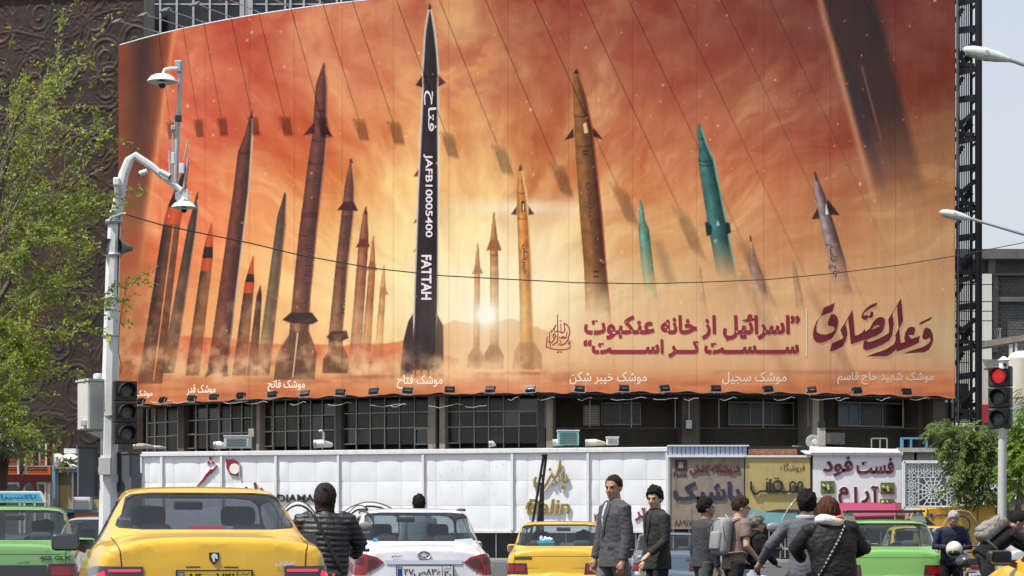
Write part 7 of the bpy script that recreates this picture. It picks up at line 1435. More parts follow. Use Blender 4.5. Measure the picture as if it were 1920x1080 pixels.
# ================================================================ MOTORCYCLES
def motorbike(label, loc, rz, col=(.03, .03, .035), screen=False, plate=False, tail='plain', topcase=False):
    t = thing('motorcycle', label, 'motorcycle', loc, R(rz), 'motorcycles in the traffic'); m = mat('bike_%d' % abs(int(loc[0] * 10)), col, .3, coat=.5, var=.05); bl = M_black; st = M_chrome
    for y in (0, 1.25):
        w_ = MB().lathe((0, y, .30), [(.235, -.035), (.285, -.045), (.30, -.02), (.30, .02), (.285, .045), (.235, .035)], 26, 'x').obj('tyre', M_rubber, t, smooth=40, local=True); MB().lathe((0, y, .30), [(.20, -.02), (.235, -.03), (.235, .03), (.20, .02)], 26, 'x').obj('rim', st, w_, local=True)
        sp = MB(); [sp.cyl((0, y, .30), (0, y + .21 * math.cos(q), .30 + .21 * math.sin(q)), .004, 4) for q in np.linspace(0, 6.28, 19)]; sp.cyl((-.05, y, .3), (.05, y, .3), .03, 10); sp.obj('spokes', st, w_, local=True, kind='stuff')
        MB().tube([(0, y + .34 * math.cos(q), .30 + .34 * math.sin(q)) for q in np.linspace(.5, 2.7, 12)], [(.055, .01)] * 12, 8).obj('mudguard', m, t, smooth=50, local=True)
    MB().tube([(0, .15, .62), (0, .55, .45), (0, .85, .55), (0, 1.0, .86)], .028, 8).obj('frame', bl, t, local=True); MB().box((-.11, .42, .26), (.11, .80, .52)).obj('engine', mat('engine_grey', (.12, .12, .12), .5, .5), t, local=True, bevel=.03)
    MB().ell((0, .70, .80), (.13, .24, .11), 18, 10).obj('tank', m, t, smooth=80, local=True); s_ = MB(); s_.tube([(0, -.12, .80), (0, .1, .79), (0, .35, .76), (0, .52, .78)], [(.11, .045), (.13, .05), (.12, .05), (.08, .04)], 12); s_.obj('seat', mat('seat_vinyl', (.02, .02, .02), .55), t, smooth=70, local=True)
    for sx in (-1, 1):
        MB().cyl((sx * .09, 1.25, .30), (sx * .08, 1.02, .92), .022, 8).obj('fork', st, t, local=True); MB().cyl((sx * .10, .0, .30), (sx * .09, .12, .66), .018, 8).obj('shock', st, t, local=True); MB().bar((sx * .06, 0, .3), (sx * .06, .5, .36), .03).obj('swing_arm', bl, t, local=True)
        MB().tube([(0, 1.0, .96), (sx * .18, 1.0, 1.02), (sx * .36, .90, 1.01)], .012, 6).obj('handlebar', st, t, local=True); MB().cyl((sx * .27, .95, 1.015), (sx * .39, .89, 1.01), .018, 8).obj('grip', bl, t, local=True)
        mo = MB().tube([(sx * .25, .95, 1.02), (sx * .30, .98, 1.14), (sx * .33, .96, 1.20)], .006, 6).obj('mirror_stem', st, t, local=True); MB().ell((sx * .345, .95, 1.235), (.075, .018, .048), 16, 8).obj('mirror', mat('mirror_shell', (.22, .22, .22), .4), mo, smooth=60, local=True)
        MB().ell((sx * .13, -.10, .70), (.03, .03, .022), 10, 6).obj('indicator', TLO, t, smooth=60, local=True)
    MB().tube([(.12, .75, .34), (.16, .3, .28), (.17, -.15, .36)], [.02, .03, .04], 10).obj('exhaust', st, t, smooth=50, local=True)
    MB().ell((0, 1.12, .92), (.09, .09, .09), 16, 10).obj('headlamp', mat('lamp_glass', (.5, .52, .55), .1, coat=.5), t, smooth=60, local=True)
    if tail == 'slash':
        for sx in (-1, 1): MB().prism([(sx * .045 + .012, -.26, .80), (sx * .045 + .035, -.26, .80), (sx * .045 - .0 + .03, -.26, .70), (sx * .045, -.26, .70)], (0, .03, 0)).obj('tail_lamp', TLE, t, local=True)
        MB().box((-.10, -.235, .66), (.10, -.1, .82)).obj('tail_housing', bl, t, local=True, bevel=.02)
    else: MB().cbox((0, -.24, .72), (.14, .04, .06)).obj('tail_lamp', TL, t, local=True, bevel=.01)
    if plate:
        p = MB().box((-.10, -.27, .50), (.10, -.262, .64)).obj('number_plate', M_white, t, local=True); text_on('plate_digits', '۱۲۳', lambda u, v: Vector((-.07 + .14 * u, -.274, .58 + .045 * v)), M_black, p, .02, None, 2, local=True); text_on('plate_digits', '۵۱۷۳۲', lambda u, v: Vector((-.08 + .16 * u, -.274, .515 + .045 * v)), M_black, p, .02, None, 2, local=True)
    if screen:
        cg = glass('screen_plastic', (.84, .85, .82), .1, .08, .12); mb = MB(); n = 14; mm = 14
        for i in range(n + 1):
            v = i / n; hw = .26 * (1 - .55 * max(0, v - .62) ** 1.2 / .32) if v > .62 else .26
            for j in range(mm + 1): u = j / mm * 2 - 1; mb.v.append(Vector((u * hw, 1.06 + .10 * (1 - u * u) - .16 * v, .92 + .62 * v)))
        for i in range(n):
            for j in range(mm): q = i * (mm + 1) + j; mb.f.append([q, q + 1, q + mm + 2, q + mm + 1])
        mb.obj('windscreen', cg, t, smooth=180, local=True); MB().tube([(u * .26, 1.06 + .10 * (1 - u * u), .92) for u in np.linspace(-1, 1, 9)], .008, 6).obj('screen_trim', bl, t, local=True)
        rim_ = [(-.26, 1.06, .92)] + [(-.262, 1.06 - .16 * v, .92 + .62 * v) for v in (.3, .62)] + [(-.20, .95, 1.42), (-.12, .96, 1.52), (0, 1.0, 1.545), (.12, .96, 1.52), (.20, .95, 1.42)] + [(.262, 1.06 - .16 * v, .92 + .62 * v) for v in (.62, .3)]; MB().tube(rim_, .006, 6).obj('screen_edge', mat('clear_edge', (.5, .5, .46), .2), t, smooth=80, local=True)
        MB().tube([(.03 + .12 * math.cos(q), 1.03 + .05 * math.sin(q) * -.4 + .02, 1.32 + .135 * math.sin(q)) for q in np.linspace(0, 6.283, 25)], .011, 6, cap=False).obj('screen_ring', bl, t, smooth=80, local=True)
    return t
# hooded rider
motorbike('motorcycle under the hooded rider with two slanted red tail lamps', (-1.70, 19.55, 0), 4, (.03, .03, .03), tail='slash')
PUF = mat('black_puffer_nylon', (.011, .0105, .012), .52, var=.1, scale=20, bump=.25, bscale=50)
ride = lambda h=1.0: {'L': ((-.17, .40, .62), (-.16, .22, .22)), 'R': ((.17, .40, .62), (.16, .22, .22))}
a = person('motorcycle rider seen from behind in a quilted black puffer jacket and brown hood', (-1.745, 19.9, -.02), 3, 1.78, lean=6, pelvis=(0, 0, .85), head=(0, 8), skin='b', hair=HB, hstyle='none', top=PUF, bottom=cloth('rider_trousers', (.03, .03, .034)), style='puffer', quilt=True, top_fold=.003, arms={'L': ((-.31, .12, 1.08), (-.27, .38, .98)), 'R': ((.31, .12, 1.08), (.27, .38, .98))}, legs=ride(), face=False, wide=1.10)
HOODM = cloth('brown_black_hood', (.020, .014, .013)); mb = MB(); mb.ell(a['hp'](0, -.018, .018), Vector((.108, .128, .140)) * a['k'], 20, 14, a['HM4']); mb.tube([a['hp'](0, -.02, -.03), a['hp'](0, -.02, -.12), a['nb'] + Vector((0, -.01, -.01))], [.100, .088, .105], 16); h = mb.obj('hood', HOODM, a['t'], local=True, rec=False); bake(h, .011, 3, .010, (9, 9, 7), seed=4)
mb = MB(); [mb.cbox(a['hp'](*q), r_, None) for q, r_ in (((.0, -.146, .06), (.05, .012, .016)), ((.02, -.146, .03), (.012, .012, .045)))]; mb.obj('hood_print', BLKS, a['t'], local=True) if 0 else None
MB().tube([a['hp'](-.03, -.142, .085), a['hp'](.01, -.150, .075), a['hp'](.035, -.142, .058)], [.004, .010, .004], 6).obj('hood_pleat', HOODM, a['t'], smooth=80, local=True)
sb = thing('crossbody_strap', 'wide black strap across the back of the hooded rider', 'strap', a['t'].location, a['t'].rotation_euler.z); P_ = [a['on'](lerp(-.10, .16, q), lerp(1.43, .92, q), -1, .012) for q in np.linspace(0, 1, 14)]; MB().tube(P_, [(.026, .006)] * 14, 8).obj('strap', mat('strap_black', (.008, .008, .009), .6), sb, smooth=60, local=True)
# head beyond the white car
person('dark haired rider only whose head shows above the white saloon roof', (-1.33, 30.5, -.03), 8, 1.80, skin='b', hair=HB, hstyle='quiff', top=cloth('pale_blue_grey', (.20, .23, .26)), bottom=BLKS, style='sweater', face=False, hs=1.05)
# couple on the scooter with the big windscreen
motorbike('motorcycle with a tall clear windscreen ridden by the couple', (3.02, 20.6, 0), 2, (.06, .06, .065), screen=True)
a = person('black haired rider in a faded grey denim jacket in front of the auburn haired woman', (2.92, 21.0, -.02), 2, 1.76, lean=9, pelvis=(0, 0, .83), head=(-8, 0), skin='c', hair=HB, hstyle='full', top=cloth('faded_denim', (.10, .105, .125)), bottom=cloth('blue_jeans', (.04, .05, .08)), style='sweater', arms={'L': ((-.36, .12, 1.06), (-.42, .34, .90)), 'R': ((.33, .15, 1.06), (.27, .40, .98))}, legs=ride(), face=False, wide=1.12, hs=1.03)
MB().tube([a['nb'] + Vector((math.cos(q) * .085, math.sin(q) * .075, .015)) for q in np.linspace(2.4, 7.0, 16)], [.030] * 16, 8).obj('jersey_hood', cloth('pale_grey_jersey', (.34, .34, .35)), a['t'], smooth=70, local=True)
a = person('auburn haired woman in a black jacket riding pillion with a chain strap over her back', (3.08, 20.35, -.02), 10, 1.66, lean=10, side=-4, pelvis=(0, 0, .86), head=(6, 6), skin='c', hair=HAu, hstyle='long', top=mat('black_shell_jacket', (.006, .006, .007), .65, var=.15, bump=.4, bscale=18, spec=.3), bottom=BLKS, style='puffer', top_fold=.012, arms={'L': ((-.36, .14, 1.10), (-.22, .42, 1.0)), 'R': ((.36, .14, 1.10), (.22, .42, 1.0))}, legs=ride(), face=False, wide=1.22)
hd = cloth('white_fleece', (.62, .61, .60)); ho = mat('orange_lining', (.55, .14, .02), .8)
mb = MB(); mb.tube([a['nb'] + Vector((math.cos(q) * .105, math.sin(q) * .085 - .02, .03 + .012 * math.sin(q * 2))) for q in np.linspace(2.7, 6.4, 14)], [.034, .042, .048, .052, .054, .054, .052, .05, .048, .046, .044, .04, .036, .03], 10); o = mb.obj('fleece_hood', hd, a['t'], local=True, rec=False); bake(o, .010, 2, .008, (12, 12, 12), seed=9)
MB().tube([a['nb'] + Vector((.02, -.125, .055)), a['nb'] + Vector((.075, -.105, .065)), a['nb'] + Vector((.125, -.05, .055))], [.012, .020, .012], 8).obj('hood_lining', ho, a['t'], smooth=70, local=True)
ch = thing('chain_strap', 'silver and black chain bag strap across the back of the auburn haired woman', 'strap', a['t'].location, a['t'].rotation_euler.z); PP = [a['on'](lerp(.13, -.22, q), lerp(1.42, .90, q), -1, .014) for q in np.linspace(0, 1, 30)]
for i, (p, q) in enumerate(zip(PP, PP[1:])): MB().tube([p, (p + q) / 2, q], [.007, .011, .007], 6).obj('chain_link', M_chrome if i % 2 else M_black, ch, local=True)
# older man with the helmet
motorbike('motorcycle with a clear screen and small plate beside the white haired man', (6.52, 30.2, 0), -2, (.05, .05, .055), screen=True, plate=True)
a = person('white haired man in a navy jacket looking down at his hands', (6.43, 31.2, -.06), 172, 1.66, lean=14, head=(12, 32), skin='a', hair=HW, hstyle='short', top=cloth('navy_jacket', (.022, .028, .055)), bottom=BLKS, style='sweater', arms={'L': ((-.26, .10, 1.12), (-.06, .30, 1.10)), 'R': ((.26, .10, 1.12), (.06, .30, 1.12))})
hm = thing('helmet', 'cream motorcycle helmet with a black visor on the motorcycle seat', 'helmet', P(1789, 1044, 30.1)); c = P(1789, 1030, 30.1); mb = MB(); mb.ell(c, (.115, .13, .118), 22, 14); mb.obj('shell', mat('cream_gloss', (.58, .54, .44), .2, coat=.6), hm, smooth=80); mb = MB(); mb.ell(c + Vector((-.01, -.05, -.05)), (.095, .10, .055), 18, 10); mb.obj('visor', mat('visor_black', (.01, .01, .012), .08), hm, smooth=80)
# leaning man
motorbike('motorcycle the man with the patterned backpack leans over', (7.15, 28.9, 0), -62, (.02, .02, .022))
a = person('man in black bending far over to the right with a patterned backpack', (6.42, 29.0, -.02), -78, 1.74, lean=52, head=(-6, 30), skin='b', hair=HB, hstyle='short', top=BLKS, bottom=mat('black_rain_trousers', (.02, .02, .022), .45, bump=.5, bscale=20), style='hood', arms={'R': ((.24, .52, 1.06), (.20, .70, .88)), 'L': ((-.24, .55, 1.10), (-.20, .76, .98))}, legs={'L': ((-.1, .14, .5), (-.1, .05, .1)), 'R': ((.1, .04, .5), (.1, -.1, .1))})
cam_m = mat('patterned_canvas', (.20, .185, .16), .85, var=.75, scale=22, bump=.3); backpack(a, 'grey patterned backpack on the bending man', cam_m, cloth('khaki_webbing', (.20, .19, .16)), .15, .23, 1.24, .11)
# drivers seen through the glass
def driver(label, loc, rz, seat=-.36, sk='b', yl=2.12):
    th = R(rz); x, y = seat, yl; return person(label, (loc[0] + x * math.cos(th) - y * math.sin(th), loc[1] + x * math.sin(th) + y * math.cos(th), loc[2] - .28), rz, 1.72, lean=-8, pelvis=(0, 0, .80), skin=sk, hair=HB, hstyle='quiff', top=BLKS, bottom=BLKS, style='sweater', face=False, lowdetail=True, legs={'L': ((-.12, .42, .80), (-.12, .75, .50)), 'R': ((.12, .42, .80), (.12, .75, .50))}, arms={'L': ((-.27, .16, 1.05), (-.16, .42, 1.12)), 'R': ((.27, .16, 1.05), (.16, .42, 1.12))}, hs=1.02)
driver('driver seen dimly through the rear window of the nearest yellow taxi', (-2.12, 15.2, .10), 12.6); driver('driver on the left inside the yellow taxi with the tissue box', (.70, 34.0, 0), -4); driver('front passenger inside the yellow taxi with the tissue box', (.70, 34.0, 0), -4, .36); driver('driver inside the bright green taxi', (5.62, 31.5, 0), -5.5); driver('passenger inside the mint green taxi seen through its rear window', (-5.74, 24.2, .08), 11, .40); driver('driver inside the white saloon', (-1.03, 25.0, .02), 7.5)
# ================================================================ LEFT CAMERA POLE
def round_visor_lamp(par, c, r, m_lens, yawM, hood, lit=False):
    """one aspect of a traffic light: lens, rim and tunnel visor; faces -y before yawM"""
    M = Matrix.Translation(c) @ yawM
    def L_(p): return M @ Vector(p)
    mb = MB(); mb.lathe((0, 0, 0), [(0, -.012), (r * .6, -.03), (r * .96, -.006), (r, .0), (0, .005)], 24, 'y'); mb.v = [L_(q) for q in mb.v]; lens = mb.obj('lens', m_lens, par, smooth=60)
    mb = MB(); n = 22; k = 0
    for i in range(n + 1):
        a = R(-38) + (R(256)) * i / n; ln = .20 * (.45 + .55 * max(0, math.sin(a)) ** .6) if math.sin(a) > -.6 else .06
        for rr_, y in ((r * 1.02, .01), (r * 1.02, -ln), (r * 1.10, -ln), (r * 1.10, .01)): mb.v.append(Vector((rr_ * math.cos(a), y, rr_ * math.sin(a))))
    for i in range(n):
        for j in range(4): mb.f.append([i * 4 + j, i * 4 + (j + 1) % 4, (i + 1) * 4 + (j + 1) % 4, (i + 1) * 4 + j])
    mb.v = [L_(q) for q in mb.v]; mb.obj('visor', hood, par, smooth=50)
    return lens
LENS_OFF = mat('lens_unlit', (.085, .085, .08), .3, var=.35, scale=60, spec=.5); TLB = mat('signal_black', (.022, .022, .023), .5, var=.2)
def left_pole():
    Y = 33.0; s = F / Y; t = thing('camera_pole', 'tall tapered pale steel pole with a bent arm and cameras at the left', 'pole', P(203, 1148, Y) * 1); pm = mat('pole_grey', (.66, .67, .68), .45, .0, var=.12, scale=3, dirt=.25)
    MB().tube([P(x, y, Y) for x, y in ((201, 1148), (203, 950), (207, 700), (212, 480), (215, 415))], [.155, .145, .128, .108, .098], 8).obj('shaft', pm, t)
    MB().tube([P(x, y, Y) for x, y in ((215, 418), (219, 400), (225, 365), (232, 327), (242, 301), (254, 292), (282, 310), (310, 334), (345, 362))], [.098, .094, .086, .078, .070, .064, .060, .056, .050], 8).obj('bent_arm', pm, t)
    for y, r in ((416, .13), (399, .105), (478, .115)): MB().lathe(P(214, y, Y), [(r, -.03), (r + .012, 0), (r, .03)], 16).obj('clamp_ring', M_steel, t, smooth=40)
    MB().cyl(P(222, 403, Y - .1), P(236, 401, Y - .1), .02, 8).obj('cable_hook', M_steel, t); MB().tube([P(204, 416, Y - .12), P(209, 408, Y - .13), P(231, 400, Y - .12)], .02, 6).obj('bracket_strut', M_steel, t)
    b = MB().cyl(P(219, 345, Y - .1), P(221, 388, Y - .1), .045, 10); b.obj('side_tube', M_steel, t, smooth=40); MB().cbox(P(219, 341, Y - .1), (.10, .1, .13)).obj('side_box', pm, t, bevel=.02)
    cb = MB(); cb.tube([P(219 - .03 * (y - 400) + 5, y, Y - .05) for y in range(405, 960, 40)], .014, 6); cb.obj('conduit', M_black, t, smooth=60)
    MB().tube([P(225, 700, Y - .1), P(228, 690, Y - .1), P(222, 660, Y - .1), P(224, 610, Y - .1), P(236, 540, Y - .1), P(237, 520, Y - .1)], .006, 5).obj('loose_wire', M_black, t)
    for y, c_, h_ in ((640, (.55, .50, .12), 14), (575, (.1, .2, .42), 9), (905, (.5, .5, .48), 16)): MB().tube([P(207, y, Y), P(207, y - h_, Y)], [.137, .136], 8).obj('sticker_band', mat('sticker_%d' % y, c_, .6, var=.3, scale=30, dirt=.4), t) if y > 900 else MB().box(tuple(P(199, y, Y - .155)), tuple(P(208, y - h_, Y - .155) + Vector((0, .02, 0)))).obj('sticker', mat('sticker_%d' % y, c_, .6, var=.3, scale=30, dirt=.4), t)
    for y in (560, 630, 780): MB().lathe(P(208, y, Y), [(.132 + (y - 560) * .00005, -.012), (.135 + (y - 560) * .00005, 0), (.132 + (y - 560) * .00005, .012)], 16).obj('strap_band', M_steel, t, smooth=40)
    # loudspeakers
    for px, col in ((201, M_dkmetal), (231, M_white)):
        h = MB().lathe(P(px, 465, Y - .05), [(.03, .15), (.05, .10), (.085, .02), (.13, -.06), (.14, -.07), (.11, -.05), (.04, .02)], 18, 'y', Matrix.Rotation(R(20 if px < 210 else -60), 4, 'Z')).obj('horn_speaker', mat('speaker_grey', (.12, .12, .11), .5), t, smooth=50)
    # dome camera under the arm end
    def dome(px, py, w_, label):
        d = thing('dome_camera', label, 'camera', P(px, py, Y)); c = P(px, py, Y); r = w_ / 2 / s; wm = mat('camera_white', (.72, .73, .72), .35, dirt=.1)
        MB().lathe(c, [(.02, .40 * r), (r * .45, .42 * r), (r * .75, .28 * r), (r * .97, .0), (r, -.06 * r), (r * .95, -.06 * r), (r * .6, .02 * r)], 26).obj('sunshield', wm, d, smooth=40); MB().lathe(c, [(r * .36, -.02), (r * .36, -.16 * r), (r * .30, -.2 * r), (.0, -.2 * r)], 20).obj('collar', wm, d, smooth=40)
        MB().ell(c + Vector((0, 0, -.22 * r)), (r * .26, r * .26, r * .27), 18, 10).obj('dome', mat('camera_dome', (.01, .01, .012), .06), d, smooth=180); return d, c, r, wm
    d, c, r, wm = dome(345, 388, 47, 'white dome camera hanging from the end of the bent arm')
    MB().tube([P(334, 360, Y), P(336, 370, Y), P(343, 378, Y)], [.05, .07, .08], 10).obj('mount', wm, d, smooth=50); MB().cbox(P(348, 366, Y), (.10, .1, .17)).obj('mount_plate', pm, d, bevel=.01)
    # bullet cameras
    for (a, b_, l) in (((262, 326), (276, 321), 'small white bullet camera pointing down left under the bent arm'), ((318, 331), (300, 321), 'small white bullet camera fixed along the bent arm')):
        q = thing('bullet_camera', l, 'camera', P(*a, Y)); A, B = P(*a, Y - .12), P(*b_, Y - .12); MB().cyl(A, B, .042, 14).obj('housing', MATS['camera_white'], q, smooth=40); dd = (A - B).normalized(); MB().cyl(A, A + dd * .012, .036, 14).obj('glass', M_black, q); MB().cyl((A + B) / 2, (A + B) / 2 + Vector((.0, .1, .05)), .015, 6).obj('stem', M_steel, q)
    # second mast with antennas
    m2 = thing('antenna_mast', 'slim steel mast rising from the bent arm with antennas and radio boxes', 'mast', P(330, 352, Y)); MB().tube([P(x, y, Y + .1) for x, y in ((330, 358), (331, 300), (334, 230), (338, 160), (340, 113))], [.038, .038, .036, .034, .034], 10).obj('mast', M_steel, m2, smooth=40)
    MB().tube([P(333, 128, Y), P(318, 128, Y), P(309, 130, Y), P(306, 137, Y)], [.022, .022, .022, .024], 8).obj('side_arm', MATS['camera_white'], m2, smooth=50); MB().cbox(P(334, 125, Y + .05), (.09, .12, .17)).obj('arm_clamp', M_steel, m2, bevel=.01)
    d, c, r, wm = dome(304, 152, 57, 'larger white dome camera at the top of the antenna mast')
    for (x, y, w_, h_, m) in ((325, 297, 6, 21, MATS['camera_white']), (341, 316, 9, 19, MATS['camera_white']), (335, 222, 11, 12, M_black), (325, 240, 8, 8, M_steel)): MB().cbox(P(x, y, Y - .08), (w_ / s, .08, h_ / s)).obj('radio_box', m, m2, bevel=.008)
    for (a, b_, r) in (((319, 340), (318, 283), .018), ((353, 262), (345, 300), .014), ((344, 355), (353, 296), .018), ((323, 335), (324, 250), .012), ((349, 342), (337, 362), .012), ((330, 260), (327, 214), .012)): MB().cyl(P(*a, Y - .05), P(*b_, Y - .05), r, 8).obj('antenna', M_steel, m2, smooth=40)
    # cabinets
    cb = mat('cabinet_paint', (.52, .52, .51), .5, dirt=.15)
    def cab(name, label, x0, y0, x1, y1, m, yaw, dep, Yc=Y, split=.42):
        q = thing(name, label, 'cabinet', P((x0 + x1) / 2, y1, Yc)); z0, z1 = P(0, y1, Yc).z, P(0, y0, Yc).z; xs = P(x0 + (x1 - x0) * split * (1 if yaw > 0 else 1), 0, Yc).x; A, B, C_ = Vector((P(x0, 0, Yc).x, Yc + .12, 0)), Vector((xs, Yc - .22, 0)), Vector((P(x1, 0, Yc).x, Yc + .02, 0)); D = A + C_ - B
        mb = MB(); mb.prism([v_ + Vector((0, 0, z0)) for v_ in (A, B, C_, D)], (0, 0, z1 - z0)); mb.obj('case', m, q, bevel=.012); l = MB(); cen = (A + C_) / 2; l.prism([cen + (v_ - cen) * 1.10 + Vector((0, 0, z1 + .002)) for v_ in (A, B, C_, D)], (0, 0, .035)); l.obj('lid', m, q); return q, A, B, C_, z0, z1
    q, A, B, C_, z0, z1 = cab('signal_cabinet', 'pale grey metal cabinet high on the left pole', 142, 716, 214, 806, cb, 1, .5); u = (B - A); MB().prism([A + u * k_ + Vector((-.004, -.008, z0 + (z1 - z0) * v_)) for k_, v_ in ((.08, .02), (.94, .02), (.94, .97), (.08, .97))], (0, .004, 0)).obj('door', mat('cabinet_door', (.52, .52, .50), .5, dirt=.1), q)
    MB().cbox(A + u * .62 + Vector((0, -.05, z0 + .10)), (.09, .08, .09)).obj('lock_box', cb, q, bevel=.008); MB().lathe(P(184, 707, Y), [(.075, -.03), (.075, .03), (.06, .05), (0, .06)], 16).obj('vent_cap', cb, q, smooth=40); MB().prism([P(162, 810, Y - .1), P(195, 808, Y - .1), P(195, 822, Y - .1), P(190, 822, Y - .1)], (0, .2, 0)).obj('support', cb, q)
    dk = mat('cabinet_dark', (.085, .09, .105), .5, dirt=.1)
    cab('signal_cabinet', 'dark grey tall cabinet on the left side of the left pole, lower one', 142, 840, 183, 931, dk, 1, .4, split=.25); cab('signal_cabinet', 'dark grey cabinet on the right side of the left pole behind the taxi roof', 209, 852, 263, 922, dk, 1, .4, split=.78)
    q = thing('junction_box', 'small flat grey box strapped to the front of the left pole', 'box', P(196, 890, Y - .2)); MB().box(tuple(P(185, 890, Y - .22)), tuple(P(207, 858, Y - .22) + Vector((0, .08, 0)))).obj('case', cb, q, bevel=.006)
left_pole()
def signal(label, px, py, sc, Y, yaw, lit, polebase=None, order=None):
    """three-aspect traffic light centred on the photo point"""
    t = thing('traffic_light', label, 'traffic light', P(px, py + 60, Y)); M = Matrix.Rotation(R(yaw), 4, 'Z'); w_, h_ = .36 * sc, 1.0 * sc; c = P(px, py, Y)
    for k in range(3):
        mb = MB(); mb.cbox((0, .10, (1 - k) * h_ / 3), (w_, .16, h_ / 3 - .012)); mb.v = [c + M @ q for q in mb.v]; mb.obj('housing', TLB, t, bevel=.015)
        lm = LENS_OFF
        if lit == k: lm = mat('lens_red_lit', (.35, .006, .008), .3, emit=(1, .03, .04, .12))
        ln = round_visor_lamp(t, c + M @ Vector((0, .01, (1 - k) * h_ / 3)), .118 * sc, lm, M, TLB)
        if lit == k:
            led = MB()
            for i in range(12):
                for j in range(12):
                    x, z = (i - 5.5) * .0185 * sc, (j - 5.5) * .0185 * sc
                    if math.hypot(x, z) < .105 * sc: led.ell(c + M @ Vector((x, -.028 + .13 * math.hypot(x, z), (1 - k) * h_ / 3 + z)), .0055 * sc, 6, 4)
            led.obj('diodes', mat('red_diode', (.5, .02, .03), .3, emit=(1, .08, .10, .9)), ln, kind='stuff')
    return t
signal('unlit black traffic light on the left pole facing right', 237, 773, .98, 32.6, 24, -1)
def right_signal():
    t = signal('black traffic light showing red on the right pole', 1873, 745, .98, 33.0, -26, 0); pm = mat('pole_white', (.46, .47, .47), .5, .1, dirt=.25); Y = 33.0
    MB().tube([P(1880, 803, Y + .05), P(1879, 900, Y + .05), P(1878, 1148, Y + .05)], [.064, .066, .072], 12).obj('pole', pm, t, smooth=40); MB().lathe(P(1882, 683, Y), [(.075, -.07), (.075, .05), (.10, .06), (.02, .12)], 14).obj('cap', M_white, t, smooth=40); MB().cbox(P(1884, 684, Y - .1), (.05, .03, .05)).obj('number_tag', M_black, t)
    MB().tube([P(1845, 692, Y + .1), P(1862, 692, Y + .1)], .012, 6).obj('cable', M_black, t)
right_signal()
# street lamps entering from the right
def lamp(label, tip, tail, end, Y, w_):
    t = thing('street_lamp', label, 'street lamp', P(*tip, Y)); A, B, E = P(*tip, Y), P(*tail, Y), P(*end, Y); d = B - A; L_ = d.length; u = d.normalized(); lm = mat('lamp_shell', (.55, .58, .54), .4, dirt=.15)
    prof = [(0, .02), (.06, .055), (.2, .085), (.45, .10), (.7, .085), (.9, .055), (1, .04)]; MB().tube([A + d * p for p, r in prof], [(r * w_, r * w_ * 1.05) for p, r in prof], 14).obj('housing', lm, t, smooth=60)
    pr = [(.08, .05), (.25, .07), (.5, .075), (.66, .05)]; n = Vector((0, 0, -1)); MB().tube([A + d * p + n * (.035 * w_) for p, r in pr], [(r * w_, r * w_) for p, r in pr], 12).obj('glass_bowl', mat('lamp_bowl', (.33, .35, .26), .2), t, smooth=60); MB().tube([A + d * .02 + n * .01, A + d * .5 + n * .012 * w_, B], [.013, .013, .013], 6).obj('seam', M_dkmetal, t)
    MB().cbox(A + d * .48 + Vector((0, -.1 * w_, 0)), (.05 * w_, .02, .08 * w_)).obj('latch', M_steel, t); MB().tube([B - u * .03, B + (E - B) * .25, E, E + (E - B) * .9 + Vector((0, 0, -.10))], [.035, .030, .034, .040], 10).obj('arm', M_steel, t, smooth=40)
    e = E + (E - B) * .9 + Vector((0, 0, -.10)); MB().tube([e + Vector((0, 0, .2)), Vector((e.x, e.y, 0))], [.05, .09], 10).obj('column', M_steel, t, smooth=40)
lamp('large street lamp head entering from the upper right edge', (1806, 92), (1893, 112), (1925, 123), 32.0, .95); lamp('smaller street lamp head lower down at the right edge, in front of the lattice tower', (1762, 397), (1819, 410), (1925, 441), 46.0, .95)
# overhead cable
t = thing('overhead_cable', 'single thin black cable sagging across the whole billboard', 'cable', P(236, 402, 32.9)); pts = [(236, 402), (300, 421), (400, 442), (470, 456), (560, 478), (700, 503), (830, 517), (960, 524), (1080, 530), (1210, 532), (1320, 529), (1440, 524), (1560, 513), (1680, 498), (1790, 480), (1930, 453)]
MB().tube([P(x, y, 32.9 + (x - 236) / 1694 * 22) for x, y in pts], .0105, 6).obj('cable', M_black, t, smooth=60)

# ================================================================ VEGETATION
def leafmat(n, c, c2, tr=.35):
    m = bpy.data.materials.new(n); m.use_nodes = True; q = m.node_tree; N = q.nodes; L = q.links; b = N['Principled BSDF']; b.inputs['Roughness'].default_value = .5; b.inputs['Specular IOR Level'].default_value = .35
    oi = N.new('ShaderNodeTexCoord'); nz = N.new('ShaderNodeTexNoise'); nz.inputs['Scale'].default_value = 9; nz.inputs['Detail'].default_value = 3; L.new(oi.outputs['Object'], nz.inputs[0]); mx = N.new('ShaderNodeMix'); mx.data_type = 'RGBA'; mr = N.new('ShaderNodeMapRange'); mr.inputs[1].default_value = .35; mr.inputs[2].default_value = .65; L.new(nz.outputs[0], mr.inputs[0]); L.new(mr.outputs[0], mx.inputs[0]); mx.inputs[6].default_value = c + (1,); mx.inputs[7].default_value = c2 + (1,); L.new(mx.outputs[2], b.inputs['Base Color'])
    t_ = N.new('ShaderNodeBsdfTranslucent'); L.new(mx.outputs[2], t_.inputs[0]); ms = N.new('ShaderNodeMixShader'); ms.inputs[0].default_value = tr; L.new(b.outputs[0], ms.inputs[1]); L.new(t_.outputs[0], ms.inputs[2]); L.new(ms.outputs[0], N['Material Output'].inputs[0]); return m
LV1 = leafmat('spring_leaf', (.38, .42, .06), (.13, .21, .035), .45); LV2 = leafmat('green_leaf', (.17, .25, .05), (.085, .15, .03)); LV3 = leafmat('bright_leaf', (.24, .37, .04), (.14, .26, .03)); BARK = mat('bark', (.10, .085, .07), .9, var=.3, bump=.5, bscale=30); BARK2 = mat('pale_twig', (.20, .17, .12), .85, var=.2)
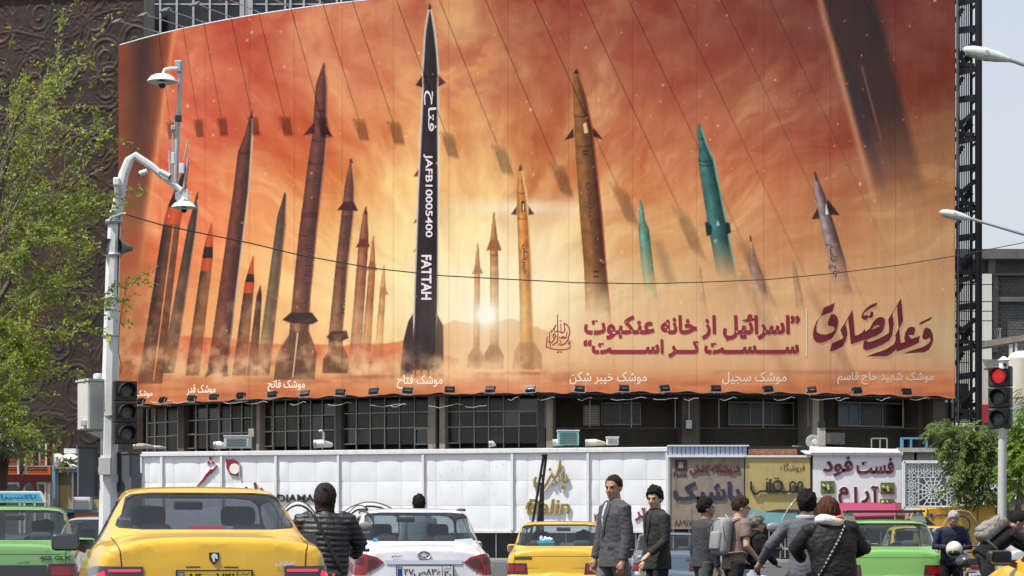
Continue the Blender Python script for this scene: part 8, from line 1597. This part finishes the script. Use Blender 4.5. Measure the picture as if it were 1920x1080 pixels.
class Leaves:
    def __init__(s): s.v = []; s.f = []
    def leaf(s, p, d, L_, w_, rr):
        d = d.normalized(); u = d.cross(Vector((rr.gauss(0, 1), rr.gauss(0, 1), rr.gauss(0, 1)))).normalized(); n = u.cross(d) * (L_ * .12); k = len(s.v); s.v += [p, p + d * L_ * .45 + u * w_ + n, p + d * L_, p + d * L_ * .45 - u * w_ + n]; s.f += [(k, k + 1, k + 2), (k, k + 2, k + 3)]
    def obj(s, nm, m, par):
        mb = MB(); o3 = ORG[par.name]; me = bpy.data.meshes.new(nm); me.from_pydata([tuple(q - o3) for q in s.v], [], s.f); me.materials.append(m); o = link(nm, me, par); o['kind'] = 'stuff'; return o
def left_tree():
    rr = random.Random(12); Y = 30.5; t = thing('street_tree', 'young street tree with thin sprays of yellow green spring leaves at the left edge', 'tree', P(-75, 1158, Y)); br = MB(); lv = Leaves()
    MB().tube([P(-75, 1158, Y), P(-72, 900, Y), P(-60, 700, Y), P(-30, 500, Y), P(5, 330, Y), P(40, 190, Y)], [.13, .11, .09, .07, .045, .015], 10).obj('trunk', BARK, t, smooth=50)
    MB().tube([P(-62, 720, Y), P(0, 560, Y + .3), P(80, 420, Y + .3), P(150, 330, Y + .2)], [.06, .045, .025, .010], 8).obj('branch', BARK, t, smooth=50)
    starts = []
    def spray(p, d, n, L_, depth, dens=1.0):
        pts = [p.copy()]; d = d.normalized()
        for i in range(n):
            d = (d + Vector((rr.gauss(0, .10), rr.gauss(0, .12), rr.gauss(0, .10) + .015))).normalized(); p = p + d * L_ / n; pts.append(p.copy())
            if depth > 0 and rr.random() < .48 * dens:
                dd = (d + Vector((rr.gauss(.25, .45), rr.gauss(0, .5), rr.gauss(.05, .5)))).normalized(); spray(p, dd, max(3, n - 2), L_ * rr.uniform(.35, .55), depth - 1, dens)
            if depth <= 1 or rr.random() < .3:
                for _ in range(rr.randint(1, 3) if depth == 0 else 1): lv.leaf(p + Vector((rr.gauss(0, .02), rr.gauss(0, .02), rr.gauss(0, .02))), (d + Vector((rr.gauss(0, .8), rr.gauss(0, .8), rr.gauss(-.1, .8)))), rr.uniform(.045, .09), rr.uniform(.013, .025), rr)
        r0 = .018 if depth == 2 else .009 if depth == 1 else .0045; br.tube(pts, list(np.linspace(r0, .002, len(pts))), 4, cap=False)
    for (x0, y0, x1, y1, n_) in ((-40, 560, 130, 120, 2), (-40, 420, 90, 95, 2), (-40, 380, 50, 80, 2), (-30, 640, 215, 440, 3), (-40, 520, 240, 330, 3), (-40, 700, 170, 610, 3), (-40, 620, 235, 560, 3), (-40, 460, 150, 200, 2), (-60, 760, 100, 720, 3), (-40, 680, 130, 500, 3), (0, 430, 160, 390, 2), (-50, 820, 40, 680, 2), (-30, 600, 60, 640, 3), (-30, 660, 120, 690, 3), (-20, 500, 205, 300, 1), (-40, 740, 60, 790, 2), (-20, 500, 110, 560, 3), (20, 420, 215, 470, 2)):
        for k in range(n_ if n_ < 3 else 2):
            x1e = x1 - 18 if x1 > 120 else x1 - 8; A = P(x0 + rr.uniform(-20, 20), y0 + rr.uniform(-20, 20), Y + rr.uniform(-.4, .6)); B = P(x1e + rr.uniform(-26, 8), y1 + rr.uniform(-25, 25), Y + rr.uniform(-1, 1)); spray(A, B - A, 11, (B - A).length * .80, 2)
    for _ in range(300):      # inner leaf clumps
        x = rr.betavariate(1.05, 2.0) * 190 - 25; y = 780 - rr.betavariate(1.5, 1.5) * 560; 
        if x > 60 + 130 * math.sin(max(0, min(1, (y - 220) / 560)) * math.pi): continue
        p = P(x, y, Y + rr.uniform(-.9, .9)); lv.leaf(p, Vector((rr.gauss(0, 1), rr.gauss(0, 1), rr.gauss(0, 1))), rr.uniform(.04, .08), rr.uniform(.011, .022), rr)
    br.obj('twigs', BARK2, t, kind='stuff', rec=False); lv.obj('foliage', LV1, t)
left_tree()
def drooping_tree(label, bx, Y, blobs, m, seed, lim=2600, ls=1.0):
    rr = random.Random(seed); t = thing('street_tree', label, 'tree', P(bx, HZ + CH * F / Y, Y)); top = blobs[0]; MB().tube([P(bx, HZ + CH * F / Y, Y), P(bx - 4, 960, Y), P(bx + 3, 900, Y), P(top[0], top[1], Y)], [.10, .085, .06, .02], 8).obj('trunk', BARK, t, smooth=50); lv = Leaves(); tw = MB()
    for (x, y, rx, ry, n_) in blobs:
        c = P(x, y, Y); base = P(bx, 900, Y)
        tw.tube([base + (c - base) * .1, base + (c - base) * .55 + Vector((0, 0, .2)), c], [.03, .02, .006], 5, cap=False)
        for _ in range(n_):
            a = rr.uniform(0, 6.28); q = rr.random() ** .5; p = P(x + rx * q * math.cos(a), y + ry * q * math.sin(a), Y + rr.uniform(-1, 1) * rx / F * Y * .8)
            out = Vector((math.cos(a) * .8 + rr.gauss(0, .3), rr.gauss(0, .6), -.15 + rr.gauss(0, .3))).normalized(); L_ = rr.uniform(.28, .45) * ls; pts = [p]; d = out.copy()
            for i in range(7):
                d = (d + Vector((0, 0, -.13))).normalized(); pts.append(pts[-1] + d * L_ / 7); side = d.cross(Vector((0, 0, 1))).normalized()
                for sg in (-1, 1): lv.leaf(pts[-1], (side * sg + d * .6 + Vector((0, 0, -.35))), rr.uniform(.09, .13) * ls, rr.uniform(.016, .026) * ls, rr)
            tw.tube(pts, .004, 3, cap=False)
    tw.obj('twigs', BARK2, t, kind='stuff', rec=False); lv.obj('foliage', m, t)
drooping_tree('tree with drooping feathery green leaves left of the red traffic light', 1890, 62, [(1800, 830, 34, 34, 120), (1765, 800, 20, 14, 30), (1830, 860, 40, 34, 120), (1850, 900, 40, 40, 120), (1810, 880, 26, 24, 60), (1840, 815, 30, 20, 60), (1868, 850, 24, 50, 90), (1790, 915, 14, 14, 14), (1845, 930, 22, 14, 24)], LV2, 5, ls=1.25)
drooping_tree('brighter green tree at the right edge behind the red traffic light', 1912, 52, [(1912, 830, 20, 30, 80), (1925, 790, 24, 22, 60), (1905, 880, 18, 26, 60), (1935, 860, 30, 40, 120), (1910, 915, 16, 16, 30), (1899, 810, 8, 14, 16)], LV3, 6, ls=1.0)
drooping_tree('dark treetop showing far behind the red traffic light', 1925, 120, [(1925, 740, 10, 16, 20), (1918, 760, 8, 10, 10)], LV2, 8, ls=1.6)
def palm():
    Y = 60.0; t = thing('palm_tree', 'fan palm with spiky fronds at the lower left', 'palm', P(-12, 1086, Y)); rr = random.Random(3); MB().tube([P(-12, 1086, Y), P(-10, 960, Y), P(-6, 870, Y), P(2, 815, Y)], [.30, .30, .33, .26], 12).obj('trunk', mat('palm_fibre', (.06, .045, .03), .95, var=.4, bump=.8, bscale=12), t, smooth=50)
    fm = leafmat('palm_leaf', (.11, .15, .045), (.06, .10, .03), .2); fd = leafmat('dry_palm_leaf', (.28, .22, .09), (.16, .13, .05), .2); c = P(2, 812, Y)
    for k in range(34):
        a = rr.uniform(0, 6.283); e = rr.uniform(-.9, 1.2); d = Vector((math.cos(a) * math.cos(e), math.sin(a) * math.cos(e), math.sin(e))); L_ = rr.uniform(.55, .8); hub = c + d * L_ + Vector((0, 0, -.05)); mb = MB(); mb.tube([c + d * .1, c + d * L_ * .6 + Vector((0, 0, .06)), hub], [.02, .016, .012], 5); st = mb.obj('stalk', BARK2, t); s_ = d.cross(Vector((0, 0, 1))).normalized() if abs(d.z) < .95 else Vector((1, 0, 0)); u = s_.cross(d).normalized(); fan = MB(); n = 18
        for i in range(n):
            q = (i / (n - 1) - .5) * 2.5; dd = (d * math.cos(q) + s_ * math.sin(q)).normalized(); l = .68 * (1 - .25 * abs(q) / 1.25) * rr.uniform(.9, 1.05); w_ = (s_ * math.cos(q) - d * math.sin(q)).normalized() * .022; p1 = hub + dd * l * .55 + u * .02; tip = hub + dd * l + Vector((0, 0, -.16 - .08 * rr.random())); k0 = len(fan.v); fan.v += [hub, p1 + w_, tip, p1 - w_, p1 + u * .02]; fan.f += [(k0, k0 + 1, k0 + 4), (k0 + 1, k0 + 2, k0 + 4), (k0 + 2, k0 + 3, k0 + 4), (k0 + 3, k0, k0 + 4)]
        fan.obj('frond', fd if e < -.55 else fm, t, rec=False)
palm()
